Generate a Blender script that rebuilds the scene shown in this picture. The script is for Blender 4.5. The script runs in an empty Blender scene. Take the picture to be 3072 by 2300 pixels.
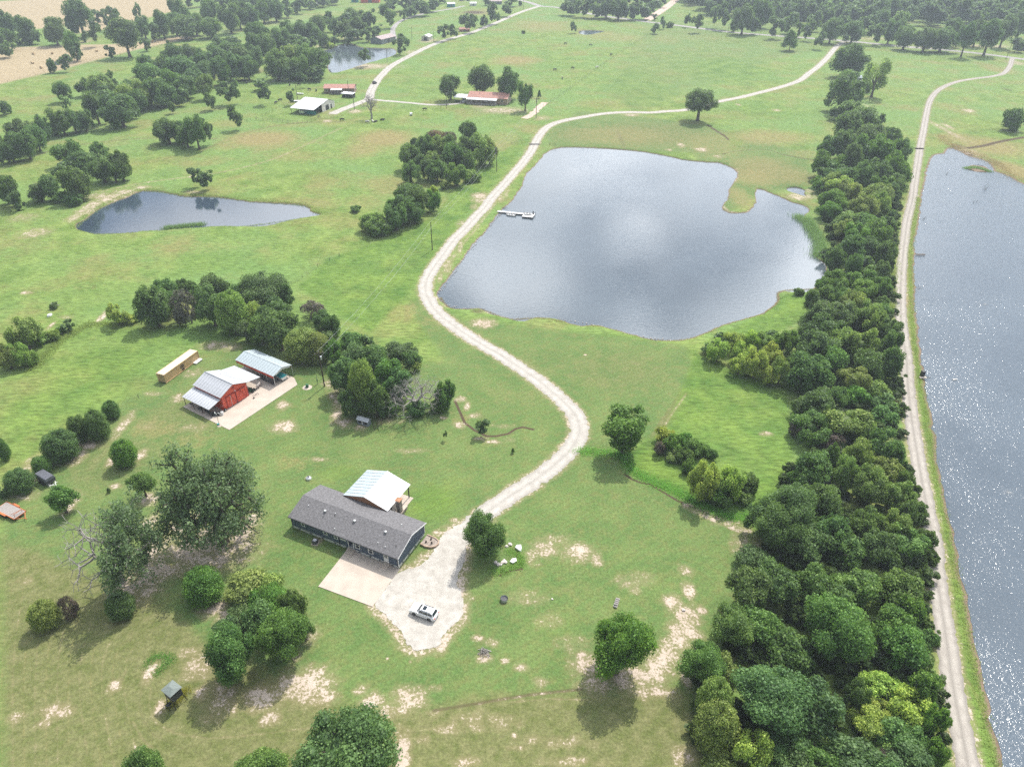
import bpy, bmesh, math, random
import numpy as np
from mathutils import Vector, Matrix, noise as mnoise
from mathutils.geometry import delaunay_2d_cdt
random.seed(7); RNG = np.random.default_rng(7)
S = bpy.context.scene
COL = S.collection
R = math.radians

# ------------------------------------------------------------------ camera
FPX, PITCH, ROLL, CAMZ = 2144.7, 0.602, 0.0073, 101.08
fwd = np.array([0, math.cos(PITCH), -math.sin(PITCH)])
rt0 = np.array([1., 0, 0]); up0 = np.array([0, math.sin(PITCH), math.cos(PITCH)])
rt = rt0*math.cos(ROLL)+up0*math.sin(ROLL); up = -rt0*math.sin(ROLL)+up0*math.cos(ROLL)
cd = bpy.data.cameras.new('camera'); cam = bpy.data.objects.new('camera', cd); COL.objects.link(cam)
cd.sensor_width = 36; cd.lens = 36*FPX/3072; cd.clip_start = 1; cd.clip_end = 20000
cam.matrix_world = Matrix(((rt[0], up[0], -fwd[0], 0), (rt[1], up[1], -fwd[1], 0), (rt[2], up[2], -fwd[2], CAMZ), (0, 0, 0, 1)))
S.camera = cam

# ------------------------------------------------------------------ light
SUN_EL, SUN_AZ = R(54.3), R(27.5)          # azimuth measured from +Y towards +X
w = bpy.data.worlds.new('World'); S.world = w; w.use_nodes = True
nt = w.node_tree; nt.nodes.clear()
def N(t, tp, **k):
    n = t.nodes.new(tp)
    for a, b in k.items(): setattr(n, a, b)
    return n
sky = N(nt, 'ShaderNodeTexSky', sky_type='NISHITA', sun_disc=False, sun_elevation=SUN_EL, sun_rotation=SUN_AZ, altitude=100, air_density=1.0, dust_density=1.5)
bg = N(nt, 'ShaderNodeBackground'); bg.inputs[1].default_value = 0.13
wo = N(nt, 'ShaderNodeOutputWorld')
tc = N(nt, 'ShaderNodeTexCoord')
# cloud layer: project the view direction on a plane overhead
sep = N(nt, 'ShaderNodeSeparateXYZ'); nt.links.new(tc.outputs['Generated'], sep.inputs[0])
mx = N(nt, 'ShaderNodeMath', operation='MAXIMUM'); mx.inputs[1].default_value = 0.02; nt.links.new(sep.outputs[2], mx.inputs[0])
ad = N(nt, 'ShaderNodeMath', operation='ADD'); ad.inputs[1].default_value = 0.12; nt.links.new(mx.outputs[0], ad.inputs[0])
dx = N(nt, 'ShaderNodeMath', operation='DIVIDE'); dy = N(nt, 'ShaderNodeMath', operation='DIVIDE')
nt.links.new(sep.outputs[0], dx.inputs[0]); nt.links.new(ad.outputs[0], dx.inputs[1])
nt.links.new(sep.outputs[1], dy.inputs[0]); nt.links.new(ad.outputs[0], dy.inputs[1])
cb = N(nt, 'ShaderNodeCombineXYZ'); nt.links.new(dx.outputs[0], cb.inputs[0]); nt.links.new(dy.outputs[0], cb.inputs[1])
cb.inputs[2].default_value = 12.9
cn = N(nt, 'ShaderNodeTexNoise'); cn.inputs['Scale'].default_value = 2.1; cn.inputs['Detail'].default_value = 7; cn.inputs['Roughness'].default_value = .55
nt.links.new(cb.outputs[0], cn.inputs['Vector'])
cr = N(nt, 'ShaderNodeMapRange'); cr.interpolation_type = 'SMOOTHSTEP'
cr.inputs['From Min'].default_value = 0.43; cr.inputs['From Max'].default_value = 0.565
nt.links.new(cn.outputs[0], cr.inputs['Value'])
cm = N(nt, 'ShaderNodeMix', data_type='RGBA'); nt.links.new(cr.outputs[0], cm.inputs['Factor'])
nt.links.new(sky.outputs[0], cm.inputs['A'])
# clouds scatter sunlight forward: brighter towards the sun
sdv = N(nt, 'ShaderNodeVectorMath', operation='DOT_PRODUCT'); nt.links.new(tc.outputs['Generated'], sdv.inputs[0])
sdv.inputs[1].default_value = (math.sin(SUN_AZ)*math.cos(SUN_EL), math.cos(SUN_AZ)*math.cos(SUN_EL), math.sin(SUN_EL))
sg = N(nt, 'ShaderNodeMapRange'); sg.interpolation_type = 'SMOOTHSTEP'; sg.inputs['From Min'].default_value = .30; sg.inputs['From Max'].default_value = 1.; sg.inputs['To Min'].default_value = 4.2; sg.inputs['To Max'].default_value = 31
nt.links.new(sdv.outputs['Value'], sg.inputs['Value'])
cn2 = N(nt, 'ShaderNodeTexNoise'); cn2.inputs['Scale'].default_value = 3.2; cn2.inputs['Detail'].default_value = 6; nt.links.new(cb.outputs[0], cn2.inputs['Vector'])
cm2 = N(nt, 'ShaderNodeMapRange'); cm2.inputs['From Min'].default_value = .3; cm2.inputs['From Max'].default_value = .7; cm2.inputs['To Min'].default_value = .65; cm2.inputs['To Max'].default_value = 1.25; nt.links.new(cn2.outputs[0], cm2.inputs['Value'])
cml = N(nt, 'ShaderNodeMath', operation='MULTIPLY'); nt.links.new(sg.outputs[0], cml.inputs[0]); nt.links.new(cm2.outputs[0], cml.inputs[1])
cvm = N(nt, 'ShaderNodeVectorMath', operation='SCALE'); cvm.inputs[0].default_value = (.95, .98, 1.03); nt.links.new(cml.outputs[0], cvm.inputs['Scale']); nt.links.new(cvm.outputs[0], cm.inputs['B'])
nt.links.new(cm.outputs['Result'], bg.inputs[0]); nt.links.new(bg.outputs[0], wo.inputs[0])

sl = bpy.data.lights.new('sun', 'SUN'); sl.energy = 4.6; sl.angle = R(0.53); sl.color = (1, .95, .87)
so = bpy.data.objects.new('sun', sl); COL.objects.link(so)
sd = Vector((math.sin(SUN_AZ)*math.cos(SUN_EL), math.cos(SUN_AZ)*math.cos(SUN_EL), math.sin(SUN_EL)))
so.rotation_euler = sd.to_track_quat('Z', 'Y').to_euler()
S.view_settings.view_transform = 'Standard'; S.view_settings.look = 'None'; S.view_settings.gamma = 1
S.view_settings.use_curve_mapping = False; S.view_settings.exposure = 0.14
S.cycles.max_bounces = 6; S.cycles.diffuse_bounces = 2; S.cycles.glossy_bounces = 2; S.cycles.transmission_bounces = 3
S.cycles.transparent_max_bounces = 4; S.cycles.volume_bounces = 0
S.cycles.caustics_reflective = False; S.cycles.caustics_refractive = False
S.cycles.use_denoising = False
S.cycles.use_adaptive_sampling = True; S.cycles.adaptive_threshold = 0.008

# ------------------------------------------------------------------ survey: crops of the plan -> ground position
K = dict(A=(0, 0, 2.16), B=(1024, 0, 2.16), C=(2048, 0, 2.16), D=(0, 500, 2.16), E=(1024, 500, 2.16), F=(2048, 500, 2.16), G=(0, 1000, 2.16),
         H=(800, 1000, 2.76), I=(0, 1700, 2.16), J=(1024, 1700, 2.16), K=(2048, 1700, 2.16), L=(2048, 1000, 2.16), M=(840, 1380, 3.943),
         N=(440, 1000, 3.95), W=(0, 0, .72), Q=(1700, 1180, 3.456), Z=(0, 1380, 8.28), V=(150, 1400, 4.357), U=(1040, 0, 5.53), T=(820, 220, 6.144),
         R=(1380, 1520, 6.9), O=(1440, 1760, 4.608), S=(1340, 220, 6.9125))
def ray(k, x, y):
    a = K[k]; px = a[0]+x/a[2]; py = a[1]+y/a[2]
    return fwd*FPX+rt*(px-1536)-up*(py-1150)
def P(k, x, y, z=0.):
    d = ray(k, x, y); t = (z-CAMZ)/d[2]
    return np.array([d[0]*t, d[1]*t, z])
def P2(k, x, y, z=0.): p = P(k, x, y, z); return (p[0], p[1])
def mpp(k, x, y):       # metres per crop pixel and depression at a ground point
    p = P(k, x, y); D = math.sqrt(p[0]**2+p[1]**2+CAMZ**2); depth = (p-np.array([0, 0, CAMZ]))@fwd
    return depth/FPX/K[k][2], math.asin(CAMZ/D)

# ------------------------------------------------------------------ helpers
def tag(o, label=None, cat=None, group=None, kind=None):
    if label: o['label'] = label
    if cat: o['category'] = cat
    if group: o['group'] = group
    if kind: o['kind'] = kind
    return o
class MB:
    def __init__(s): s.v = []; s.f = []
    def poly(s, pts): n = len(s.v); s.v += [tuple(map(float, p)) for p in pts]; s.f.append(tuple(range(n, n+len(pts)))); return s
    def box(s, x0, x1, y0, y1, z0, z1):
        n = len(s.v); s.v += [(x, y, z) for z in (z0, z1) for x, y in ((x0, y0), (x1, y0), (x1, y1), (x0, y1))]
        s.f += [(n+3, n+2, n+1, n), (n+4, n+5, n+6, n+7)]+[(n+i, n+(i+1) % 4, n+4+(i+1) % 4, n+4+i) for i in range(4)]; return s
    def hexa(s, b, t):      # bottom 4, top 4 pts
        n = len(s.v); s.v += [tuple(map(float, p)) for p in list(b)+list(t)]; m = len(b)
        s.f += [tuple(range(n+m-1, n-1, -1)), tuple(range(n+m, n+2*m))]+[(n+i, n+(i+1) % m, n+m+(i+1) % m, n+m+i) for i in range(m)]; return s
    def prism(s, prof, y0, y1, ax='y'):     # prof (a,z) extruded along y (or x)
        f = (lambda a, z, t: (a, t, z)) if ax == 'y' else (lambda a, z, t: (t, a, z))
        return s.hexa([f(a, z, y0) for a, z in prof], [f(a, z, y1) for a, z in prof])
    def tube(s, a, b, r0, r1=None, n=6, cap=True):
        a = Vector(a); b = Vector(b); r1 = r0 if r1 is None else r1; d = (b-a)
        if d.length < 1e-6: return s
        d.normalize(); u = d.orthogonal().normalized(); v = d.cross(u); k = len(s.v)
        for p, r in ((a, r0), (b, r1)):
            for i in range(n):
                t = 2*math.pi*i/n; s.v.append(tuple(p+u*math.cos(t)*r+v*math.sin(t)*r))
        s.f += [(k+i, k+(i+1) % n, k+n+(i+1) % n, k+n+i) for i in range(n)]
        if cap: s.f += [tuple(range(k+n-1, k-1, -1)), tuple(range(k+n, k+2*n))]
        return s
    def mesh(s, name, m):
        me = bpy.data.meshes.new(name); me.from_pydata(s.v, [], s.f)
        if m: me.materials.append(m)
        bm = bmesh.new(); bm.from_mesh(me); bmesh.ops.recalc_face_normals(bm, faces=bm.faces); bm.to_mesh(me); bm.free()
        return me
    def build(s, name, m, parent=None, smooth=False, bevel=0):
        me = s.mesh(name, m)
        if smooth: me.shade_smooth()
        o = obj(name, me, parent)
        if bevel:
            b = o.modifiers.new('b', 'BEVEL'); b.width = bevel; b.segments = 2
        return o
def obj(name, me, parent=None):
    o = bpy.data.objects.new(name, me); COL.objects.link(o)
    if parent: o.parent = parent
    return o
def empty(name, loc, rz=0):
    o = bpy.data.objects.new(name, None); COL.objects.link(o)
    o.location = (loc[0], loc[1], loc[2] if len(loc) > 2 else 0); o.rotation_euler = (0, 0, rz); o.empty_display_size = .3
    return o
KIDS = {}
def copy_tree(o, parent=None):
    c = o.copy(); COL.objects.link(c)
    if parent: c.parent = parent
    for ch in list(o.children): copy_tree(ch, c)
    return c

# ------------------------------------------------------------------ materials
def srgb(r, g, b): return tuple(((c/255)/12.92 if c <= 10 else ((c/255+.055)/1.055)**2.4) for c in (r, g, b))+(1,)
def mat(name, col, rough=.7, metal=0, var=.12, scale=3., bump=0, bscale=20., spec=.4, col2=None, stretch=None):
    m = bpy.data.materials.new(name); m.use_nodes = True; t = m.node_tree; b = t.nodes['Principled BSDF']
    b.inputs['Roughness'].default_value = rough; b.inputs['Metallic'].default_value = metal; b.inputs['Specular IOR Level'].default_value = spec
    g = N(t, 'ShaderNodeTexCoord'); n = N(t, 'ShaderNodeTexNoise'); n.inputs['Scale'].default_value = scale; n.inputs['Detail'].default_value = 5
    src = g.outputs['Object']
    if stretch:
        mp = N(t, 'ShaderNodeMapping'); mp.inputs['Scale'].default_value = stretch; t.links.new(src, mp.inputs[0]); src = mp.outputs[0]
    t.links.new(src, n.inputs['Vector'])
    mr = N(t, 'ShaderNodeMapRange'); mr.inputs['From Min'].default_value = .3; mr.inputs['From Max'].default_value = .7; t.links.new(n.outputs[0], mr.inputs['Value'])
    mi = N(t, 'ShaderNodeMix', data_type='RGBA'); t.links.new(mr.outputs[0], mi.inputs['Factor'])
    mi.inputs['A'].default_value = tuple(c*(1-var) for c in col[:3])+(1,); mi.inputs['B'].default_value = col2 or tuple(min(1, c*(1+var)) for c in col[:3])+(1,)
    t.links.new(mi.outputs['Result'], b.inputs['Base Color'])
    if bump:
        n2 = N(t, 'ShaderNodeTexNoise'); n2.inputs['Scale'].default_value = bscale; n2.inputs['Detail'].default_value = 4; t.links.new(src, n2.inputs['Vector'])
        bp = N(t, 'ShaderNodeBump'); bp.inputs['Strength'].default_value = bump; bp.inputs['Distance'].default_value = .05; t.links.new(n2.outputs[0], bp.inputs['Height']); t.links.new(bp.outputs[0], b.inputs['Normal'])
    return m
M = {}
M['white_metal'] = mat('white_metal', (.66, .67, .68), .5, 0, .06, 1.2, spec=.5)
M['galv'] = mat('galvanised_roof', (.46, .475, .50), .5, .1, .12, .8, spec=.5, stretch=(1, .2, 1))
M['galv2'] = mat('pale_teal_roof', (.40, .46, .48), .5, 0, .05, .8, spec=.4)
M['red'] = mat('red_siding', (.62, .085, .045), .5, 0, .12, 2.5)
M['red_trim'] = mat('dark_red_trim', (.28, .03, .025), .55, 0, .15)
M['shingle'] = mat('grey_shingle', (.150, .146, .15), .9, 0, .30, 3.2, .6, 9, .2)
M['blue'] = mat('blue_siding', (.085, .115, .165), .65, 0, .1, 1, .25, 14, stretch=(3, 3, .1))
M['white'] = mat('white_paint', (.78, .78, .77), .5, 0, .05)
M['skirt'] = mat('cream_skirting', (.66, .66, .62), .7, 0, .12, 2)
M['glass'] = mat('dark_glass', (.02, .03, .035), .08, 0, .2, 1, spec=.8)
M['black'] = mat('black_metal', (.02, .02, .022), .5, 0, .2)
M['dark'] = mat('dark_grey', (.06, .062, .068), .6, 0, .2)
M['concrete'] = mat('pale_concrete', (.46, .395, .33), .85, 0, .10, .5, .15, 8)
M['stone'] = mat('stacked_stone', (.30, .25, .21), .85, 0, .35, 2.4, .6, 6)
M['wood'] = mat('cedar_wood', (.34, .17, .09), .7, 0, .2, 2)
M['greywood'] = mat('weathered_wood', (.32, .29, .27), .85, 0, .25, 4, stretch=(1, 6, 1))
M['pole'] = mat('pole_wood', (.07, .05, .038), .85, 0, .2, 3)
M['tan'] = mat('tan_container', (.58, .40, .21), .55, 0, .12, .6)
M['tan_top'] = mat('pale_tan_roof', (.74, .60, .42), .55, 0, .12, .5)  # paler tan than the container sides
M['red_roof'] = mat('faded_red_roof', (.38, .19, .145), .7, 0, .2, 1.2)
M['brick'] = mat('brown_brick', (.25, .17, .14), .85, 0, .15, 3)
M['tanbrick'] = mat('tan_brick', (.42, .31, .23), .85, 0, .15, 3)
M['grey_siding'] = mat('grey_siding', (.21, .235, .27), .7, 0, .08)
M['brown_roof'] = mat('pinkish_brown_roof', (.36, .29, .28), .8, 0, .12)
M['cream'] = mat('cream_metal', (.62, .60, .56), .6, 0, .06)
M['rust'] = mat('rusty_orange', (.50, .15, .05), .7, 0, .3, 2)
M['bark'] = mat('bark', (.10, .078, .06), .9, 0, .3, 6)
M['deadbark'] = mat('dead_bark', (.33, .305, .285), .85, 0, .2, 5)
M['carwhite'] = mat('white_car_paint', (.85, .85, .86), .18, 0, .02, 1, spec=.6)
M['tyre'] = mat('tyre_rubber', (.015, .015, .016), .8)
M['teal'] = mat('teal_paint', (.03, .28, .30), .5)
M['green_box'] = mat('green_box', (.03, .13, .06), .6)
M['tarp'] = mat('grey_tarp', (.10, .105, .125), .55, 0, .15, 2)
M['hay'] = mat('hay', (.50, .38, .22), .95, 0, .2, 4)
M['cowblack'] = mat('black_hide', (.012, .011, .011), .7)
M['cowwhite'] = mat('white_hide', (.68, .64, .58), .8)
M['alu'] = mat('aluminium', (.62, .64, .66), .35, .5, .06)
M['rock'] = mat('pale_rock', (.55, .50, .46), .9, 0, .25, 3, .5, 8)
M['wire'] = mat('wire', (.10, .10, .10), .5)
M['mesh_grey'] = mat('blind_roof_green', (.17, .20, .185), .7)

def vec_noise(t, src, scale, detail=5, rough=.55, w=None, stretch=None, rot=0):
    if stretch or rot:
        mp = N(t, 'ShaderNodeMapping'); mp.inputs['Scale'].default_value = stretch or (1, 1, 1); mp.inputs['Rotation'].default_value = (0, 0, rot); t.links.new(src, mp.inputs[0]); src = mp.outputs[0]
    n = N(t, 'ShaderNodeTexNoise'); n.inputs['Scale'].default_value = scale; n.inputs['Detail'].default_value = detail; n.inputs['Roughness'].default_value = rough
    t.links.new(src, n.inputs['Vector']); return n.outputs[0]
def mrange(t, s, a, b, c=0., d=1., smooth=False):
    n = N(t, 'ShaderNodeMapRange'); n.interpolation_type = 'SMOOTHSTEP' if smooth else 'LINEAR'
    for i, v in (('From Min', a), ('From Max', b), ('To Min', c), ('To Max', d)): n.inputs[i].default_value = v
    t.links.new(s, n.inputs['Value']); return n.outputs[0]
def mth(t, op, a, b=None):
    n = N(t, 'ShaderNodeMath', operation=op)
    for i, x in enumerate((a, b)):
        if x is None: continue
        if isinstance(x, (int, float)): n.inputs[i].default_value = x
        else: t.links.new(x, n.inputs[i])
    return n.outputs[0]
def mixc(t, f, a, b, blend='MIX'):
    n = N(t, 'ShaderNodeMix', data_type='RGBA', blend_type=blend)
    for i, x in (('Factor', f), ('A', a), ('B', b)):
        if isinstance(x, (int, float)): n.inputs[i].default_value = x
        elif isinstance(x, tuple): n.inputs[i].default_value = x if len(x) == 4 else x+(1,)
        else: t.links.new(x, n.inputs[i])
    return n.outputs['Result']

# ------------------------------------------------------------------ shorelines, roads (plan data)
MAIN = [('B', 1500, 950), ('B', 1400, 957), ('B', 1330, 985), ('B', 1290, 1030), ('B', 1200, 1130), ('B', 1180, 1190), ('B', 1115, 1285), ('E', 1020, 300), ('E', 940, 410),
        ('E', 870, 480), ('E', 800, 580), ('E', 740, 660), ('E', 690, 730), ('E', 632, 800), ('E', 630, 835), ('E', 660, 872), ('E', 720, 905), ('E', 820, 915), ('E', 900, 908), ('E', 990, 950),
        ('E', 1080, 970), ('E', 1180, 988), ('E', 1260, 968), ('E', 1400, 975), ('E', 1530, 1018), ('E', 1640, 1015), ('E', 1750, 1040), ('E', 1880, 1075), ('E', 2010, 1110), ('E', 2150, 1118),
        ('F', 40, 1105), ('F', 150, 1065), ('F', 270, 1015), ('F', 400, 975), ('F', 490, 950), ('F', 560, 910), ('F', 612, 865), ('F', 618, 820), ('F', 650, 797), ('F', 740, 803), ('F', 800, 800),
        ('F', 860, 770), ('F', 915, 710), ('F', 928, 650), ('F', 915, 615), ('F', 875, 590), ('F', 862, 560), ('F', 880, 500), ('F', 860, 450), ('F', 830, 410), ('F', 800, 360), ('F', 790, 310), ('F', 815, 262),
        ('F', 700, 220), ('F', 620, 185), ('F', 545, 155), ('F', 490, 140), ('F', 476, 180), ('F', 478, 230), ('F', 430, 285), ('F', 340, 297), ('F', 280, 285), ('F', 255, 255), ('F', 292, 190), ('F', 298, 140),
        ('C', 350, 1140), ('C', 340, 1100), ('C', 290, 1070), ('C', 230, 1050), ('C', 180, 1048), ('C', 90, 1040), ('C', 0, 1030), ('B', 2100, 1005), ('B', 1990, 985), ('B', 1850, 968), ('B', 1700, 958)]
LEFT = [('D',)+p for p in [(500, 365), (560, 330), (640, 270), (740, 225), (830, 190), (880, 165), (940, 152), (1060, 160), (1180, 185), (1260, 190), (1360, 190), (1470, 200), (1620, 222), (1800, 232),
        (1940, 240), (2000, 262), (2010, 285), (2070, 305), (1960, 325), (1800, 360), (1700, 378), (1560, 380), (1440, 378), (1330, 385), (1180, 395), (1060, 405), (930, 412), (800, 425), (640, 430), (560, 415), (500, 395)]]
FARP = [('B', 345, 350), ('B', 240, 385), ('B', 150, 410), ('B', 60, 440), ('B', 0, 458), ('A', 2150, 468), ('A', 2125, 430), ('A', 2140, 390), ('A', 2080, 355), ('A', 2040, 335), ('A', 2130, 318),
        ('B', 0, 288), ('B', 60, 283), ('B', 130, 305), ('B', 240, 310), ('B', 335, 315)]
TINY = [('B',)+p for p in [(1545, 200), (1600, 195), (1700, 200), (1660, 212), (1590, 225), (1550, 218)]]
TIN2 = [('A',)+p for p in [(355, 395), (375, 392), (385, 405), (377, 422), (358, 420)]]
PUDD = [('C',)+p for p in [(680, 1215), (730, 1208), (790, 1225), (785, 1248), (800, 1268), (750, 1255), (690, 1235)]]
LAKE = [('C', 1575, 1180), ('C', 1600, 1060), ('C', 1640, 1000), ('C', 1700, 990), ('C', 1735, 955), ('C', 1790, 972), ('C', 1850, 1005), ('C', 1950, 1030), ('C', 2000, 1060), ('C', 2015, 1100), ('C', 2100, 1130), ('C', 2212, 1190),
        ('C', 2450, 1330), ('C', 3100, 1500), ('L', 4200, 900), ('K', 4400, 800), ('K', 3600, 1900), ('K', 2170, 1800), ('K', 2130, 1500), ('K', 2100, 1296), ('K', 2078, 1200), ('K', 2030, 1030), ('K', 1990, 850), ('K', 1950, 660), ('K', 1915, 480),
        ('K', 1870, 280), ('K', 1835, 100), ('L', 1805, 1500), ('L', 1790, 1350), ('L', 1765, 1250), ('L', 1730, 1100), ('L', 1700, 1000), ('L', 1680, 850), ('L', 1650, 700), ('L', 1635, 580), ('L', 1600, 420), ('L', 1580, 300),
        ('L', 1560, 180), ('F', 1558, 1296), ('F', 1550, 1200), ('F', 1535, 1100), ('F', 1530, 1000), ('F', 1515, 900), ('F', 1520, 800), ('F', 1510, 700), ('F', 1508, 620), ('F', 1510, 560), ('F', 1507, 490), ('F', 1520, 430), ('F', 1540, 330), ('F', 1555, 200)]
ISLE = [('C',)+p for p in [(1835, 1085), (1880, 1062), (1930, 1058), (1990, 1095), (1960, 1112), (1900, 1105)]]
DRIVE = [('C',)+p for p in [(1045, 272), (1000, 300), (940, 370), (880, 430), (820, 475), (770, 515), (700, 545), (600, 575), (480, 605), (380, 630), (230, 660), (120, 690), (0, 715)]] + \
        [('B',)+p for p in [(2100, 722), (2000, 730), (1850, 728), (1700, 737), (1560, 760), (1430, 785), (1340, 820), (1290, 870), (1260, 920), (1230, 980), (1180, 1050), (1120, 1120), (1050, 1200), (975, 1282)]] + \
        [('E',)+p for p in [(930, 265), (880, 315), (810, 395), (730, 475), (660, 570), (600, 650), (556, 730), (545, 800), (570, 870), (620, 940), (700, 1010), (800, 1080), (900, 1145), (1020, 1212), (1100, 1265)]] + \
        [('W',)+p for p in [(1150, 812), (1200, 852), (1237, 888), (1251, 918), (1248, 945), (1228, 975), (1190, 1010), (1150, 1040), (1100, 1072), (1062, 1098), (1035, 1120), (1005, 1150), (975, 1185), (945, 1225)]]
LANE = [('C',)+p for p in [(2135, 380), (2120, 430), (2080, 475), (2010, 495), (1880, 512), (1780, 530), (1700, 560), (1640, 600), (1600, 660), (1580, 740), (1560, 850), (1540, 950), (1525, 1050), (1505, 1170), (1490, 1290)]] + \
       [('F',)+p for p in [(1470, 290), (1452, 370), (1440, 470), (1425, 600), (1415, 720), (1412, 850), (1415, 980), (1430, 1120), (1450, 1240)]] + \
       [('L',)+p for p in [(1455, 250), (1465, 400), (1490, 600), (1510, 720), (1540, 900), (1570, 1060), (1600, 1220), (1635, 1390)]] + \
       [('K',)+p for p in [(1645, 50), (1668, 200), (1690, 350), (1712, 500), (1740, 700), (1775, 900), (1815, 1100), (1850, 1296), (1885, 1500), (1915, 1700)]]
PAVED = [('B',)+p for p in [(1000, -25), (1190, 10), (1290, 40), (1400, 50), (1550, 80), (1700, 105), (1850, 125), (2000, 145), (2212, 170)]]+[('C',)+p for p in [(150, 190), (300, 208), (500, 225), (700, 240), (850, 250), (1000, 262), (1150, 275), (1400, 300), (1700, 325), (1900, 345), (2100, 370), (2212, 385), (2500, 420)]]
SIDE = [('B',)+p for p in [(2230, -30), (2170, 0), (2090, 60), (1975, 133)]]
ROAD1 = [('B',)+p for p in [(1280, 42), (1150, 85), (1000, 150), (850, 210), (680, 260), (560, 305), (430, 370), (330, 425), (260, 490), (215, 550), (190, 600), (178, 640), (130, 662), (60, 690), (0, 712), (-60, 740)]]
BRAN = [('B',)+p for p in [(185, 645), (300, 655), (450, 668), (600, 680), (750, 672), (820, 655)]]
TRACK = [('B',)+p for p in [(345, 255), (335, 190), (380, 140), (460, 110), (560, 85), (700, 60), (800, 40)]]
SANDP = [('B',)+p for p in [(1185, 768), (1230, 745), (1280, 700), (1320, 665)]]
def catmull(pts, closed, step):
    pts = [np.array(p[:2], float) for p in pts]; n = len(pts); out = []
    rng = range(n) if closed else range(n-1)
    for i in rng:
        if closed: a, b, c, d = pts[i-1], pts[i], pts[(i+1) % n], pts[(i+2) % n]
        else: a, b, c, d = pts[max(i-1, 0)], pts[i], pts[i+1], pts[min(i+2, n-1)]
        L = np.linalg.norm(c-b); m = max(1, int(L/step))
        for j in range(m):
            t = j/m; out.append(.5*((2*b)+(-a+c)*t+(2*a-5*b+4*c-d)*t*t+(-a+3*b-3*c+d)*t**3))
    if not closed: out.append(pts[-1])
    return np.array(out)
def shore(data, step, jit):
    p = catmull([P(*q) for q in data], True, step)
    for i in range(len(p)):
        v = mnoise.noise_vector(Vector((p[i][0]*.45, p[i][1]*.45, 0)))*jit+mnoise.noise_vector(Vector((p[i][0]*1.7, p[i][1]*1.7, 4)))*jit*.5
        p[i] += (v[0], v[1])
    a = np.sum(p[:, 0]*np.roll(p[:, 1], -1)-np.roll(p[:, 0], -1)*p[:, 1])
    return p if a > 0 else p[::-1]
PONDS = {'main': (shore(MAIN, 1.2, .55), 1.3), 'left': (shore(LEFT, 1.2, .6), 1.2), 'far': (shore(FARP, 3, .6), 2.), 'tiny': (shore(TINY, 4, .3), 2.), 'tin2': (shore(TIN2, 3, .3), 1.5),
         'pudd': (shore(PUDD, 1.5, .3), .6), 'lake': (shore(LAKE, 1.4, .7), 2.6)}
ISLEP = shore(ISLE, 1.5, .4)
def sdist(Q, poly):
    """signed distance, positive outside"""
    a = poly; b = np.roll(poly, -1, 0); best = np.full(len(Q), 1e9); ins = np.zeros(len(Q), bool)
    for i in range(0, len(Q), 4000):
        q = Q[i:i+4000, None, :]; e = (b-a)[None]; w_ = q-a[None]
        t = np.clip((w_*e).sum(-1)/np.maximum((e*e).sum(-1), 1e-9), 0, 1)
        best[i:i+4000] = np.sqrt(((w_-e*t[..., None])**2).sum(-1).min(1))
        c = ((a[None, :, 1] > q[..., 1]) != (b[None, :, 1] > q[..., 1])) & (q[..., 0] < (b-a)[None, :, 0]*(q[..., 1]-a[None, :, 1])/np.where((b-a)[None, :, 1] == 0, 1e-9, (b-a)[None, :, 1])+a[None, :, 0])
        ins[i:i+4000] = c.sum(1) % 2 == 1
    return np.where(ins, -best, best)
def gheight(Q):
    z = np.zeros(len(Q))
    for nm, (poly, bw) in PONDS.items():
        lo = poly.min(0)-8; hi = poly.max(0)+8
        s_ = np.all((Q > lo) & (Q < hi), 1)
        if not s_.any(): continue
        d = sdist(Q[s_], poly); t = np.clip(d/bw, 0, 1)
        zz = np.where(d > 0, -.62*(1-t)**1.4, -.62-np.minimum(-d*.45, 1.6))
        z[s_] = np.minimum(z[s_], zz)
    lo = ISLEP.min(0)-4; hi = ISLEP.max(0)+4; s_ = np.all((Q > lo) & (Q < hi), 1)
    if s_.any():
        d = sdist(Q[s_], ISLEP); z[s_] = np.maximum(z[s_], np.where(d < 0, np.minimum(-.35, -.5-d*.1), -.5-d))
    return z
def make_ground():
    pts = []; edges = []
    for nm, (poly, bw) in PONDS.items():
        n0 = len(pts); n = len(poly)
        pts += [tuple(p) for p in poly]; edges += [(n0+i, n0+(i+1) % n) for i in range(n)]
        tn = np.roll(poly, -1, 0)-np.roll(poly, 1, 0); tn /= np.linalg.norm(tn, axis=1)[:, None]+1e-9; nr = np.stack([tn[:, 1], -tn[:, 0]], 1)
        for off in (bw*.35, bw*.7, bw*1.05, -.8, -2.5):
            q = poly+nr*off; s_ = sdist(q, poly); keep = np.abs(s_-off) < abs(off)*.25
            pts += [tuple(p) for p in q[keep][::(1 if 0 < off else 2)]]
    pts += [tuple(p) for p in ISLEP]
    g = []
    g += [(x, y) for x in np.arange(-190, 200, 8.) for y in np.arange(20, 360, 8.)]
    g += [(x, y) for x in np.arange(-1000, 1001, 40.) for y in np.arange(-200, 1400, 40.) if not (-190 < x < 200 and 20 < y < 360)]
    g += [(x, y) for x in np.arange(-6000, 6001, 600.) for y in np.arange(-3000, 9001, 600.) if not (-1000 < x < 1000 and -200 < y < 1400)]
    pts += [(a+.01*random.random(), b+.01*random.random()) for a, b in g]
    r = delaunay_2d_cdt([Vector(p) for p in pts], edges, [], 0, 1e-4)
    V = np.array([(v[0], v[1]) for v in r[0]]); Z = gheight(V)
    me = bpy.data.meshes.new('ground'); me.from_pydata([(a[0], a[1], z) for a, z in zip(V, Z)], [], [tuple(f) for f in r[2]])
    me.update()
    if me.polygons[0].normal.z < 0: me.flip_normals()
    me.shade_smooth()
    return me

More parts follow.
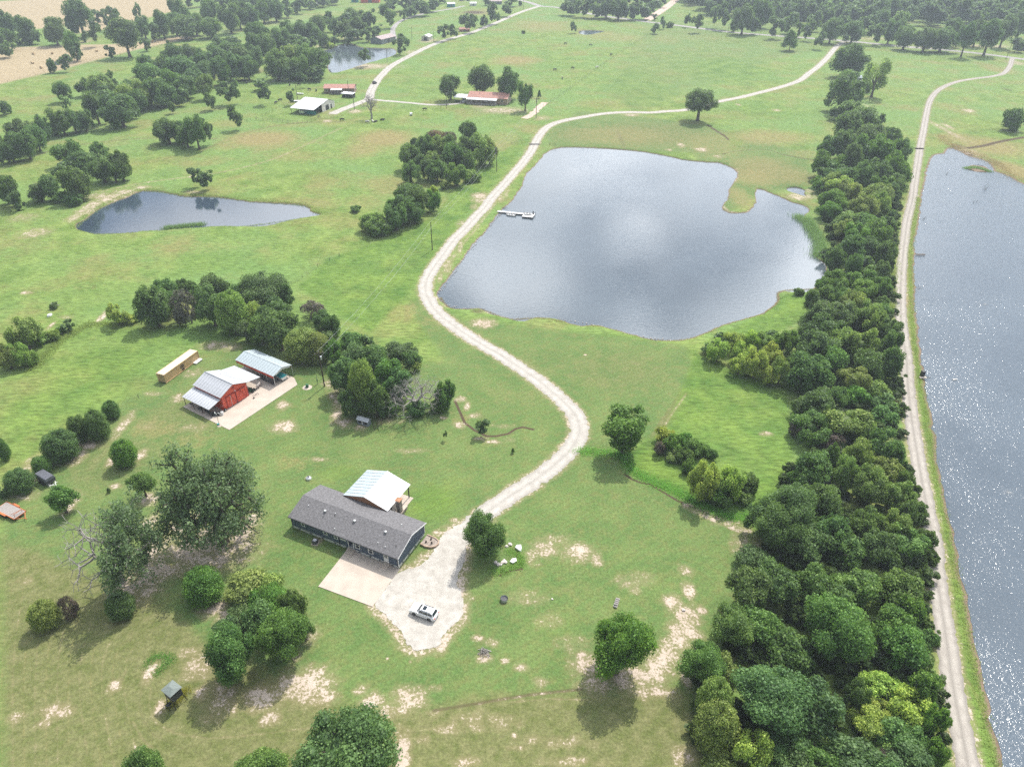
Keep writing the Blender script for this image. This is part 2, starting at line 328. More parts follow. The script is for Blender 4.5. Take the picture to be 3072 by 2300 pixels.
# ------------------------------------------------------------------ ground cover maps (world XY)
class Cover:
    def __init__(s, x0, x1, y0, y1, nx, ny):
        s.e = (x0, x1, y0, y1); s.nx, s.ny = nx, ny; s.a = np.zeros((ny, nx, 8), np.float32)
        s.X = np.linspace(x0, x1, nx, False)+(x1-x0)/nx/2; s.Y = np.linspace(y0, y1, ny, False)+(y1-y0)/ny/2
    def win(s, x0, x1, y0, y1):
        i0 = np.searchsorted(s.X, x0); i1 = np.searchsorted(s.X, x1); j0 = np.searchsorted(s.Y, y0); j1 = np.searchsorted(s.Y, y1)
        return i0, i1, j0, j1
    def blob(s, ch, c, rx, ry, amt):
        m = max(rx, ry)*1.5; i0, i1, j0, j1 = s.win(c[0]-m, c[0]+m, c[1]-m, c[1]+m)
        if i1 <= i0 or j1 <= j0: return
        X, Y = np.meshgrid(s.X[i0:i1]-c[0], s.Y[j0:j1]-c[1]); d = np.sqrt((X/rx)**2+(Y/ry)**2)
        v = np.clip(1.45-d, 0, 1)*amt; a = s.a[j0:j1, i0:i1, ch]; np.maximum(a, v, out=a)
    def dist(s, ch, pts, width, feather, amt, closed):
        pts = np.array(pts); m = width+feather+1; i0, i1, j0, j1 = s.win(pts[:, 0].min()-m, pts[:, 0].max()+m, pts[:, 1].min()-m, pts[:, 1].max()+m)
        if i1 <= i0 or j1 <= j0: return
        st = max(1, int(math.sqrt((i1-i0)*(j1-j0)/120000)))      # evaluate coarsely, then enlarge
        xs = s.X[i0:i1:st]; ys = s.Y[j0:j1:st]
        if not closed:
            for a, b in zip(pts[:-1], pts[1:]):
                k0, k1, l0, l1 = s.win(min(a[0], b[0])-m, max(a[0], b[0])+m, min(a[1], b[1])-m, max(a[1], b[1])+m)
                if k1 <= k0 or l1 <= l0: continue
                X, Y = np.meshgrid(s.X[k0:k1], s.Y[l0:l1]); e = b-a; t = np.clip(((X-a[0])*e[0]+(Y-a[1])*e[1])/max(e@e, 1e-9), 0, 1)
                d = np.hypot(X-a[0]-e[0]*t, Y-a[1]-e[1]*t); v = np.clip((width+feather-d)/feather, 0, 1)*amt
                A = s.a[l0:l1, k0:k1, ch]; np.maximum(A, v, out=A)
            return
        X, Y = np.meshgrid(xs, ys); d = sdist(np.stack([X.ravel(), Y.ravel()], 1), pts).reshape(X.shape)
        v = np.clip((feather*.5-d)/feather, 0, 1)*amt
        v = np.repeat(np.repeat(v, st, 0), st, 1)[:j1-j0, :i1-i0]
        A = s.a[j0:j1, i0:i1, ch]; np.maximum(A, v, out=A)
    def image(s, name, c0):
        im = bpy.data.images.new(name, s.nx, s.ny, alpha=True, float_buffer=False); im.colorspace_settings.name = 'Non-Color'
        b = np.ones((s.ny, s.nx, 4), np.float32); b[..., :3] = s.a[..., c0:c0+3]
        im.pixels.foreach_set(b.ravel()); im.update(); im.pack(); return im
NEAR = Cover(-160, 160, 40, 340, 1600, 1500)
FAR = Cover(-800, 800, 40, 1240, 1400, 1050)
SAND, DRY, LUSH, MOW, OLIVE, MUD, TAN, VIV = range(8)      # map channels
def B_(ch, k, lst, amt=1.):
    for q in lst:
        x, y, rx, ry = q[:4]; m_, dep = mpp(k, x, y); c = P(k, x, y)
        for T_ in (NEAR, FAR): T_.blob(ch, c, rx*m_, ry*m_/math.sin(dep), (q[4] if len(q) > 4 else 1.)*amt)
def PO(ch, k, pts, feather=2., amt=1.):
    w_ = [P2(k, *p) for p in pts]
    for T_ in (NEAR, FAR): T_.dist(ch, w_, 0, feather, amt, True)
def LI(ch, k, pts, width=.5, feather=.6, amt=1.):
    w_ = catmull([P2(k, *p) if k else P2(*p) for p in pts], False, 3)
    for T_ in (NEAR, FAR): T_.dist(ch, w_, width, feather, amt, False)
# mown lawn zones
PO(MOW, 'W', [(0, 1656), (0, 1110), (90, 990), (230, 880), (340, 820), (470, 740), (560, 740), (700, 810), (960, 780), (880, 660), (905, 640), (1000, 690), (1480, 745), (1500, 800), (1440, 930), (1290, 985), (1370, 1010), (1610, 1130), (1600, 1350), (1500, 1656)], 2, 1)
PO(MOW, 'W', [(1170, 290), (1250, 240), (1420, 255), (1560, 280), (1740, 330), (1760, 400), (1640, 420), (1560, 470), (1500, 330), (1200, 320)], 3, 1)
PO(MOW, 'W', [(1380, 240), (1560, 170), (1700, 120), (1830, 100), (1850, 60), (1400, 40), (1380, 90), (1300, 200)], 8, .5)
PO(OLIVE, 'W', [(0, 1700), (0, 1160), (120, 1200), (340, 1290), (480, 1400), (640, 1470), (800, 1540), (1050, 1500), (1250, 1490), (1480, 1490), (1560, 1700)], 4, 1)
B_(OLIVE, 'W', [(400, 900, 130, 60, .55), (250, 1000, 120, 60, .6), (1100, 860, 120, 60, .3), (1180, 780, 100, 40, .4), (1330, 800, 160, 60, .5), (1400, 290, 160, 30, .7), (1250, 290, 70, 20, .6), (1660, 370, 90, 30, .8), (60, 1250, 90, 80, .5), (1250, 1250, 160, 70, .3)])
PO(TAN, 'A', [(-200, 20), (180, 0), (900, -60), (1170, -20), (1180, 60), (900, 130), (640, 200), (500, 220), (420, 170), (230, 190), (-200, 90)], 12, 1)
PO(TAN, 'A', [(-300, 560), (0, 545), (350, 465), (700, 370), (880, 325), (1280, 240), (1170, 235), (980, 265), (700, 290), (540, 290), (450, 300), (100, 305), (-300, 330)], 9, 1)
PO(TAN, 'A', [(1170, 235), (1280, 240), (1700, 190), (2212, 90), (2212, 60), (1700, 130), (1300, 220)], 12, .30)
B_(DRY, 'A', [(1700, 900, 270, 55, .9), (1500, 940, 120, 35, .6), (1900, 1010, 230, 40, .5)])
B_(DRY, 'B', [(280, 900, 230, 60, .85), (150, 960, 150, 60, .7), (1130, 390, 170, 30, .8), (1300, 170, 260, 40, .6), (1750, 240, 260, 40, .5), (1050, 900, 150, 60, .5), (300, 1220, 130, 60, .6), (1700, 660, 250, 30, .3), (1250, 840, 120, 40, .5), (2110, 250, 120, 40, .4), (900, 80, 120, 22, .6), (1900, 170, 120, 20, .4)])
B_(DRY, 'C', [(550, 890, 330, 50, .7), (800, 1000, 150, 30, .5), (100, 240, 250, 30, .35), (2000, 950, 250, 60, .8), (1800, 900, 150, 40, .7), (2150, 1100, 120, 60, .9), (1700, 770, 120, 60, .3), (2060, 450, 130, 30, .5), (1750, 700, 140, 40, .4)])
B_(DRY, 'D', [(1250, 520, 400, 50, .35), (2000, 240, 240, 50, .6), (2100, 100, 160, 60, .4), (560, 780, 150, 30, .3), (1600, 120, 300, 40, .25)])
B_(DRY, 'E', [(300, 110, 230, 60, .6), (150, 230, 170, 60, .5), (700, 600, 120, 50, .3), (600, 1000, 120, 60, .4), (450, 930, 50, 70, .5)])
B_(DRY, 'F', [(950, 420, 90, 90, .4), (1340, 750, 60, 260, .7), (1320, 200, 60, 150, .4), (650, 60, 200, 60, .35)])
B_(DRY, 'L', [(1400, 450, 40, 170, .7), (1650, 900, 25, 500, .25)]); B_(DRY, 'K', [(2000, 1000, 30, 500, .4), (1880, 500, 30, 400, .3)])
B_(DRY, 'H', [(1600, 700, 120, 60, .4)]); B_(DRY, 'G', [(1000, 620, 200, 60, .5), (1250, 700, 200, 60, .4), (1900, 830, 180, 50, .4)])
B_(DRY, 'F', [(450, 60, 230, 70, .62), (370, 200, 90, 90, .62), (720, 60, 160, 60, .5)]); B_(DRY, 'C', [(200, 940, 260, 90, .5), (500, 1080, 260, 80, .5)]); B_(DRY, 'B', [(1800, 880, 420, 70, .5)])
LI(SAND, 'F', [(262, 240), (292, 190), (302, 130), (352, 70), (345, 10)], .3, .9, .66); LI(SAND, 'F', [(262, 250), (300, 290), (420, 290), (478, 240), (484, 170), (500, 142)], .3, .9, .66)
B_(VIV, 'W', [(1170, 650, 60, 20, .7)])
PO(LUSH, 'W', [(880, 640), (800, 720), (740, 690), (640, 620), (700, 560), (820, 520), (930, 470), (990, 400), (1120, 300), (1150, 300), (1000, 480), (910, 600)], 3, .85)
PO(LUSH, 'W', [(1500, 760), (1700, 850), (1720, 960), (1700, 1060), (1600, 1140), (1450, 1060), (1350, 1020), (1370, 960), (1430, 930)], 2, .85)
PO(LUSH, 'W', [(1500, 745), (1600, 700), (1680, 640), (1760, 620), (1740, 690), (1680, 720), (1560, 740)], 2, .9)
PO(LUSH, 'W', [(1350, 1010), (1350, 975), (1450, 960), (1600, 1050), (1720, 1000), (1730, 1080), (1640, 1160), (1500, 1090), (1400, 1045)], 1, 1.)
PO(LUSH, 'W', [(1000, 1130), (760, 1050), (890, 1040), (1000, 1010), (1040, 1080)], 6, .45)
B_(LUSH, 'M', [(1800, 500, 400, 260, .85), (700, 150, 350, 120, .6), (300, 1000, 350, 120, .4), (200, 1300, 300, 300, .35)])
B_(LUSH, 'O', [(1000, 500, 400, 200, .5), (700, 100, 400, 120, .4)])
B_(LUSH, 'G', [(600, 300, 500, 260, .7), (200, 500, 300, 200, .7), (1400, 110, 120, 40, .5), (1900, 700, 300, 120, .35)])
B_(LUSH, 'C', [(300, 450, 330, 90, .8), (500, 720, 300, 60, .7), (750, 950, 100, 30, .8), (1950, 860, 200, 40, .7), (1500, 350, 330, 40, .4), (1250, 620, 70, 40, .6)])
B_(LUSH, 'B', [(1900, 550, 300, 130, .6), (1300, 400, 350, 120, .45), (500, 560, 200, 80, .5), (250, 800, 200, 50, .4)])
B_(LUSH, 'A', [(900, 900, 300, 200, .3), (1700, 650, 300, 90, .4), (2050, 1150, 200, 60, .6), (600, 1080, 200, 60, .3)])
B_(LUSH, 'D', [(1200, 1080, 900, 130, .55), (1500, 620, 600, 90, .5), (2050, 280, 70, 30, .9)])
LI(LUSH, 'L', [(1500, 30), (1530, 300), (1560, 480), (1600, 700), (1640, 950), (1690, 1200), (1730, 1450)], .8, 1.2, .7)
LI(LUSH, 'K', [(1760, 100), (1800, 400), (1850, 700), (1920, 1000), (1980, 1290)], .8, 1.2, .7)
# bare sand and dirt
B_(SAND, 'I', [(370, 930, 105, 45), (290, 1010, 50, 30, .8), (745, 770, 50, 45, .8), (970, 680, 45, 80), (1380, 270, 100, 60), (1450, 320, 60, 60), (1290, 640, 100, 90, .9), (1220, 560, 60, 40, .7), (1040, 910, 40, 50),
               (1450, 800, 90, 120, .85), (1500, 900, 60, 60, .75), (1310, 820, 60, 50, .8), (1700, 850, 130, 90), (1980, 760, 200, 120), (2080, 840, 110, 70), (1750, 980, 70, 50), (1400, 970, 100, 40, .6), (1900, 560, 60, 50, .8),
               (2010, 450, 60, 60, .85), (870, 90, 110, 80, 1), (1050, 20, 200, 60, 1), (1910, 210, 40, 60, .6), (100, 980, 60, 30, .7), (150, 90, 60, 25, .6), (960, 60, 60, 50)])
B_(SAND, 'G', [(800, 590, 40, 80, .9), (500, 800, 60, 50), (560, 720, 110, 30), (910, 790, 40, 40), (720, 830, 40, 30, .9), (200, 850, 60, 60, .8), (240, 930, 40, 60, .9), (150, 1050, 100, 30, .7), (480, 1060, 60, 40, .8), (450, 1130, 40, 40),
               (960, 1070, 70, 45), (1840, 605, 95, 42, 1), (1835, 465, 48, 28), (2060, 815, 60, 16, .8), (1250, 260, 90, 30, .65), (1160, 420, 60, 30, .7), (960, 600, 80, 20, .5), (1250, 610, 120, 30, .5), (1990, 350, 30, 14, 1), (2150, 320, 50, 40, .8),
               (2190, 420, 30, 60, .9), (1000, 390, 80, 14, .6), (1400, 80, 120, 30, .8), (960, 1240, 60, 70), (1200, 1240, 130, 80), (1560, 1250, 130, 70), (1640, 1200, 60, 60), (1400, 1290, 200, 50, .9), (1300, 1160, 60, 50), (740, 990, 40, 20, .7), (1500, 90, 80, 25, .7)])
B_(SAND, 'J', [(200, 870, 90, 60), (440, 850, 130, 80), (330, 930, 120, 40, .9), (130, 800, 60, 40, .7), (590, 940, 80, 20, .6), (610, 790, 50, 30, .6), (400, 1080, 70, 60, .7), (390, 1180, 70, 90), (390, 1270, 70, 60), (530, 1110, 60, 30, .7), (700, 1040, 150, 40, .6),
               (1170, 650, 50, 28, .9), (1060, 610, 30, 20, .9), (1290, 745, 50, 35, .9), (880, 460, 50, 22, .9), (980, 490, 60, 30, .7), (930, 590, 60, 35, 1), (1600, 640, 120, 90), (1560, 600, 60, 60), (1650, 760, 140, 60, .9), (1900, 720, 200, 90), (2050, 640, 110, 120), (2000, 800, 180, 50, .9),
               (2150, 230, 70, 60), (2190, 450, 80, 130), (2130, 560, 80, 90), (1860, 110, 70, 30, .8), (1900, 150, 50, 30, .7), (1130, 1170, 70, 20, .7), (1120, 1090, 20, 20, .9), (760, 310, 40, 90, .8), (650, 450, 60, 50, .9), (500, 530, 60, 20, .7), (390, 440, 60, 50, .7), (330, 360, 50, 50, .7),
               (300, 592, 10, 8), (445, 612, 11, 9), (1200, 200, 150, 60, .52), (1350, 350, 120, 60, .52), (1500, 500, 120, 60, .5), (1400, 1130, 300, 40, .5), (900, 1000, 300, 60, .55), (800, 1260, 90, 40, .8), (1500, 1260, 200, 30, .6)])
B_(SAND, 'W', [(1178, 1185, 34, 18, .95), (1250, 1192, 40, 22, .95), (1288, 1208, 16, 14, .9), (1205, 1165, 40, 14, .6), (1150, 1200, 20, 20, .7), (1385, 1250, 30, 16, .6), (1345, 1255, 20, 12, .6), (440, 1190, 120, 42, 1.), (520, 1150, 40, 40, 1.), (330, 1200, 40, 40, 1.), (300, 1270, 60, 30, .9)])
B_(SAND, 'K', [(40, 150, 50, 60), (30, 320, 100, 80), (60, 430, 80, 60), (120, 280, 40, 30), (20, 20, 50, 40, .8), (20, 700, 40, 90), (10, 1230, 70, 60), (40, 380, 60, 120)])
B_(SAND, 'L', [(540, 650, 45, 16, .9), (300, 1230, 120, 20, .9), (230, 1200, 60, 18, .8), (400, 1270, 60, 26, .9), (400, 1380, 90, 80, .75), (480, 1350, 50, 40, .7)])
B_(SAND, 'H', [(1600, 545, 60, 25, .9), (1660, 600, 30, 40, .9), (1720, 680, 50, 25, .9), (1600, 760, 60, 30, .9), (1470, 700, 40, 16, .9), (1870, 895, 80, 16, 1), (1780, 870, 60, 20, .9), (2030, 880, 40, 20, .6), (1960, 770, 100, 20, .6), (1180, 970, 150, 22, .7), (130, 580, 50, 28), (600, 640, 60, 130, .9), (560, 500, 45, 70, .8), (650, 740, 90, 50, .8), (1000, 720, 120, 40, .6), (430, 1040, 70, 18, .8), (500, 410, 60, 25, .8), (780, 780, 60, 30, .7), (2000, 880, 60, 25, .5), (1550, 1545, 40, 20, .9), (1500, 1600, 60, 30, .7), (340, 1195, 25, 20, .9)])
B_(SAND, 'M', [(1850, 870, 70, 50, .9), (1600, 1250, 120, 80, .85), (1500, 1350, 90, 60, .8), (2060, 700, 60, 25, .9), (1450, 1260, 60, 60, .7), (440, 960, 70, 60, .9), (1900, 1000, 60, 60, .55)])
B_(SAND, 'E', [(900, 190, 60, 25, 1), (920, 1015, 90, 35, 1), (860, 260, 30, 20, .7), (1580, 1218, 10, 5), (1070, 150, 20, 50, .7), (1030, 200, 30, 30, .8), (770, 520, 20, 60, .8), (690, 640, 30, 60, .8), (640, 720, 20, 40, .8), (880, 350, 30, 60, .6), (780, 370, 40, 30, .6), (1000, 940, 120, 16, .7), (700, 900, 60, 14, .8)])
B_(SAND, 'C', [(740, 1275, 60, 22, .9), (820, 1240, 40, 14, .8), (120, 970, 45, 14), (1855, 718, 40, 10), (1700, 840, 30, 70, .75), (1720, 820, 25, 20, .9), (610, 715, 30, 8, .8), (360, 678, 20, 8, .8), (230, 1015, 40, 12, .7), (780, 1270, 100, 20, .8), (1860, 985, 70, 30, .8), (2100, 500, 40, 100, .0), (1200, 690, 50, 14, .5), (2010, 1130, 60, 30, .6), (2160, 408, 60, 14, .8), (1960, 300, 200, 10, .8), (1240, 250, 150, 10, .6), (1600, 310, 250, 10, .6), (2170, 950, 90, 30, .0)])
B_(SAND, 'B', [(1880, 745, 60, 10, .9), (2200, 940, 30, 14, .9), (2120, 972, 25, 8, .8), (1040, 715, 160, 22, .85), (900, 690, 70, 16, .7), (90, 722, 50, 14, .9), (1300, 765, 60, 16, .7), (130, 430, 260, 18, .9), (560, 265, 70, 14, .8), (460, 340, 60, 16, .7), (900, 1290, 60, 30, .9), (60, 250, 60, 10, .8), (790, 195, 40, 12, .8), (820, 620, 60, 12, .5)])
B_(SAND, 'D', [(230, 430, 110, 30, .75), (600, 250, 60, 40, .9), (560, 290, 80, 25, .9), (700, 210, 90, 26, .9), (820, 165, 90, 18, .9), (920, 135, 60, 14, .9), (480, 330, 50, 30, .8), (170, 817, 40, 9), (665, 970, 26, 40, 1), (330, 1030, 20, 25, .8), (150, 330, 100, 25, .6), (1250, 165, 60, 12, .8), (1240, 65, 20, 8, .9), (430, 975, 60, 12, .6)])
B_(SAND, 'A', [(700, 1270, 200, 20, .8), (2120, 785, 30, 9), (2150, 725, 60, 12, .7), (1660, 460, 60, 20, .6), (900, 700, 40, 14, .6), (560, 270, 40, 12, .7), (2080, 300, 40, 14, .8)])
LI(SAND, None, DRIVE, 2.1, 1.5, .80); LI(SAND, 'W', [(806, 1306), (836, 1330), (862, 1362), (884, 1394), (905, 1406), (950, 1394), (964, 1370), (998, 1332), (1002, 1290), (988, 1250), (1005, 1215), (1012, 1150)], .7, 1.6, .85); LI(SAND, 'W', [(866, 1234), (932, 1196), (972, 1143), (1000, 1128)], .5, 1.4, .8); LI(SAND, None, LANE, 1.9, .9, .66); LI(SAND, None, ROAD1, 2.2, 2., .55)
LI(SAND, 'A', [(470, 1290), (620, 1250), (900, 1190), (1200, 1150), (1390, 1125), (1600, 1080), (1800, 1020), (2000, 930), (2212, 830)], .4, 1.2, .56)
LI(SAND, 'A', [(0, 1040), (250, 960), (380, 900), (600, 830)], .3, 1., .5)
LI(SAND, 'E', [(1030, 170), (1000, 230), (960, 290), (900, 360), (850, 430), (780, 510), (730, 580), (680, 650)], .35, .8, .62)
for off in (0, 1, 2, 3, 4, 5, 6, 7, 8, 9, 10, 11):
    x = 10+off*72; LI(SAND if off % 2 else DRY, 'I', [(x+75+random.uniform(-8, 8), 100+off*38), (x+18, 480+off*10), (x, 800), (x+(off*9 if off > 6 else 4), 1290)], .03, .22, .40)
LI(MUD, 'I', [(1020, 620), (930, 760), (900, 880), (930, 1000), (1000, 1090), (1200, 1180)], .1, .4, .42)
LI(SAND, 'I', [(980, 780), (965, 900), (1010, 1010), (1140, 1080), (1350, 1110), (1700, 1080), (2020, 1040), (2212, 1040)], .05, .3, .45)
LI(SAND, 'I', [(860, 1000), (920, 1110), (1000, 1190)], .08, .3, .62)
LI(MUD, 'J', [(600, 930), (900, 880), (1200, 830), (1560, 790)], .15, .5, .6)
LI(SAND, 'J', [(900, 885), (1200, 832), (1560, 795)], .05, .3, .6); LI(SAND, 'J', [(1100, 875), (1350, 855), (1600, 860)], .05, .25, .6)
LI(OLIVE, 'Q', [(1230, 0), (1150, 130), (1000, 330), (880, 560)], 1.0, 1., .9)
LI(SAND, 'Q', [(1240, 0), (1180, 90), (1080, 230), (1020, 330)], .1, .4, .6)
for tr_ in ([(0, 700), (300, 640), (700, 600), (1200, 540), (1700, 520)], [(200, 820), (600, 700), (1000, 640), (1500, 600), (2000, 420)], [(1500, 420), (1800, 520), (2100, 640)]): LI(MUD, 'D', tr_, .12, .6, .40)
for tr_ in ([(300, 560), (700, 420), (1200, 300), (1700, 240)], [(900, 700), (1100, 480), (1500, 330), (1900, 300)], [(500, 760), (800, 790), (1100, 830)]): LI(MUD, 'B', tr_, .15, .9, .40)
for tr_ in ([(1300, 980), (1600, 860), (1900, 800), (2200, 790)], [(0, 1100), (400, 960), (900, 900), (1400, 900)]): LI(OLIVE, 'A', tr_, .5, 1.6, .8)
for dx_ in (-.8, .8):
    LI(MUD, 'J', [(760+dx_*6, 330), (900+dx_*6, 420), (1000+dx_*4, 640), (900, 800+dx_*8), (500, 760+dx_*8), (150, 640+dx_*8)], .08, .35, .38)
    LI(MUD, 'G', [(1500, 640+dx_*7), (1700, 760+dx_*7), (1800+dx_*5, 900), (1750+dx_*5, 1100)], .08, .4, .38)
LI(MUD, 'Q', [(600, 840), (680, 890), (760, 920), (860, 940), (1000, 1020), (1130, 1100), (1260, 1160), (1400, 1210), (1550, 1290)], .12, .35, 1.)
LI(SAND, 'Q', [(1250, 1170), (1400, 1230), (1560, 1310), (1700, 1370), (1830, 1430)], .7, .9, .75)
LI(MUD, 'H', [(1560, 560), (1600, 650), (1640, 740), (1720, 800), (1820, 850), (1900, 850), (2000, 830), (2060, 790), (2120, 775), (2208, 795)], .15, .4, 1.)
LI(MUD, 'R', [(820, 1420), (900, 1390), (980, 1340), (1080, 1310), (1200, 1295), (1280, 1290)], .1, .25, 1.)
LI(MUD, 'C', [(160, 810), (220, 850), (270, 880), (295, 905)], .5, .8, .9); LI(MUD, 'C', [(260, 1000), (340, 980), (540, 970), (640, 1000), (800, 1030), (860, 1040)], .15, .7, .8)
LI(MUD, 'C', [(1850, 960), (1950, 945), (2050, 920), (2212, 890)], .8, 1.6, .85); LI(LUSH, 'C', [(340, 860), (350, 920), (330, 960)], 2, 3, .9)
B_(MUD, 'C', [(1780, 950, 60, 22, .7), (1840, 990, 60, 20, .8), (2100, 580, 45, 12, .5), (2040, 1060, 60, 40, .5)]); B_(MUD, 'B', [(860, 82, 90, 12, .8), (1810, 900, 26, 90, .45)])
LI(MUD, 'B', [(2000, 235), (1860, 310), (1700, 420), (1560, 520), (1440, 610), (1300, 700), (1180, 800)], .15, .9, .55); LI(MUD, 'B', [(500, 695), (800, 715), (1180, 755)], .1, .7, .6)
B_(MUD, 'G', [(560, 740, 90, 18, .4)]); B_(MUD, 'E', [(880, 935, 60, 20, .6)])
B_(MUD, 'F', [(950, 560, 50, 40, .4), (900, 400, 50, 40, .5)]); B_(MUD, 'J', [(925, 560, 50, 40, .6), (1050, 235, 45, 22, .5)])

def ground_material():
    m = bpy.data.materials.new('ground_cover'); m.use_nodes = True; t = m.node_tree; b = t.nodes['Principled BSDF']; b.inputs['Roughness'].default_value = .95; b.inputs['Specular IOR Level'].default_value = .12
    geo = N(t, 'ShaderNodeNewGeometry'); pos = geo.outputs['Position']
    chans = []
    for cov, tg in ((NEAR, 'near'), (FAR, 'far')):
        x0, x1, y0, y1 = cov.e; mp = N(t, 'ShaderNodeMapping'); mp.vector_type = 'POINT'
        mp.inputs['Scale'].default_value = (1/(x1-x0), 1/(y1-y0), 1); mp.inputs['Location'].default_value = (-x0/(x1-x0), -y0/(y1-y0), 0); t.links.new(pos, mp.inputs[0])
        row = []
        for c0 in (0, 3, 5):
            im = N(t, 'ShaderNodeTexImage'); im.image = cov.image('cover_%s_%d' % (tg, c0), c0); im.extension = 'CLIP' if tg == 'near' else 'EXTEND'; t.links.new(mp.outputs[0], im.inputs[0])
            sp = N(t, 'ShaderNodeSeparateColor'); t.links.new(im.outputs[0], sp.inputs[0]); row.append((im, sp))
        chans.append(row)
    al = chans[0][0][0].outputs['Alpha']
    def ch(i):
        img, c = {0: (0, 0), 1: (0, 1), 2: (0, 2), 3: (1, 0), 4: (1, 1), 5: (1, 2), 6: (2, 1), 7: (2, 2)}[i]
        n_ = N(t, 'ShaderNodeMix', data_type='FLOAT'); t.links.new(al, n_.inputs['Factor']); t.links.new(chans[1][img][1].outputs[c], n_.inputs['A']); t.links.new(chans[0][img][1].outputs[c], n_.inputs['B'])
        return n_.outputs['Result']
    big = vec_noise(t, pos, .018, 5); mid = vec_noise(t, pos, .11, 6, .6); med = vec_noise(t, pos, .5, 6, .65); fine = vec_noise(t, pos, 2.2, 5, .7)
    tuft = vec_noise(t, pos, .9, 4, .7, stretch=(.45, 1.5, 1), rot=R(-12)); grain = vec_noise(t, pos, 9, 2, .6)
    # pasture
    col = mixc(t, mrange(t, mid, .36, .64), (.118, .190, .040, 1), (.205, .275, .072, 1))
    col = mixc(t, mrange(t, big, .42, .62), col, (.150, .245, .070, 1))
    col = mixc(t, mrange(t, mth(t, 'ADD', vec_noise(t, pos, .045, 6, .65), mth(t, 'MULTIPLY', med, .12)), .55, .72, 0, .62), col, (.235, .205, .08, 1))
    lawn = mixc(t, mrange(t, mid, .35, .65), (.095, .170, .048, 1), (.150, .215, .066, 1))
    lawn = mixc(t, mrange(t, med, .45, .7, 0, .55), lawn, (.20, .19, .07, 1))
    ds = mth(t, 'MULTIPLY', ch(MOW), 1.); col = mixc(t, ds, col, lawn)
    ol = mrange(t, mth(t, 'ADD', ch(OLIVE), mth(t, 'MULTIPLY', mth(t, 'SUBTRACT', mid, .5), .9)), .25, .9)
    col = mixc(t, ol, col, mixc(t, mrange(t, med, .35, .65), (.118, .142, .043, 1), (.200, .200, .088, 1)))
    lu = mrange(t, mth(t, 'ADD', ch(LUSH), mth(t, 'MULTIPLY', mth(t, 'SUBTRACT', med, .5), .8)), .3, 1.)
    col = mixc(t, lu, col, mixc(t, mrange(t, mid, .35, .65), (.078, .158, .030, 1), (.158, .245, .046, 1)))
    dr = mrange(t, mth(t, 'ADD', ch(DRY), mth(t, 'MULTIPLY', mth(t, 'SUBTRACT', med, .5), .9)), .22, .85)
    col = mixc(t, dr, col, mixc(t, mrange(t, fine, .35, .65), (.20, .185, .066, 1), (.30, .245, .11, 1)))
    ta = mrange(t, mth(t, 'ADD', ch(TAN), mth(t, 'MULTIPLY', mth(t, 'SUBTRACT', mid, .5), .25)), .2, .8)
    col = mixc(t, ta, col, mixc(t, mid, (.34, .27, .155, 1), (.41, .33, .21, 1)))
    # far fields take over from the pasture beyond the farm
    # mowing stripes
    st = N(t, 'ShaderNodeTexWave'); st.wave_type = 'BANDS'; st.inputs['Scale'].default_value = .21; st.inputs['Distortion'].default_value = 1.2; st.inputs['Detail'].default_value = 2; st.inputs['Detail Scale'].default_value = .3
    mp = N(t, 'ShaderNodeMapping'); mp.inputs['Rotation'].default_value = (0, 0, R(55)); t.links.new(pos, mp.inputs[0]); t.links.new(mp.outputs[0], st.inputs[0])
    sf = mth(t, 'MULTIPLY', ch(MOW), mrange(t, st.outputs[1], 0, 1, 0, .17)); col = mixc(t, sf, col, (.10, .105, .04, 1))
    # tufts: small streak shadows between grass clumps painted in as darker gaps
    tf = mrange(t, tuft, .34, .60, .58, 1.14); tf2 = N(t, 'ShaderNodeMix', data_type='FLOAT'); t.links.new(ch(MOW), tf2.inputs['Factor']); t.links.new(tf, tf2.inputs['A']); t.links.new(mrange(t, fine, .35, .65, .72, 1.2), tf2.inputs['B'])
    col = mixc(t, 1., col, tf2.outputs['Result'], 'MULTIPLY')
    col = mixc(t, 1., col, mrange(t, grain, .3, .7, .86, 1.14), 'MULTIPLY')
    halo = mrange(t, mth(t, 'ADD', ch(SAND), mth(t, 'MULTIPLY', mth(t, 'SUBTRACT', med, .5), 1.1)), .12, .95, 0, .75); col = mixc(t, mth(t, 'MULTIPLY', halo, mrange(t, ch(SAND), .01, .12)), col, mixc(t, fine, (.20, .17, .08, 1), (.34, .28, .17, 1)))
    # mud, sand
    mu = mrange(t, mth(t, 'ADD', ch(MUD), mth(t, 'MULTIPLY', mth(t, 'SUBTRACT', fine, .5), .8)), .35, .8); col = mixc(t, mu, col, (.085, .062, .038, 1))
    sn = mth(t, 'ADD', mth(t, 'MULTIPLY', mth(t, 'SUBTRACT', fine, .5), 1.7), mth(t, 'MULTIPLY', mth(t, 'SUBTRACT', med, .5), 1.5))
    sa = mrange(t, mth(t, 'ADD', mth(t, 'MULTIPLY', ch(SAND), .56), sn), .43, .64, 0, 1)
    sandc = mixc(t, mrange(t, mid, .3, .7), (.47, .385, .315, 1), (.60, .52, .455, 1)); sandc = mixc(t, mrange(t, grain, .3, .7, 0, .5), sandc, (.36, .28, .19, 1))
    gate = mrange(t, ch(SAND), .02, .2); col = mixc(t, mth(t, 'MULTIPLY', sa, gate), col, sandc)
    # sparse pale specks in the lawn
    spk = mrange(t, vec_noise(t, pos, 1.1, 4, .8), .66, .74, 0, .8); col = mixc(t, mth(t, 'MULTIPLY', spk, mth(t, 'MULTIPLY', ch(MOW), .6)), col, (.45, .40, .26, 1))
    # eroded banks
    sp = N(t, 'ShaderNodeSeparateXYZ'); t.links.new(pos, sp.inputs[0])
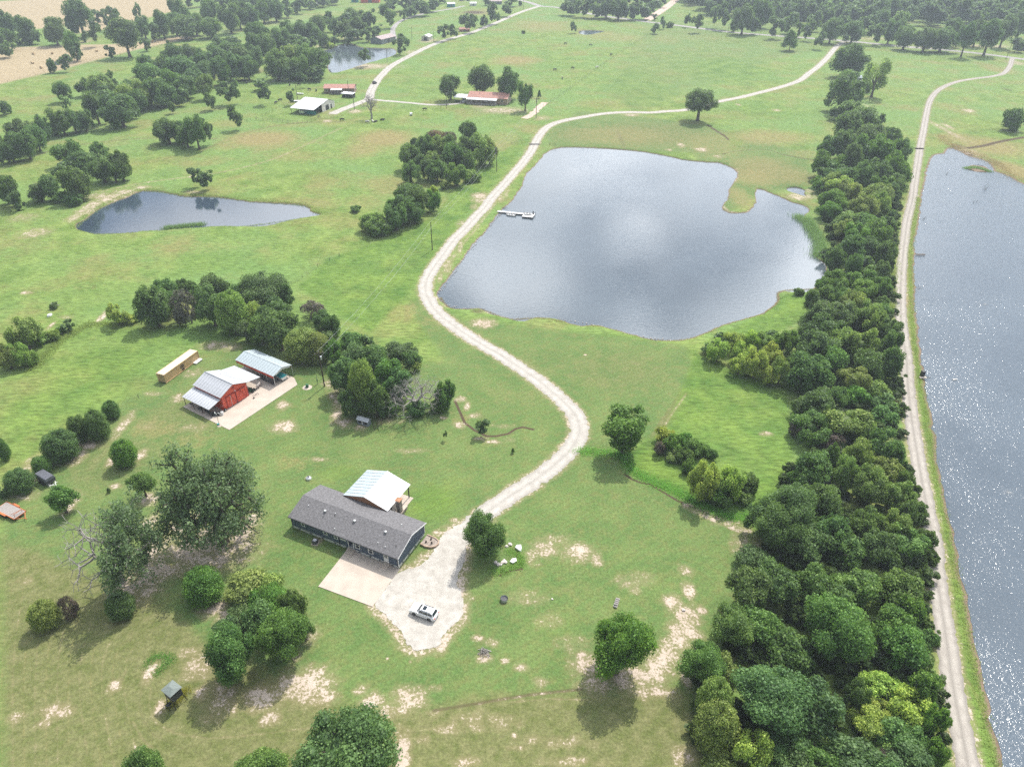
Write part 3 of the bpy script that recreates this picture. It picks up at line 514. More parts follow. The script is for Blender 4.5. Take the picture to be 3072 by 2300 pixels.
    bk = mrange(t, mth(t, 'ADD', sp.outputs[2], mth(t, 'MULTIPLY', mth(t, 'SUBTRACT', fine, .5), .5)), -.22, -.42); col = mixc(t, bk, col, mixc(t, med, (.10, .075, .05, 1), (.30, .22, .16, 1)))
    bed = mrange(t, sp.outputs[2], -.62, -.9); col = mixc(t, bed, col, (.10, .10, .075, 1))
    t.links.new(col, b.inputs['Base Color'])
    bp = N(t, 'ShaderNodeBump'); bp.inputs['Strength'].default_value = .75; bp.inputs['Distance'].default_value = .35
    hh = N(t, 'ShaderNodeMix', data_type='FLOAT'); t.links.new(ch(MOW), hh.inputs['Factor']); t.links.new(tuft, hh.inputs['A']); t.links.new(mth(t, 'MULTIPLY', fine, .35), hh.inputs['B'])
    t.links.new(mth(t, 'ADD', hh.outputs['Result'], mth(t, 'MULTIPLY', grain, .12)), bp.inputs['Height']); t.links.new(bp.outputs[0], b.inputs['Normal'])
    return m
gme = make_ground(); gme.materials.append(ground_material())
tag(obj('ground', gme), kind='structure')

# ------------------------------------------------------------------ water
def water_mat(name, col, bump, scales, rough=.06, ior=1.5, dist=.12):
    m = bpy.data.materials.new(name); m.use_nodes = True; t = m.node_tree; b = t.nodes['Principled BSDF']
    b.inputs['Roughness'].default_value = rough; b.inputs['IOR'].default_value = ior; b.inputs['Specular IOR Level'].default_value = .5
    geo = N(t, 'ShaderNodeNewGeometry'); pos = geo.outputs['Position']
    patch = vec_noise(t, pos, .03, 4); b.inputs['Base Color'].default_value = col
    mi = mixc(t, mrange(t, patch, .35, .65), tuple(c*.85 for c in col[:3])+(1,), col); t.links.new(mi, b.inputs['Base Color'])
    h = None
    for sc, am, stt in scales:
        n_ = mth(t, 'MULTIPLY', vec_noise(t, pos, sc, 3, .6, stretch=stt, rot=R(20)), am); h = n_ if h is None else mth(t, 'ADD', h, n_)
    bp = N(t, 'ShaderNodeBump'); bp.inputs['Distance'].default_value = dist; t.links.new(h, bp.inputs['Height'])
    t.links.new(mth(t, 'MULTIPLY', mrange(t, patch, .35, .6, .6, 1.), bump), bp.inputs['Strength']); t.links.new(bp.outputs[0], b.inputs['Normal'])
    return m
WM1 = water_mat('pond_water', (.085, .108, .124, 1), .22, [(.8, 1., (1, 2.2, 1)), (2.2, .2, (1, 2, 1))], .05, 1.7)
WM2 = water_mat('lake_water', (.070, .098, .125, 1), 1., [(1.1, 1., (1, 1.8, 1)), (2.2, .3, (1, 1.5, 1))], .15, 1.5, .135)
WM3 = water_mat('still_pond_water', (.04, .06, .085, 1), .12, [(.8, 1., (1, 2, 1)), (3, .25, (1, 2, 1))], .03, 1.7)
def water(name, poly, m, z=-.5):
    tn = np.roll(poly, -1, 0)-np.roll(poly, 1, 0); tn /= np.linalg.norm(tn, axis=1)[:, None]+1e-9; q = poly+np.stack([tn[:, 1], -tn[:, 0]], 1)*.25
    r = delaunay_2d_cdt([Vector(p) for p in q], [], [list(range(len(q)))], 1, 1e-4)
    me = bpy.data.meshes.new(name); me.from_pydata([(v[0], v[1], z) for v in r[0]], [], [tuple(f) for f in r[2]]); me.materials.append(m); me.update()
    if me.polygons[0].normal.z < 0: me.flip_normals()
    return tag(obj(name, me), kind='structure')
water('pond_water', PONDS['main'][0], WM1); water('still_pond_water', PONDS['left'][0], WM3); water('farm_pond_water', PONDS['far'][0], WM1)
water('stock_pond_water', PONDS['tiny'][0], WM1); water('hayfield_pond_water', PONDS['tin2'][0], WM1); water('puddle_water', PONDS['pudd'][0], WM1); water('lake_water', PONDS['lake'][0], WM2)

# ------------------------------------------------------------------ roads
def gravel_mat(name, c1, c2, track, edge=.0):
    m = bpy.data.materials.new(name); m.use_nodes = True; t = m.node_tree; b = t.nodes['Principled BSDF']; b.inputs['Roughness'].default_value = .95; b.inputs['Specular IOR Level'].default_value = .15
    geo = N(t, 'ShaderNodeNewGeometry'); pos = geo.outputs['Position']
    a = N(t, 'ShaderNodeAttribute', attribute_name='across'); ax = a.outputs['Fac']
    n1 = vec_noise(t, pos, .6, 5, .65); n2 = vec_noise(t, pos, 7, 3, .7)
    col = mixc(t, mrange(t, n1, .3, .7), c1, c2)
    # centre strip and edges a little darker / dustier than the wheel tracks
    w_ = mth(t, 'ABSOLUTE', mth(t, 'SUBTRACT', mth(t, 'ABSOLUTE', mth(t, 'SUBTRACT', ax, .5)), .22)); off = mrange(t, mth(t, 'ADD', w_, mth(t, 'MULTIPLY', mth(t, 'SUBTRACT', n1, .5), .22)), .07, .24)
    col = mixc(t, mth(t, 'MULTIPLY', off, track), col, tuple(c*.62 for c in c1[:3])+(1,))
    col = mixc(t, 1., col, mrange(t, n2, .3, .7, .80, 1.14), 'MULTIPLY')
    t.links.new(col, b.inputs['Base Color'])
    bp = N(t, 'ShaderNodeBump'); bp.inputs['Strength'].default_value = .5; bp.inputs['Distance'].default_value = .06; t.links.new(n2, bp.inputs['Height']); t.links.new(bp.outputs[0], b.inputs['Normal'])
    return m
def ribbon(name, data, width, m, z=.03, jit=.25, step=.8, w2=None, kind='structure'):
    c = catmull([P(*q) for q in data], False, step); tn = np.gradient(c, axis=0); tn /= np.linalg.norm(tn, axis=1)[:, None]; nr = np.stack([-tn[:, 1], tn[:, 0]], 1)
    V = []; A = []; F = []; n = len(c)
    for i in range(n):
        t_ = i/(n-1); W = (width+(w2-width)*t_ if w2 else width)/2
        l = W+jit*mnoise.noise(Vector((c[i][0]*.9, c[i][1]*.9, 1)))+jit*.6*mnoise.noise(Vector((c[i][0]*3, c[i][1]*3, 5)))
        r_ = W+jit*mnoise.noise(Vector((c[i][0]*.9, c[i][1]*.9, 9)))+jit*.6*mnoise.noise(Vector((c[i][0]*3, c[i][1]*3, 7)))
        for k, (o, a) in enumerate(((l, 0), (l*.5, .25), (0, .5), (-r_*.5, .75), (-r_, 1))):
            p = c[i]+nr[i]*o; V.append((p[0], p[1], z-(.024 if k in (0, 4) else 0))); A.append(a)
        if i: F += [(5*i+k, 5*i+k+1, 5*(i-1)+k+1, 5*(i-1)+k) for k in range(4)]
    me = bpy.data.meshes.new(name); me.from_pydata(V, [], F); at = me.attributes.new('across', 'FLOAT', 'POINT'); at.data.foreach_set('value', A); me.materials.append(m); me.update()
    if me.polygons[0].normal.z < 0: me.flip_normals()
    return tag(obj(name, me), kind=kind)
GR = gravel_mat('white_gravel', (.355, .33, .29, 1), (.52, .49, .44, 1), .42)
GR2 = gravel_mat('lane_gravel', (.31, .28, .245, 1), (.45, .415, .365, 1), .65)
GR3 = gravel_mat('grey_chipseal', (.30, .28, .27, 1), (.38, .36, .34, 1), .4)
GR4 = gravel_mat('pinkish_dirt', (.50, .38, .30, 1), (.62, .50, .42, 1), .4)
ribbon('gravel_driveway', DRIVE, 3.9, GR, .034, .55, .3, 4.2); ribbon('gravel_lane', LANE, 3.2, GR2, .03, .35, .7)
ribbon('paved_road', PAVED, 7, GR3, .03, .3, 4); ribbon('dirt_road', SIDE, 9, GR4, .04, .3, 4); ribbon('farm_road', ROAD1, 5.2, GR, .042, .5, 2)
ribbon('farm_track', BRAN, 3.2, GR, .05, .5, 2); ribbon('pond_track', TRACK, 4.5, GR3, .03, .6, 3); ribbon('sandy_wash', SANDP, 4, GR4, .03, 1.2, 1.5)
def flat(name, pts, m, z, jit=0, step=None, kind='structure'):
    p = np.array([q[:2] for q in pts], float)
    if step: p = catmull(p, True, step)
    if jit:
        for i in range(len(p)):
            v = mnoise.noise_vector(Vector((p[i][0]*.8, p[i][1]*.8, 0)))*jit+mnoise.noise_vector(Vector((p[i][0]*3, p[i][1]*3, 0)))*jit*.5; p[i] += (v[0], v[1])
    r = delaunay_2d_cdt([Vector(q) for q in p], [], [list(range(len(p)))], 1, 1e-4)
    me = bpy.data.meshes.new(name); me.from_pydata([(v[0], v[1], z) for v in r[0]], [], [tuple(f) for f in r[2]]); at = me.attributes.new('across', 'FLOAT', 'POINT'); at.data.foreach_set('value', [.28]*len(me.vertices)); me.materials.append(m); me.update()
    if me.polygons[0].normal.z < 0: me.flip_normals()
    return tag(obj(name, me), kind=kind)
flat('gravel_parking', [P('W', *p) for p in [(808, 1303), (838, 1262), (866, 1236), (905, 1222), (932, 1198), (945, 1170), (972, 1145), (1000, 1130), (1012, 1150), (1008, 1185), (1003, 1215), (986, 1250), (1000, 1290), (996, 1330), (962, 1368), (948, 1392), (905, 1404), (884, 1392), (862, 1360), (836, 1328)]], GR, .046, .5, .3)

# ------------------------------------------------------------------ building helpers
def panels(parent, p0, du, dv, n, m, name='roof_panel', t=.04, rib=.05):
    p0, du, dv = Vector(p0), Vector(du), Vector(dv); e = du/n; nr = du.cross(dv).normalized()
    if nr.z < 0: nr = -nr
    g = e*.012; mb = MB(); b = [-g*0, e-g, e-g+dv, dv]; mb.hexa(b, [Vector(q)+nr*t for q in b])
    rw = e*.06; b = [nr*t, nr*t+rw, nr*t+rw+dv, nr*t+dv]; mb.hexa(b, [q+nr*rib for q in b]); me = mb.mesh(name, m)
    for i in range(n):
        o = obj(name, me, parent); o.location = p0+e*i
def window(parent, x, z, w_=.7, h=1.2, y=-.0, face=-1, axis='x', fm=None, name='window', bars=True):
    """window on a wall whose outside is at -y (face=-1) ; axis y: wall along y at x position"""
    mb = MB(); f = .13; y0, y1 = (y-.07, y-.003) if face < 0 else (y+.003, y+.07)
    def bx(a0, a1, z0, z1, q0, q1, M_=mb): M_.box(*((a0, a1, q0, q1) if axis == 'x' else (q0, q1, a0, a1)), z0, z1)
    bx(x-w_/2-f, x-w_/2, z-h/2-f, z+h/2+f, y0, y1); bx(x+w_/2, x+w_/2+f, z-h/2-f, z+h/2+f, y0, y1); bx(x-w_/2, x+w_/2, z+h/2, z+h/2+f, y0, y1); bx(x-w_/2, x+w_/2, z-h/2-f, z-h/2, y0, y1)
    if bars: bx(x-w_/2, x+w_/2, z-.03, z+.03, y0, y1)
    fr = mb.build(name, fm or M['white'], parent); g = MB(); q0, q1 = (y-.03, y-.004) if face < 0 else (y+.004, y+.03)
    bx(x-w_/2, x+w_/2, z-h/2, z+h/2, q0, q1, g); g.build('pane', M['glass'], fr); return fr
def gable(parent, L, W, h, rz, m, mr, ov=.35, t=.12, z0=0., walls=True):
    """ridge along local x"""
    if walls: MB().prism([(0, z0), (W, z0), (W, h), (W/2, rz), (0, h)], 0, L, 'x').build('wall', m, parent)
    s = (rz-h)/(W/2); mb = MB()
    for sg in (0, 1):
        a, b = ((-ov, h-s*ov), (W/2, rz)) if sg == 0 else ((W+ov, h-s*ov), (W/2, rz))
        mb.hexa([(-ov, a[0], a[1]+.01), (L+ov, a[0], a[1]+.01), (L+ov, b[0], b[1]+.01), (-ov, b[0], b[1]+.01)], [(-ov, a[0], a[1]+t), (L+ov, a[0], a[1]+t), (L+ov, b[0], b[1]+t), (-ov, b[0], b[1]+t)])
    return mb.build('roof', mr, parent)
def text_mesh(name, s, size, m, parent, loc, rot, ext=.01, bold=0):
    cu = bpy.data.curves.new(name, 'FONT'); cu.body = s; cu.size = size; cu.extrude = ext; cu.offset = bold; cu.align_x = 'CENTER'; cu.resolution_u = 3
    tmp = bpy.data.objects.new(name, cu); COL.objects.link(tmp); dg = bpy.context.evaluated_depsgraph_get(); me = bpy.data.meshes.new_from_object(tmp.evaluated_get(dg)); COL.objects.unlink(tmp); bpy.data.objects.remove(tmp)
    me.materials.clear(); me.materials.append(m); o = obj(name, me, parent); o.location = loc; o.rotation_euler = rot; return o

# ------------------------------------------------------------------ the blue house
HA = R(-24.8); HO = np.array([-41.96, 97.63]); he = np.array([math.cos(HA), math.sin(HA)]); hn = np.array([-he[1], he[0]])
def HP(e, n, z=0): q = HO+he*e+hn*n; return (q[0], q[1], z)
hs = empty('blue_house', HP(0, 0), HA); tag(hs, 'long low blue house with grey shingle roof beside the white gravel parking area', 'house')
L_, W_ = 23.9, 9.2
MB().box(.05, L_-.05, .05, W_-.05, 0, .62).build('skirting', M['skirt'], hs)
# walls with the door recess
wl = MB(); wl.prism([(0, .62), (W_, .62), (W_, 3.0), (W_/2, 4.33), (0, 3.0)], 0, 13.05, 'x'); wl.prism([(1.1, .62), (W_, .62), (W_, 3.0), (W_/2, 4.33), (1.1, 3.3)], 13.05, 14.35, 'x'); wl.prism([(0, .62), (W_, .62), (W_, 3.0), (W_/2, 4.33), (0, 3.0)], 14.35, L_, 'x'); wl.build('wall', M['blue'], hs)
bt = MB()
for i in range(1, 59):
    x = i*.4065
    if not (12.9 < x < 14.5): bt.box(x-.02, x+.02, -.022, -.002, .64, 3.0)
for i in range(1, 23): bt.box(L_+.002, L_+.022, i*.4-.02, i*.4+.02, .64, 3.0)
tag(bt.build('siding_batten', M['blue'], hs), kind='stuff')
ov = .33; s_ = (4.42-3.08)/(W_/2); rf = MB()
for a in (-ov, W_+ov):
    z_ = 3.08-s_*ov; b = [(-ov, a, z_), (L_+ov, a, z_), (L_+ov, W_/2, 4.42), (-ov, W_/2, 4.42)]; rf.hexa(b, [(q[0], q[1], q[2]+.10) for q in b])
roof = rf.build('roof', M['shingle'], hs)
tr = MB(); z_ = 3.08-s_*ov
tr.hexa([(L_+ov+.002, -ov, z_-.10), (L_+ov+.05, -ov, z_-.10), (L_+ov+.05, W_/2, 4.32), (L_+ov+.002, W_/2, 4.32)], [(L_+ov+.002, -ov, z_+.11), (L_+ov+.05, -ov, z_+.11), (L_+ov+.05, W_/2, 4.53), (L_+ov+.002, W_/2, 4.53)])
tr.hexa([(L_+ov+.002, W_/2, 4.32), (L_+ov+.05, W_/2, 4.32), (L_+ov+.05, W_+ov, z_-.10), (L_+ov+.002, W_+ov, z_-.10)], [(L_+ov+.002, W_/2, 4.53), (L_+ov+.05, W_/2, 4.53), (L_+ov+.05, W_+ov, z_+.11), (L_+ov+.002, W_+ov, z_+.11)])
tr.build('fascia', M['white'], hs)
MB().box(-ov, L_+ov, -ov-.13, -ov-.005, z_-.03, z_+.09).build('gutter', M['black'], hs)
for x in (.05, 11.08, L_-.05): MB().tube((x, -.32, z_-.02), (x, -.08, 2.75), .05).tube((x, -.08, 2.75), (x, -.08, .1), .05).build('downspout', M['black'], hs)
MB().box(L_+.004, L_+.09, -.03, .10, .62, 3.0).build('corner_trim', M['white'], hs); MB().box(L_+.004, L_+.09, W_-.1, W_+.03, .62, 3.0).build('corner_trim', M['white'], hs)
for x, w_, h, z in ((2.78, .62, 1.15, 2.3), (7.98, .66, 1.15, 2.3), (10.4, .62, 1.1, 2.3), (15.2, .8, 1.5, 2.15), (18.1, .8, 1.5, 2.15)): window(hs, x, z, w_, h)
MB().box(13.05, 13.17, -.05, .02, .62, 3.0).box(14.23, 14.35, -.05, .02, .62, 3.0).build('porch_post', M['white'], hs)
fd = MB().box(13.25, 14.15, 1.02, 1.09, .66, 2.75).build('front_door', M['dark'], hs); MB().box(13.5, 13.9, .99, 1.015, 1.6, 2.5).build('door_glass', M['glass'], fd)
bd = MB().box(20.9, 21.92, -.06, -.002, .66, 2.85).build('back_door', M['white'], hs)
for i in range(3):
    for j in range(3): MB().box(21.1+i*.22, 21.27+i*.22, -.08, -.062, 1.75+j*.32, 2.0+j*.32).build('door_pane', M['glass'], bd)
MB().box(11.35, 12.65, -.05, -.002, 2.0, 2.28).build('house_sign', M['white'], hs)
_sg = MB()
for i in range(9): _sg.box(11.47+i*.12, 11.54+i*.12, -.06, -.052, 2.08, 2.2)
for x in (1.6, 4.3, 7.1, 9.9, 12.5, 15.4, 17.8, 19.9, 22.6): MB().box(x-.22, x+.22, -.02, .045, .22, .42).build('foundation_vent', M['black'], hs)
for y in (1.5, 3.6, 5.7, 7.8): MB().box(L_-.045, L_+.01, y-.2, y+.2, .2, .4).build('foundation_vent', M['black'], hs)
def roofz(y): return 3.08+s_*min(y, W_-y)+.11
for x, y in ((6.0, 3.0), (12.6, 3.2), (19.4, 3.3)):
    z = roofz(y); MB().tube((x, y, z-.05), (x, y, z+.28), .16, .16, 8).tube((x, y, z+.28), (x, y, z+.40), .30, .12, 10).build('roof_vent', M['white'], hs, True)
for x, y in ((2.2, 2.9), (8.2, 3.3), (9.9, .6), (19.2, 1.0), (20.9, .8), (21.0, 6.2)): z = roofz(y); MB().tube((x, y, z-.05), (x, y, z+.3), .07, .07, 7).build('vent_pipe', M['white'], hs)
for x, y in ((6.3, 1.9), (8.3, 2.9), (22.6, 1.7)): z = roofz(y); MB().tube((x, y, z-.05), (x, y, z+.25), .06, .06, 7).build('vent_pipe', M['black'], hs)
for x0, x1 in ((12.9, 14.5), (20.75, 22.1)):
    for i in range(4): MB().box(x0, x1, -1.55+i*.38, -.03, i*.155, (i+1)*.155).build('step', M['concrete'], hs)
def top(name, mb, m, label, cat, loc, rz=0, group=None, smooth=False, bevel=0):
    o = mb.build(name, m, None, smooth, bevel); o.location = loc; o.rotation_euler = (0, 0, rz); return tag(o, label, cat, group)
pad = flat('patio_slab', [HP(12.75, -.01), HP(24.2, -.01), HP(24.35, -9.0), HP(13.25, -9.45)], M['concrete'], .09); pad.modifiers.new('s', 'SOLIDIFY').thickness = .1
ac = empty('air_conditioner', HP(6.4, -1.4), HA+.2); tag(ac, 'dark grey air conditioner unit on the grass below the blue house wall', 'air conditioner')
MB().box(-.45, .45, -.45, .45, .06, .85).build('cabinet', M['dark'], ac, bevel=.05); MB().tube((0, 0, .85), (0, 0, .90), .34, .34, 14).build('fan_grille', M['alu'], ac); MB().box(-.6, .6, -.6, .6, 0, .06).build('base_pad', M['concrete'], ac)
pl = empty('brick_planter', HP(L_+.5, W_-2.6), HA); tag(pl, 'curved pinkish brick planter with small plants at the end wall of the blue house', 'planter')
arc = [(0, 0)]+[(2.6*math.cos(t)+.0, 1.3+2.2*math.sin(t)) for t in np.linspace(-1.1, 1.1, 9)]+[(0, 2.7)]
arc = [(0, 0), (1.2, -.2), (2.3, .1), (3.0, .7), (3.2, 1.5), (2.9, 2.2), (2.0, 2.6), (0, 2.7)]
for i in range(len(arc)-1):
    a, b = Vector(arc[i]+(0,)), Vector(arc[i+1]+(0,)); n_ = max(1, int((b-a).length/.42)); d_ = (b-a)/n_
    for k_ in range(n_):
        for row in range(2):
            q = a+d_*k_; u = d_*.94; pn = Vector((-d_.y, d_.x, 0)).normalized()*.2; bb = [q, q+u, q+u+pn, q+pn]; MB().hexa([(p.x, p.y, row*.22) for p in bb], [(p.x, p.y, row*.22+.20) for p in bb]).build('block', M['tanbrick'], pl)
MB().hexa([(x*.93, y*.93+.1, .02) for x, y in arc], [(x*.93, y*.93+.1, .26) for x, y in arc]).build('soil', M['stone'], pl)
for x, y in ((.8, .9), (1.9, 1.1), (1.3, 1.9)): MB().tube((x, y, .2), (x, y, .75), .22, .08, 7).build('plant', M['bark'], pl)
# porch
pt = empty('covered_patio', HP(5.9, 9.25), HA); tag(pt, 'open patio cover with gabled white metal roof joined behind the blue house', 'patio cover')
PW, PD, pe, pr = 10.3, 7.7, 3.42, 5.0
panels(pt, (0, -.6, pe), (0, PD+.6, 0), (PW/2, 0, pr-pe), 9, M['galv2']); panels(pt, (PW, -.6, pe), (0, PD+.6, 0), (-PW/2, 0, pr-pe), 9, M['white_metal'])  # one roof: glaring right slope and greyer left slope put into the colour
MB().tube((PW/2, -.62, pr+.07), (PW/2, PD+.02, pr+.07), .09, .09, 6).build('ridge_cap', M['white_metal'], pt)
MB().prism([(.15, pe-.06), (PW-.15, pe-.06), (PW/2, pr-.05)], -.55, -.47, 'y').prism([(.15, pe-.06), (PW-.15, pe-.06), (PW/2, pr-.05)], PD-.25, PD-.17, 'y').build('gable_boarding', M['wood'], pt)
for x in (.35, PW-.35):
    for y in (1.2, PD/2, PD-.4): MB().box(x-.09, x+.09, y-.09, y+.09, .1, pe+.02).build('post', M['black'], pt)
MB().box(.26, .44, -.5, PD-.2, pe-.25, pe-.03).build('beam', M['dark'], pt); MB().box(PW-.44, PW-.26, -.5, PD-.2, pe-.25, pe-.03).build('beam', M['dark'], pt)
MB().box(-.1, PW+.5, 0, PD-.1, 0, .1).build('slab', M['concrete'], pt)
ch = empty('stone_fireplace', HP(16.9, 11.6), HA); tag(ch, 'tall stacked stone chimney at the corner of the white patio roof', 'chimney')
rc = random.Random(5)
for row in range(11):
    wd = .62 if row < 3 else .42; off = (row % 2)*.18
    for s_x, s_y in ((-1, -1), (1, -1), (-1, 1), (1, 1)):
        z0 = row*.38; MB().box(min(0, s_x*wd)+(.01 if s_x > 0 else 0), max(0, s_x*wd)-(.01 if s_x < 0 else 0), min(off*.3*s_y, s_y*wd), max(off*.3*s_y, s_y*wd)-.01, z0, z0+.365).build('stone', M['stone'], ch).location = (rc.uniform(-.02, .02), rc.uniform(-.02, .02), 0)
MB().box(-.58, .58, -.58, .58, 4.18, 4.30).build('chimney_cap', M['wood'], ch)
for y in (-1.6, -1.0, 1.2, 1.8): MB().box(-.35, .35, y-.28, y+.28, .0, .85).build('hearth_block', M['stone'], ch)
MB().box(-.45, .45, -2.0, 2.15, .86, .95).build('hearth_top', M['concrete'], ch)

# ------------------------------------------------------------------ barn yard
BU = R(57.7); BO = np.array([-67.68, 134.75]); bu = np.array([math.cos(BU), math.sin(BU)]); bv = np.array([-bu[1], bu[0]])
def BP(u, v, z=0): q = BO+bu*u+bv*v; return (q[0], q[1], z)
flat('concrete_apron', [BP(-4.15, -6.85), BP(17.1, -6.3), BP(18.75, -3.4), BP(19.4, 11.4), BP(13.4, 11.4), BP(12, 9.6), BP(-4.2, 9.5)], M['concrete'], .09).modifiers.new('s', 'SOLIDIFY').thickness = .1
bn = empty('red_barn', BP(0, 0, .09), BU); tag(bn, 'red barn with big crossed sliding doors and grey metal roof on the pale concrete apron', 'barn')
MB().prism([(0, 0), (7.42, 0), (7.42, 3.85), (3.71, 5.35), (0, 3.85)], .0, 9.6, 'y').build('wall', M['red'], bn)
panels(bn, (-.22, -.2, 3.80), (0, 10.0, 0), (3.93, 0, 1.62), 11, M['galv']); panels(bn, (7.64, -.2, 3.80), (0, 10.0, 0), (-3.93, 0, 1.62), 11, M['galv'])
MB().tube((3.71, -.22, 5.50), (3.71, 9.82, 5.50), .1, .1, 6).build('ridge_cap', M['galv'], bn)
MB().box(.05, .17, -.03, -.002, .05, 3.8).box(7.25, 7.37, -.03, -.002, .05, 3.8).box(.9, 6.9, -.16, -.03, 3.15, 3.32).build('trim', M['red_trim'], bn)
for x0, x1 in ((1.15, 3.85), (3.95, 6.65)):
    d_ = MB().box(x0, x1, -.12, -.05, .06, 3.1).build('sliding_door', M['red'], bn); z_ = MB(); f = .09
    z_.box(x0, x1, -.145, -.121, .08, .08+f).box(x0, x1, -.145, -.121, 3.0, 3.0+f).box(x0, x0+f, -.145, -.121, .17, 3.0).box(x1-f, x1, -.145, -.121, .17, 3.0)
    xm = (x0+x1)/2
    for sa, sb in (((x0+f, .2), (xm, 2.98)), ((x1-f, .2), (xm, 2.98))): z_.hexa([(sa[0]-.05, -.148, sa[1]), (sa[0]+.05, -.148, sa[1]), (sa[0]+.05, -.124, sa[1]), (sa[0]-.05, -.124, sa[1])], [(sb[0]-.05, -.148, sb[1]), (sb[0]+.05, -.148, sb[1]), (sb[0]+.05, -.124, sb[1]), (sb[0]-.05, -.124, sb[1])])
    z_.build('door_brace', M['red_trim'], d_)
MB().box(2.35, 2.42, -.17, -.15, .1, 3.05).build('door_rail', M['alu'], bn)
MB().tube((3.71, -.05, 4.5), (3.71, -.02, 4.5), .38, .38, 5).build('star_ornament', M['red_trim'], bn)
MB().tube((3.9, -.3, 3.55), (3.9, -.02, 3.65), .1, .06).build('lamp', M['white'], bn)
ll = empty('left_lean_to', BP(0, 0, .09), BU); tag(ll, 'grey metal lean-to roof on dark posts against the left side of the red barn', 'lean-to')
panels(ll, (-3.55, .15, 2.35), (0, 9.7, 0), (3.5, 0, .85), 11, M['galv'])
for y in (.4, 3.4, 6.5, 9.6): MB().box(-3.4, -3.28, y-.06, y+.06, 0, 2.36).build('post', M['black'], ll)
MB().box(-3.41, -3.27, .2, 9.8, 2.2, 2.34).build('beam', M['black'], ll)
lr = empty('right_lean_to', BP(0, 0, .09), BU); tag(lr, 'grey metal lean-to roof between the red barn and the carport', 'lean-to')
panels(lr, (11.8, .3, 2.75), (0, 9.5, 0), (-4.25, 0, .80), 10, M['galv'])
for y in (.5, 5, 9.6): MB().box(11.55, 11.67, y-.06, y+.06, 0, 2.76).build('post', M['greywood'], lr)
MB().box(11.54, 11.68, .3, 9.8, 2.58, 2.73).build('beam', M['greywood'], lr)
cp = empty('carport', BP(0, 0, .09), BU); tag(cp, 'carport with pale metal roof and red side panel at the far end of the apron', 'carport')
panels(cp, (13.55, -2.35, 2.9), (0, 13.9, 0), (3.0, 0, 1.0), 15, M['galv2']); panels(cp, (19.65, -2.35, 2.9), (0, 13.9, 0), (-3.0, 0, 1.0), 15, M['galv2'])
MB().tube((16.6, -2.37, 3.95), (16.6, 11.57, 3.95), .08, .08, 6).build('ridge_cap', M['galv2'], cp)
for i, y in enumerate(np.linspace(-2.2, 11.3, 6)):
    for x in (13.68, 19.5): MB().box(x-.05, x+.05, y-.05, y+.05, 0, 2.92).build('post', M['alu'], cp)
MB().box(13.60, 13.64, -2.2, 11.4, 2.2, 2.88).build('side_panel', M['red'], cp); MB().box(19.58, 19.62, -2.2, 11.4, 2.3, 2.88).build('side_panel', M['red'], cp)
MB().prism([(13.6, 2.9), (14.6, 2.75), (16.6, 3.35), (18.6, 2.75), (19.6, 2.9), (16.6, 3.88)], -2.24, -2.20, 'y').build('gable_panel', M['white_metal'], cp)
MB().box(13.72, 13.76, -2.1, 4.4, .05, 1.35).build('wall_panel', M['dark'], cp)
def stuff_item(name, label, cat, loc, rz, parts):
    r_ = empty(name, loc, rz); tag(r_, label, cat)
    for nm, mb, m in parts: mb.build(nm, m, r_)
    return r_
stuff_item('covered_boat', 'boat under a teal and white cover parked beneath the carport', 'boat', BP(16.6, -.2, .09), BU+R(90), [('hull', MB().hexa([(-2.2, -.6, .4), (1.8, -.6, .4), (2.4, 0, .5), (1.8, .6, .4), (-2.2, .6, .4)], [(-2.3, -1, 1.2), (1.6, -1, 1.2), (2.9, 0, 1.35), (1.6, 1, 1.2), (-2.3, 1, 1.2)]), M['white']), ('cover', MB().hexa([(-2.3, -1, 1.21), (1.6, -1, 1.21), (2.9, 0, 1.36), (1.6, 1, 1.21), (-2.3, 1, 1.21)], [(-2.1, -.3, 1.75), (.9, -.3, 1.9), (1.4, 0, 1.9), (.9, .3, 1.9), (-2.1, .3, 1.75)]), M['teal']), ('trailer', MB().box(-2.3, 3.4, -.06, .06, .3, .4).box(-.8, -.7, -.9, .9, .3, .4), M['alu']), ('wheel', MB().tube((-.75, -1.05, .3), (-.75, -.85, .3), .3, .3, 10), M['tyre']), ('wheel', MB().tube((-.75, .85, .3), (-.75, 1.05, .3), .3, .3, 10), M['tyre'])])
def mower(loc, rz, body, label):
    return stuff_item('riding_mower', label, 'mower', loc, rz, [('deck', MB().box(-.5, .6, -.6, .6, .12, .3), body), ('hood', MB().hexa([(.2, -.3, .3), (1.1, -.3, .3), (1.1, .3, .3), (.2, .3, .3)], [(.25, -.25, .8), (1.0, -.22, .7), (1.0, .22, .7), (.25, .25, .8)]), body), ('seat', MB().box(-.6, -.1, -.25, .25, .55, .65).box(-.68, -.58, -.25, .25, .6, 1.0), M['black']), ('steering_wheel', MB().tube((.1, 0, .6), (.0, 0, .95), .03).tube((0, 0, .95), (-.01, 0, .98), .2, .2, 10), M['black'])]+[('wheel', MB().tube((x, y-.1, r_), (x, y+.1, r_), r_, r_, 10), M['tyre']) for x, r_ in ((-.55, .27), (.85, .19)) for y in (-.5, .5)])
mower(BP(9.0, .9, .09), BU+1.9, M['green_box'], 'green riding mower parked at the mouth of the right lean-to'); 
mower(BP(-1.9, .2, .09), BU+2.2, M['dark'], 'dark riding mower parked under the front corner of the left lean-to')
tb = M['black']
def table_set(loc, rz, label, m=None):
    p = [('tabletop', MB().box(-.8, .8, -.45, .45, .70, .75), m or M['dark'])]+[('leg', MB().tube((x, y, 0), (x, y, .70), .035), tb) for x in (-.7, .7) for y in (-.38, .38)]
    return stuff_item('patio_table', label, 'table', loc, rz, p)
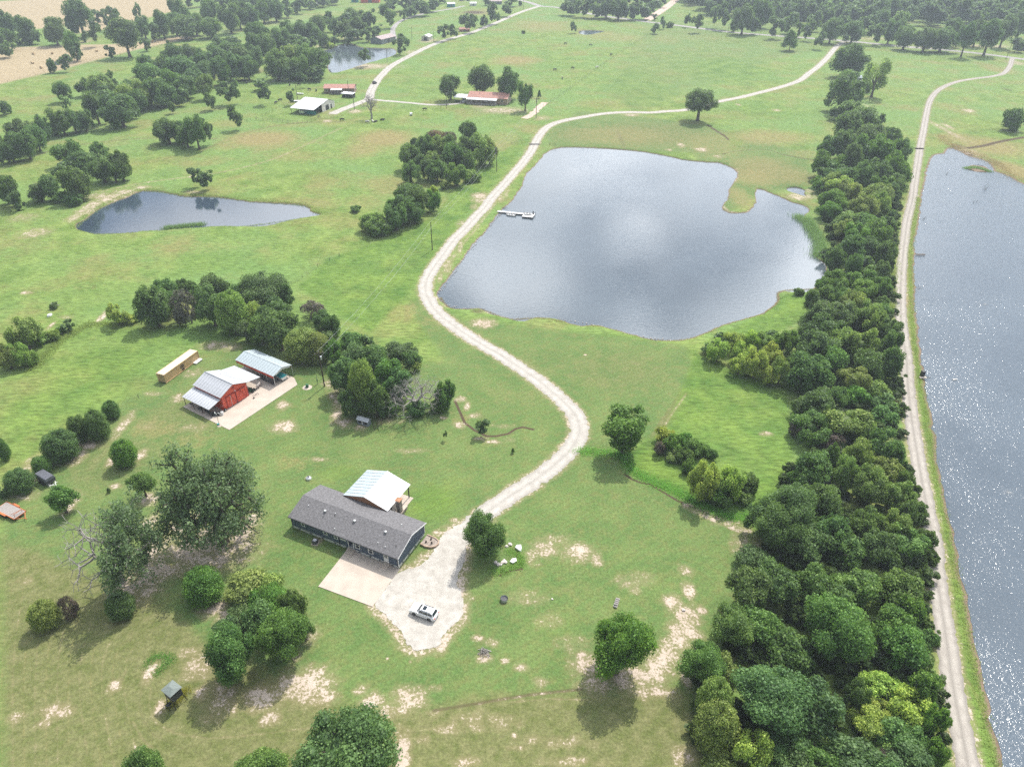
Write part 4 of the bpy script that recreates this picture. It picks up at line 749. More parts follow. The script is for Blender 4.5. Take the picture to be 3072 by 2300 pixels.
table_set(BP(-1.9, 5.2, .09), BU, 'dark patio table under the middle of the left lean-to')
def chair(loc, rz, label):
    p = [('seat', MB().box(-.25, .25, -.25, .25, .40, .46), tb), ('backrest', MB().box(-.27, -.22, -.25, .25, .46, .95), tb)]+[('leg', MB().tube((x, y, 0), (x, y, .4), .025), tb) for x in (-.22, .22) for y in (-.22, .22)]
    r_ = stuff_item('patio_chair', label, 'chair', loc, rz, p); r_['group'] = 'dark chairs under the left lean-to'
for (u, v, a, l) in ((-2.9, 5.0, BU, 'dark patio chair at the outer side of the table under the left lean-to'), (-1.8, 6.6, BU+4.7, 'dark patio chair behind the table under the left lean-to'), (-2.5, 3.2, BU+1.0, 'dark patio chair in front of the table under the left lean-to'), (-2.7, 8.3, BU+.4, 'dark patio chair at the back end of the left lean-to')): chair(BP(u, v, .09), a, l)
stuff_item('barbecue_grill', 'black barrel barbecue grill under the front of the left lean-to', 'grill', BP(-2.9, 1.5, .09), BU+1.5, [('barrel', MB().tube((-.6, 0, .85), (.6, 0, .85), .3, .3, 10), M['black']), ('chimney', MB().tube((.5, 0, 1.1), (.5, 0, 1.6), .06), M['black'])]+[('leg', MB().tube((x, y, 0), (x*.8, 0, .7), .03), M['black']) for x in (-.5, .5) for y in (-.25, .25)])
stuff_item('white_tank', 'round white tank beside the red barn under the lean-to mouth', 'tank', BP(-1.2, -.9, .09), 0, [('drum', MB().tube((0, 0, 0), (0, 0, .8), .32, .32, 12), M['white']), ('lid', MB().tube((0, 0, .8), (0, 0, .86), .2, .2, 12), M['alu'])])
stuff_item('spare_wheel', 'black tyre with white hub leaning on the red barn corner', 'tyre', BP(.15, -.35, .09), BU, [('tyre', MB().tube((0, -.12, .36), (0, .1, .36), .36, .36, 16), M['tyre']), ('hub', MB().tube((0, -.14, .36), (0, -.121, .36), .17, .17, 12), M['white'])])
for (u, v, l) in ((11.2, -1.0, 'black sawhorse bench in the carport gap on the apron'),): stuff_item('workbench', l, 'bench', BP(u, v+1.8, .09), BU+.4, [('benchtop', MB().box(-1.0, 1.0, -.3, .3, .85, .9), M['greywood'])]+[('leg', MB().tube((x, y, 0), (x*.9, y*.6, .85), .04), M['black']) for x in (-.9, .9) for y in (-.35, .35)])
stuff_item('bicycle_rack', 'tangle of dark pipes lying on the apron by the barn doors', 'pipes', BP(8.3, -1.2, .09), BU, [('pipe', MB().tube((-.9+i*.4, -.4+.15*(i % 2), .05), (-.4+i*.35, .5, .05), .03), M['black']) for i in range(5)])
stuff_item('tool_bag', 'small black bag lying on the apron before the barn doors', 'bag', BP(7.2, -1.9, .09), BU, [('bag', MB().hexa([(-.28, -.14, 0), (.28, -.14, 0), (.28, .14, 0), (-.28, .14, 0)], [(-.2, -.08, .2), (.2, -.08, .2), (.2, .08, .2), (-.2, .08, .2)]), M['black']), ('handle', MB().tube((-.1, 0, .2), (0, 0, .27), .02).tube((0, 0, .27), (.1, 0, .2), .02), M['black'])])
# yard light pole
p_ = P('W', 658.7*.72, 1276.6*.72); yl = empty('light_pole', p_); tag(yl, 'short metal light pole at the near corner of the barn apron', 'light pole')
MB().tube((0, 0, 0), (0, 0, 3.3), .06, .05).build('pole', M['greywood'], yl); MB().tube((0, 0, 3.3), (.35, .1, 3.6), .04).tube((0, 0, 3.3), (-.3, .1, 3.55), .04).tube((.35, .1, 3.6), (.9, -.1, 3.5), .05).build('arm', M['white'], yl); MB().tube((-.3, .1, 3.5), (-.3, .1, 3.75), .16, .1, 8).build('lamp', M['white'], yl); MB().box(-.55, -.1, .1, .5, 0, .35).build('valve_box', M['teal'], yl); MB().tube((0, 0, .003), (0, 0, .05), .55, .5, 10).build('footing', M['concrete'], yl)
# container
CA = math.atan2(11.63, 4.26); ct = empty('shipping_container', (-85.75, 145.84, 0), CA); tag(ct, 'long tan shipping container with black letters on its side, in grass behind the red barn', 'container')
cg = MB(); per = .305; nn = 38
for side in (0, 1):
    pts = []
    for i in range(nn):
        x = .3+i*per; pts += [(x, 0), (x+.1, 0), (x+.15, .036), (x+.25, .036)]
    pts.append((11.89, 0)); y = lambda d: (.05+d if side == 0 else 2.39-d); n0 = len(cg.v)
    for x, d in pts: cg.v += [(x, y(d), .32), (x, y(d), 2.45)]
    cg.f += [(n0+2*i, n0+2*i+2, n0+2*i+3, n0+2*i+1) for i in range(len(pts)-1)]
cg.build('corrugated_side', M['tan'], ct)
fr_ = MB(); fr_.box(0, 12.19, 0, .12, .12, .32).box(0, 12.19, 2.32, 2.44, .12, .32).box(0, 12.19, 0, .09, 2.45, 2.6).box(0, 12.19, 2.35, 2.44, 2.45, 2.6)
for x in (0, 12.0):
    for y_ in (0, 2.28): fr_.box(x, x+.19, y_, y_+.16, .32, 2.45)
fr_.box(.19, .21, .16, 2.28, .14, 2.59)
fr_.build('frame', M['tan'], ct)
MB().box(.05, 12.14, .09, 2.35, 2.50, 2.565).build('roof', M['tan_top'], ct)
for y_ in (.20, 1.25): 
    d_ = MB().box(-.04, 0, y_, y_+.99, .34, 2.43).build('door', M['tan'], ct)
    for k_ in (.3, .7): MB().tube((-.07, y_+k_, .36), (-.07, y_+k_, 2.4), .02).build('locking_bar', M['dark'], d_)
MB().box(12.1, 12.16, .16, 2.28, .32, 2.45).build('end_wall', M['tan'], ct)
for i in range(13): MB().box(.3+i*.92, .38+i*.92, .1, 2.34, 2.566, 2.585).build('roof_bow', M['tan_top'], ct)
def wallpt(k, x, y, O, ang):
    e = np.array([math.cos(ang), math.sin(ang)]); n = np.array([-e[1], e[0]]); d = ray(k, x, y); O = np.array(O[:2]); t = (O@n)/(d[:2]@n); q = d*t+np.array([0, 0, CAMZ]); return float((q[:2]-O)@e), float(q[2])
lx, lz = wallpt('N', 424, 392, (-85.75, 145.84), CA)
text_mesh('logo_letter', 'm', 1.75, M['black'], ct, (lx, .012, lz-.28), (R(90), 0, 0), .012, .05); text_mesh('logo_letter', 'sc', 1.1, M['black'], ct, (lx+.12, .012, lz-1.0), (R(90), 0, 0), .012, .04)
top('landing_slab', MB().box(-1.2, 1.2, -.5, .5, .25, .42).box(-1.1, -.9, -.4, .4, 0, .25).box(.9, 1.1, -.4, .4, 0, .25), M['white'], 'white platform bench on the grass beside the tan container', 'bench', P('N', 610, 340), CA)
# well cap, post
wc = empty('well_cap', P('N', 1905, 640)); tag(wc, 'small green well box standing on a pale round pad beside the yard pole', 'well'); MB().tube((0, 0, 0), (0, 0, .06), 1.15, 1.1, 14).build('pad', M['concrete'], wc); MB().box(-.3, .3, -.3, .3, .06, .95).build('box', M['green_box'], wc, bevel=.05); MB().box(-.6, -.35, -.2, .2, .06, .3).build('pump', M['alu'], wc)
gp = empty('marker_post', P('N', 2028, 600)); tag(gp, 'thin grey-green post with a small box beside the yard pole', 'post'); MB().tube((0, 0, 0), (0, 0, 3.2), .05).build('post', M['mesh_grey'], gp); MB().box(-.12, .12, -.1, .1, .9, 1.5).build('box', M['green_box'], gp)

# ------------------------------------------------------------------ utility poles and lines
POLES = [('N', 2108, 628, 10.2, 1, 'tall wooden utility pole with transformer beside the red barn yard'), ('E', 590, 540, 10, 0, 'dark utility pole on the grass left of the driveway bend near the big pond'),
         ('B', 1007, 1112, 10.5, 0, 'dark utility pole right of the brushy clump by the driveway'), ('B', 1262, 765, 10.5, 1, 'utility pole where the sandy wash meets the grass, right of the brick house'),
         ('B', 682, 700, 9.5, 1, 'utility pole before the pine beside the red-roofed house'), ('B', 85, 712, 9.5, 0, 'utility pole beside the farm road left of the bare tree'), ('B', 52, 632, 9.5, 0, 'utility pole before the brown ranch house'),
         ('A', 1930, 655, 10, 0, 'utility pole behind the white-roofed barn'), ('B', 297, 402, 10, 0, 'utility pole on the bank of the far pond'), ('B', 598, 275, 10, 0, 'utility pole beside the small metal garage'), ('B', 458, 255, 9.5, 0, 'thin pole in the meadow left of the metal garage'),
         ('B', 1777, 157, 9.5, 0, 'utility pole on the far paved road'), ('B', 1180, 62, 10, 0, 'utility pole near the far road junction'), ('C', 290, 230, 9, 0, 'thin pole at the far paved road near the bare tree'), ('C', 1112, 290, 10, 1, 'utility pole at the driveway gate by the road'), ('C', 2095, 388, 11, 0, 'leaning pole at the gate of the gravel lane')]
PT = []
for k, x, y, h, arm, lab in POLES:
    p = P(k, x, y); o = empty('utility_pole', p, .5); tag(o, lab, 'utility pole', 'utility poles'); MB().tube((0, 0, 0), (0, 0, h), .17, .12, 8).build('pole', M['pole'], o); PT.append((p, h))
    if arm:
        MB().box(-1.1, 1.1, -.05, .05, h-.55, h-.43).build('crossarm', M['pole'], o)
        for q in (-1, 0, 1): MB().tube((q, 0, h-.43), (q, 0, h-.25), .05, .03).build('insulator', M['alu'], o)
        MB().tube((.32, 0, h-2.4), (.32, 0, h-1.5), .24, .24, 10).build('transformer', M['alu'], o)
def line(a, b, label, n=12, r=.022):
    mb = MB(); (pa, ha), (pb, hb) = a, b
    d = (pb-pa)[:2]; d = d/np.linalg.norm(d); s = np.array([-d[1], d[0]])*.45
    for sgn, drop in ((1, .2), (-1, 1.3)):
        A = np.array([pa[0]+s[0]*sgn, pa[1]+s[1]*sgn, ha-drop]); B2 = np.array([pb[0]+s[0]*sgn, pb[1]+s[1]*sgn, hb-drop]); L = np.linalg.norm(B2-A); prev = None
        for i in range(n+1):
            t = i/n; q = A*(1-t)+B2*t; q[2] -= 4*t*(1-t)*L*.018
            if prev is not None: mb.tube(prev, q, r, r, 3, False)
            prev = q
    tag(mb.build('power_line', M['alu']), label, 'power line', 'power lines between poles')
line(PT[0], PT[1], 'two thin sagging wires from the barn yard pole to the pole by the driveway bend'); line(PT[1], PT[2], 'two thin sagging wires between the driveway bend pole and the brushy clump pole'); line(PT[2], PT[3], 'two thin wires from the brushy clump pole to the sandy wash pole'); line(PT[3], PT[4], 'two thin wires passing before the red-roofed brick house')

# ------------------------------------------------------------------ parked SUV
def suv(loc, rz, paint, label, name='parked_suv', cat='car', L=4.9):
    r_ = empty(name, loc, rz); tag(r_, label, cat); k = L/4.9; W = .97
    prof = [(-2.42, .42), (-2.40, .82), (-2.30, 1.02), (-1.0, 1.10), (0.95, 1.10), (2.05, .98), (2.38, .78), (2.45, .45), (2.2, .28), (-2.2, .28)]
    bm = bmesh.new(); rows = []
    for y, s in ((-W, .965), (-W*.94, 1.), (0, 1.01), (W*.94, 1.), (W, .965)): rows.append([bm.verts.new((x*s*k, y, .3+(z-.3)*(1. if abs(y) < W*.95 else .95))) for x, z in prof])
    for a, b in zip(rows[:-1], rows[1:]):
        for i in range(len(prof)): bm.faces.new((a[i], a[(i+1) % len(prof)], b[(i+1) % len(prof)], b[i]))
    bm.faces.new(rows[0][::-1]); bm.faces.new(rows[-1]); bmesh.ops.recalc_face_normals(bm, faces=bm.faces); me = bpy.data.meshes.new('body'); bm.to_mesh(me); bm.free(); me.materials.append(paint); b = obj('body', me, r_); bv = b.modifiers.new('b', 'BEVEL'); bv.width = .06; bv.segments = 2
    cb_ = [(-2.25*k, -.86), (1.05*k, -.86), (1.05*k, .86), (-2.25*k, .86)]; ct_ = [(-1.85*k, -.68), (.35*k, -.68), (.35*k, .68), (-1.85*k, .68)]
    MB().hexa([(x, y, 1.04) for x, y in cb_], [(x, y, 1.68) for x, y in ct_]).build('cabin', paint, r_, bevel=.07)
    def quad(nm, a, m=M['glass'], off=.02):
        a = [Vector(p) for p in a]; n = (a[1]-a[0]).cross(a[2]-a[0]).normalized(); return MB().hexa([p-n*.01 for p in a], [p+n*off for p in a]).build(nm, m, r_)
    quad('windscreen', [(1.0*k, -.76, 1.13), (1.0*k, .76, 1.13), (.44*k, .62, 1.62), (.44*k, -.62, 1.62)], off=.03)
    quad('rear_window', [(-2.2*k, .72, 1.18), (-2.2*k, -.72, 1.18), (-1.93*k, -.60, 1.60), (-1.93*k, .60, 1.60)], off=.03)
    for s in (-1, 1):
        for x0, x1 in ((-1.9, -1.15), (-1.08, -.3), (-.22, .62)):
            a = [(x0*k, s*.845, 1.16), (x1*k, s*.845, 1.16), (min(x1, .35)*k, s*.72, 1.58), (x0*k, s*.72, 1.58)]; quad('side_window', a if s < 0 else a[::-1], off=.025)
        MB().box(.55*k, .72*k, s*1.0-.1, s*1.0+.1, 1.05, 1.2).build('mirror', paint, r_); MB().box(-1.7*k, .2*k, s*.6-.02, s*.6+.02, 1.70, 1.74).build('roof_rail', M['black'], r_)
        MB().box(-2.44*k, -2.36*k, s*.72-.18, s*.72+.18, .85, .98).build('tail_light', M['red'], r_); MB().box(2.28*k, 2.42*k, s*.68-.2, s*.68+.2, .68, .82).build('headlight', M['alu'], r_)
    MB().box(-.55*k, .1*k, -.42, .42, 1.68, 1.70).build('sunroof', M['glass'], r_)
    for x in (-1.42, 1.45):
        for s in (-1, 1):
            w_ = MB().tube((x*k, s*.78, .37), (x*k, s*1.0, .37), .37, .37, 18).build('wheel', M['tyre'], r_); MB().tube((x*k, s*.9, .37), (x*k, s*1.012, .37), .22, .2, 12).build('rim', M['dark'], w_)
    return r_
a_ = np.array(P('J', 472, 312)[:2]); b_ = np.array(P('J', 572, 350)[:2]); dd = (a_-b_)/np.linalg.norm(a_-b_); nn_ = np.array([dd[1], -dd[0]]); nn_ = nn_ if nn_[1] > 0 else -nn_
cc_ = (a_+b_)/2+nn_*.88; suv((cc_[0], cc_[1], .046), math.atan2(dd[1], dd[0]), M['carwhite'], 'white SUV with dark sunroof parked on the white gravel below the patio slab')

# ------------------------------------------------------------------ vegetation
def leaf_mat(name, tr=.46, rough=.55):
    m = bpy.data.materials.new(name); m.use_nodes = True; t = m.node_tree; b = t.nodes['Principled BSDF']; b.inputs['Roughness'].default_value = rough; b.inputs['Specular IOR Level'].default_value = .35
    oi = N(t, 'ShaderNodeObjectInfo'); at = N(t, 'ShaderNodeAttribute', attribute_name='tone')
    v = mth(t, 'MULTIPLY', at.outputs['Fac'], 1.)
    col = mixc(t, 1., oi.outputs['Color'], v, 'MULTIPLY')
    # a few yellower leaves
    hs = N(t, 'ShaderNodeHueSaturation'); t.links.new(col, hs.inputs['Color']); t.links.new(mrange(t, at.outputs['Fac'], .6, 1.5, .515, .485), hs.inputs['Hue'])
    t.links.new(hs.outputs[0], b.inputs['Base Color'])
    tl = N(t, 'ShaderNodeBsdfTranslucent'); t.links.new(mixc(t, .5, hs.outputs[0], (.20, .32, .04, 1)), tl.inputs[0])
    ms = N(t, 'ShaderNodeMixShader'); ms.inputs[0].default_value = tr; t.links.new(b.outputs[0], ms.inputs[1]); t.links.new(tl.outputs[0], ms.inputs[2]); t.links.new(ms.outputs[0], t.nodes['Material Output'].inputs[0])
    return m
LEAF = leaf_mat('leaves')
TWIG = bpy.data.materials.new('tinted_twigs'); TWIG.use_nodes = True; _t = TWIG.node_tree; _o = N(_t, 'ShaderNodeObjectInfo'); _t.links.new(_o.outputs['Color'], _t.nodes['Principled BSDF'].inputs['Base Color']); _t.nodes['Principled BSDF'].inputs['Roughness'].default_value = .9
def ico(sub):
    bm = bmesh.new(); bmesh.ops.create_icosphere(bm, subdivisions=sub, radius=1); v = np.array([x.co[:] for x in bm.verts]); f = np.array([[y.index for y in x.verts] for x in bm.faces]); bm.free(); return v, f
ICO1 = ico(1); ICO2 = ico(2)
def nrm(a): return a/(np.linalg.norm(a, axis=-1, keepdims=True)+1e-9)
def leaves(C, D, size, rng, spread=.75, tone=None):
    """quads at C facing about D; returns verts, faces, tones"""
    n = len(C); nr = nrm(D+rng.normal(size=(n, 3))*spread); a = nrm(np.cross(nr, rng.normal(size=(n, 3)))); b = np.cross(nr, a)
    s = (size*rng.uniform(.55, 1.35, n))[:, None]; asp = rng.uniform(.5, 1., n)[:, None]
    V = np.stack([C+a*s, C+b*s*asp, C-a*s, C-b*s*asp], 1).reshape(-1, 3)
    F = np.arange(4*n).reshape(n, 4)
    tn = rng.uniform(.6, 1.45, n)*(1 if tone is None else tone)
    return V, F, np.repeat(tn, 4)
def crown(name, seed, kind='round', nl=16, n=4200, size=.062, core=True, mtl=None, lo=False):
    rng = np.random.default_rng(seed); L = []; RR = []
    for i in range(nl):
        t = (i+.5)/nl; ph = i*2.39996+rng.uniform(-.4, .4); z = 1-2*t; r = math.sqrt(max(0, 1-z*z))
        d = np.array([r*math.cos(ph), r*math.sin(ph), z])
        if kind in ('round', 'lobed'): d = nrm(rng.normal(size=3)*np.array([1, 1, .9])+np.array([0, 0, .12]))
        if kind == 'round': q = rng.uniform(.36, .86); c = d*q; c[2] *= .92; rad = rng.uniform(.20, .42)*(1.25-q*.4)
        elif kind == 'lobed': q = rng.uniform(.55, .82); c = d*q; c[2] = c[2]*.75+.05; rad = rng.uniform(.22, .36)
        elif kind == 'egg': zz = -.85+1.7*(i+.5)/nl; w_ = .72*math.sqrt(max(0.02, 1-((zz+.25)/1.25)**2)); a_ = i*2.4; c = np.array([math.cos(a_)*w_*.62, math.sin(a_)*w_*.62, zz*.8]); rad = rng.uniform(.30, .38)*(1-.35*max(0, zz))
        elif kind == 'pine': zz = -.9+1.8*(i+.5)/nl; w_ = .85*(1-(zz+1)/2)**.75+.1; a_ = i*2.4; c = np.array([math.cos(a_)*w_*.62, math.sin(a_)*w_*.62, zz*.85]); rad = .2+.16*(1-(zz+1)/2)
        elif kind == 'vase': zz = -.85+1.6*((i+.5)/nl)**.7; w_ = (.16+.84*((zz+.9)/1.7)**1.1)*rng.uniform(.35, 1); c = np.array([math.cos(ph)*w_*.75, math.sin(ph)*w_*.75, zz]); rad = rng.uniform(.2, .33)
        elif kind == 'bush': c = d*rng.uniform(.35, .7); c[2] = c[2]*.7; rad = rng.uniform(.25, .42)
        L.append(c); RR.append(rad)
    L = np.array(L); RR = np.array(RR)
    wgt = RR**2/np.sum(RR**2); li = rng.choice(nl, n, p=wgt)
    d = nrm(rng.normal(size=(n, 3))+nrm(L[li]+1e-6)*.55+np.array([0, 0, .15])); rr = rng.uniform(.66, 1.16, n)
    # small bumps on each lobe so its outline is ragged
    sub = rng.normal(size=(nl, 7, 3)); sub = nrm(sub); amp = np.max(np.einsum('nij,nj->ni', sub[li], d), axis=1); rr = rr*(.86+.22*amp**2)
    C = L[li]+d*(RR[li]*rr)[:, None]
    ltone = rng.uniform(.8, 1.22, nl)
    V, F, T = leaves(C, d, size, rng, .8, ltone[li])
    me = bpy.data.meshes.new(name)
    vs = [V]; nf4 = len(F); tris = []; tt = [T]
    if core:  # cores toned darker than the leaves: inner crown shade put into colour
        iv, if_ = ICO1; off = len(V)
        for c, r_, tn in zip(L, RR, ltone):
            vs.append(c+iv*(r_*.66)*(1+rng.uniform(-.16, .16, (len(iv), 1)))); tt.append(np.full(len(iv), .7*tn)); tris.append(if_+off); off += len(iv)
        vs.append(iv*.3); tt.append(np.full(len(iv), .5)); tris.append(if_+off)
    V = np.concatenate(vs); hi = np.percentile(V, 99.6, 0); lo_ = np.percentile(V, .4, 0); V = (V-(hi+lo_)/2)/((hi-lo_)/2*np.array([1.02, 1.02, 1.02])); T = np.concatenate(tt); tris = np.concatenate(tris) if tris else np.zeros((0, 3), int)
    me.vertices.add(len(V)); me.vertices.foreach_set('co', V.ravel().astype(np.float32))
    loops = np.concatenate([F.ravel(), tris.ravel()]); me.loops.add(len(loops)); me.loops.foreach_set('vertex_index', loops.astype(np.int32))
    me.polygons.add(nf4+len(tris)); st = np.concatenate([np.arange(nf4)*4, nf4*4+np.arange(len(tris))*3]); me.polygons.foreach_set('loop_start', st.astype(np.int32))
    at = me.attributes.new('tone', 'FLOAT', 'POINT'); at.data.foreach_set('value', T.astype(np.float32)); me.materials.append(mtl or LEAF); me.update(calc_edges=True); me.validate()
    return me
def np_mesh(name, V, F, T=None, m=None):
    me = bpy.data.meshes.new(name); k = F.shape[1]; me.vertices.add(len(V)); me.vertices.foreach_set('co', V.ravel().astype(np.float32)); me.loops.add(F.size); me.loops.foreach_set('vertex_index', F.ravel().astype(np.int32))
    me.polygons.add(len(F)); me.polygons.foreach_set('loop_start', (np.arange(len(F))*k).astype(np.int32))
    if T is not None: at = me.attributes.new('tone', 'FLOAT', 'POINT'); at.data.foreach_set('value', T.astype(np.float32))
    if m: me.materials.append(m)
    me.update(calc_edges=True); return me
def skeleton(seed, depth=5, spread=.75, up=.25, l0=.42, r0=.075, shrink=.72, start=(0, 0, 0), kids=(2, 3), n=5, first=None, sag=0):
    rng = random.Random(seed); mb = MB(); tips = []; mids = []
    def grow(p, d, l, r, k):
        segs = 3 if k < 3 else 2; q = p
        for i in range(segs):
            d = (d+Vector((rng.uniform(-1, 1), rng.uniform(-1, 1), rng.uniform(-1, 1)))*.20+Vector((0, 0, up*.12-sag*.1*k))).normalized()
            e = q+d*(l/segs); mb.tube(q, e, r*(1-.25*i/segs), r*(1-.25*(i+1)/segs), n if k < 2 else (4 if k < 4 else 3), False); q = e
            if k >= 2: mids.append(tuple(q))
            if k >= 2 and rng.random() < .5 and k < depth:
                s_ = (d+Vector((rng.gauss(0, 1), rng.gauss(0, 1), rng.gauss(0, .6)))*.9).normalized(); grow(q, s_, l*.5, r*.4, max(k+2, depth-1))
        if k >= depth: tips.append(tuple(q)); return
        m_ = rng.randint(*kids)+(1 if k == 0 else 0)+(2 if k == 0 and first else 0); a0 = rng.uniform(0, 6.28)
        for i in range(m_):
            a = a0+6.283*i/m_+rng.uniform(-.4, .4); u = d.orthogonal().normalized(); v = d.cross(u)
            s_ = (d*(1-spread*.5)+(u*math.cos(a)+v*math.sin(a))*spread*rng.uniform(.7, 1.2)+Vector((0, 0, up*.3))).normalized()
            grow(q, s_, l*shrink*rng.uniform(.85, 1.15), r*.62, k+1)
    grow(Vector(start), Vector((0, 0, 1)), l0, r0, 0)
    return mb, np.array(tips), np.array(mids)
def norm_skel(mb, tips, mids):
    V = np.array(mb.v); c = np.array([(V[:, 0].min()+V[:, 0].max())/2, (V[:, 1].min()+V[:, 1].max())/2]); r = max(np.ptp(V[:, 0]), np.ptp(V[:, 1]))/2; h = V[:, 2].max()
    V = (V-np.array([c[0], c[1], 0]))/np.array([r, r, h/2]); tips = tips-np.array([c[0], c[1], 0]); mids = (mids-np.array([c[0], c[1], 0])) if len(mids) else mids; mb.v = [tuple(p) for p in V]; return mb, tips/np.array([r, r, h/2]), mids/np.array([r, r, h/2])   # radius 1, height 2
def trunk(name, seed, r0=.10, h=1.1, limbs=5, m=None, n=6):
    rng = random.Random(seed); mb = MB(); mb.tube((0, 0, -.02), (0, 0, .1*h), r0*1.5, r0, n, False); mb.tube((0, 0, .1*h), (.02, .01, h*.6), r0, r0*.7, n, False); mb.tube((.02, .01, h*.6), (.04, -.02, h), r0*.7, r0*.3, n, False)
    for i in range(limbs):
        a = 6.283*i/limbs+rng.uniform(-.4, .4); z = h*rng.uniform(.35, .65); q = (math.cos(a)*.45, math.sin(a)*.45, z+rng.uniform(.25, .5)); mb.tube((.01, 0, z), q, r0*.5, r0*.22, 4, False)
        mb.tube(q, (math.cos(a+.3)*.72, math.sin(a+.3)*.72, q[2]+.25), r0*.22, r0*.06, 3, False)
    return mb.mesh(name, m or M['bark'])
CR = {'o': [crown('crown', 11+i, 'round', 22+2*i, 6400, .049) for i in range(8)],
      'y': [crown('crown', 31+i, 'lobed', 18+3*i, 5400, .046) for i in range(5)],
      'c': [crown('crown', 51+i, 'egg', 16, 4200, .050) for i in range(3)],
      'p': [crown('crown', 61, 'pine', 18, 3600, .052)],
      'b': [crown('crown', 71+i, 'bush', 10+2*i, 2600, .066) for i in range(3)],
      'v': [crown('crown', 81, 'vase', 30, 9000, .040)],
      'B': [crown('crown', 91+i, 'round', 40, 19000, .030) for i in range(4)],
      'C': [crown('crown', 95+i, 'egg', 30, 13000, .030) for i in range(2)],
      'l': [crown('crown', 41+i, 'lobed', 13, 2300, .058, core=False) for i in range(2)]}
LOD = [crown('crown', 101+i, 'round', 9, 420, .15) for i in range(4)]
TRK = [trunk('trunk', i) for i in range(4)]; TRKT = trunk('trunk', 9, .06)
# bare and half-bare kinds
sk, tp, md = norm_skel(*skeleton(5, 6, .85, .10, .26, .036, .80, kids=(2, 3), first=True)); DEAD = sk.mesh('branches', M['deadbark'])
sk, tp, md = norm_skel(*skeleton(8, 5, .62, .5, .42, .075, .74)); DEAD2 = sk.mesh('branches', M['deadbark'])
def leafy(sk3, seed, per, rad, size, keep=None, name='crown', lift=0):
    sk, tp, md = sk3; rng = np.random.default_rng(seed); pts = np.concatenate([tp, md[md[:, 2] > .55]]) if len(md) else tp
    if keep is not None: pts = pts[keep(pts)]
    C = np.repeat(pts, per, 0); d = nrm(rng.normal(size=C.shape)); C2 = C+d*rng.uniform(.2, 1, (len(C), 1))**.5*rad; C2[:, 2] += lift
    tn = np.repeat(rng.uniform(.8, 1.25, len(pts)), per); V, F, T = leaves(C2, d+np.array([0, 0, .3]), size, rng, .8, tn); return np_mesh(name, V, F, T, LEAF)
SK_OAK = norm_skel(*skeleton(21, 4, .9, .10, .30, .07, .80, kids=(3, 3), first=True)); OAKCR = leafy(SK_OAK, 3, 34, .15, .022); OAKTR = SK_OAK[0].mesh('trunk', M['bark'])
SK_HALF = norm_skel(*skeleton(33, 5, .85, .15, .30, .038, .80, kids=(2, 3), first=True)); HALFCR = leafy(SK_HALF, 4, 17, .12, .024, keep=lambda p: (p[:, 0] > .12-.2*p[:, 1])); HALFTR = SK_HALF[0].mesh('trunk', M['deadbark'])
SK_TW = norm_skel(*skeleton(44, 5, .6, .5, .34, .05, .78, kids=(3, 3))); TWIGM = SK_TW[0].mesh('branches', TWIG)
TINT = [(.125, .225, .062), (.160, .280, .066), (.27, .37, .095), (.44, .56, .11), (.140, .235, .078), (.18, .145, .13), (.24, .15, .09), (.145, .285, .048)]
TNAME = ['dark green', 'mid green', 'olive green', 'yellow-green', 'bluish dark green', 'grey-brown half dead', 'browning', 'fresh green']
KCAT = dict(o=('tree', 'tree'), y=('tree', 'tree'), c=('cedar_tree', 'cedar'), p=('pine_tree', 'pine'), b=('bush', 'bush'), v=('tree', 'tree'), B=('tree', 'tree'), C=('cedar_tree', 'cedar'), l=('tree', 'tree'), D=('dead_tree', 'tree'), d=('dead_tree', 'tree'), g=('dead_cedar', 'tree'), O=('oak_tree', 'tree'), X=('dying_oak_tree', 'tree'))
KADJ = dict(o='rounded leafy', y='loose lobed', c='dense egg-shaped', p='conical', b='low leafy', v='vase-shaped', B='broad full-crowned', C='big dense cone-like', l='open airy', D='wide bare', d='bare', g='withered', O='old spreading', X='half dead')
TREES = []
def place(k, code, x, y, w_, h_, tint, clr=None, base=None):
    """crown centre x,y and crown size w_,h_ in the crop -> world size and position"""
    a = K[k]; low = clr if clr is not None else dict(o=.12, y=.1, c=.03, p=.12, b=0, v=.35, B=.15, C=.03, l=.25, D=.0, d=.0, g=0, O=.12, X=.1)[code]
    zc = 3.
    for _ in range(5):
        q = P(k, x, y, zc); depth = (q-np.array([0, 0, CAMZ]))@fwd; D = np.linalg.norm(q-np.array([0, 0, CAMZ])); s = depth/FPX/a[2]; dep = math.asin((CAMZ-zc)/D)
        A = w_/2*s; hp = h_/2*s; c2 = hp*hp-(A*math.sin(dep))**2; c = math.sqrt(max(c2, 0))/math.cos(dep); c = min(max(c, .62*A), 1.7*A if code not in 'cpCgv' else 2.4*A); zc = c*(1+low*2)
    return dict(x=q[0], y=q[1], a=A, c=c, low=2*low*c, code=code, tint=tint, area=w_*h_/a[2]**2, zc=zc)
def TG(group, phrase, k, s, jit=True):
    """group of plants: 'code x,y,w,h,tint; ...'"""
    for e in s.replace('\n', '').split(';'):
        e = e.strip()
        if not e: continue
        f = e[1:].split(','); v = [float(i) for i in f]; clr = v[5] if len(v) > 5 else None
        t = place(k, e[0], v[0], v[1], v[2], v[3], int(v[4]), clr); t['group'] = group; t['phrase'] = phrase; TREES.append(t)
g1 = 'trees of the hayfield hedgerow'; p1 = 'in the hedgerow beside the pale hayfield'
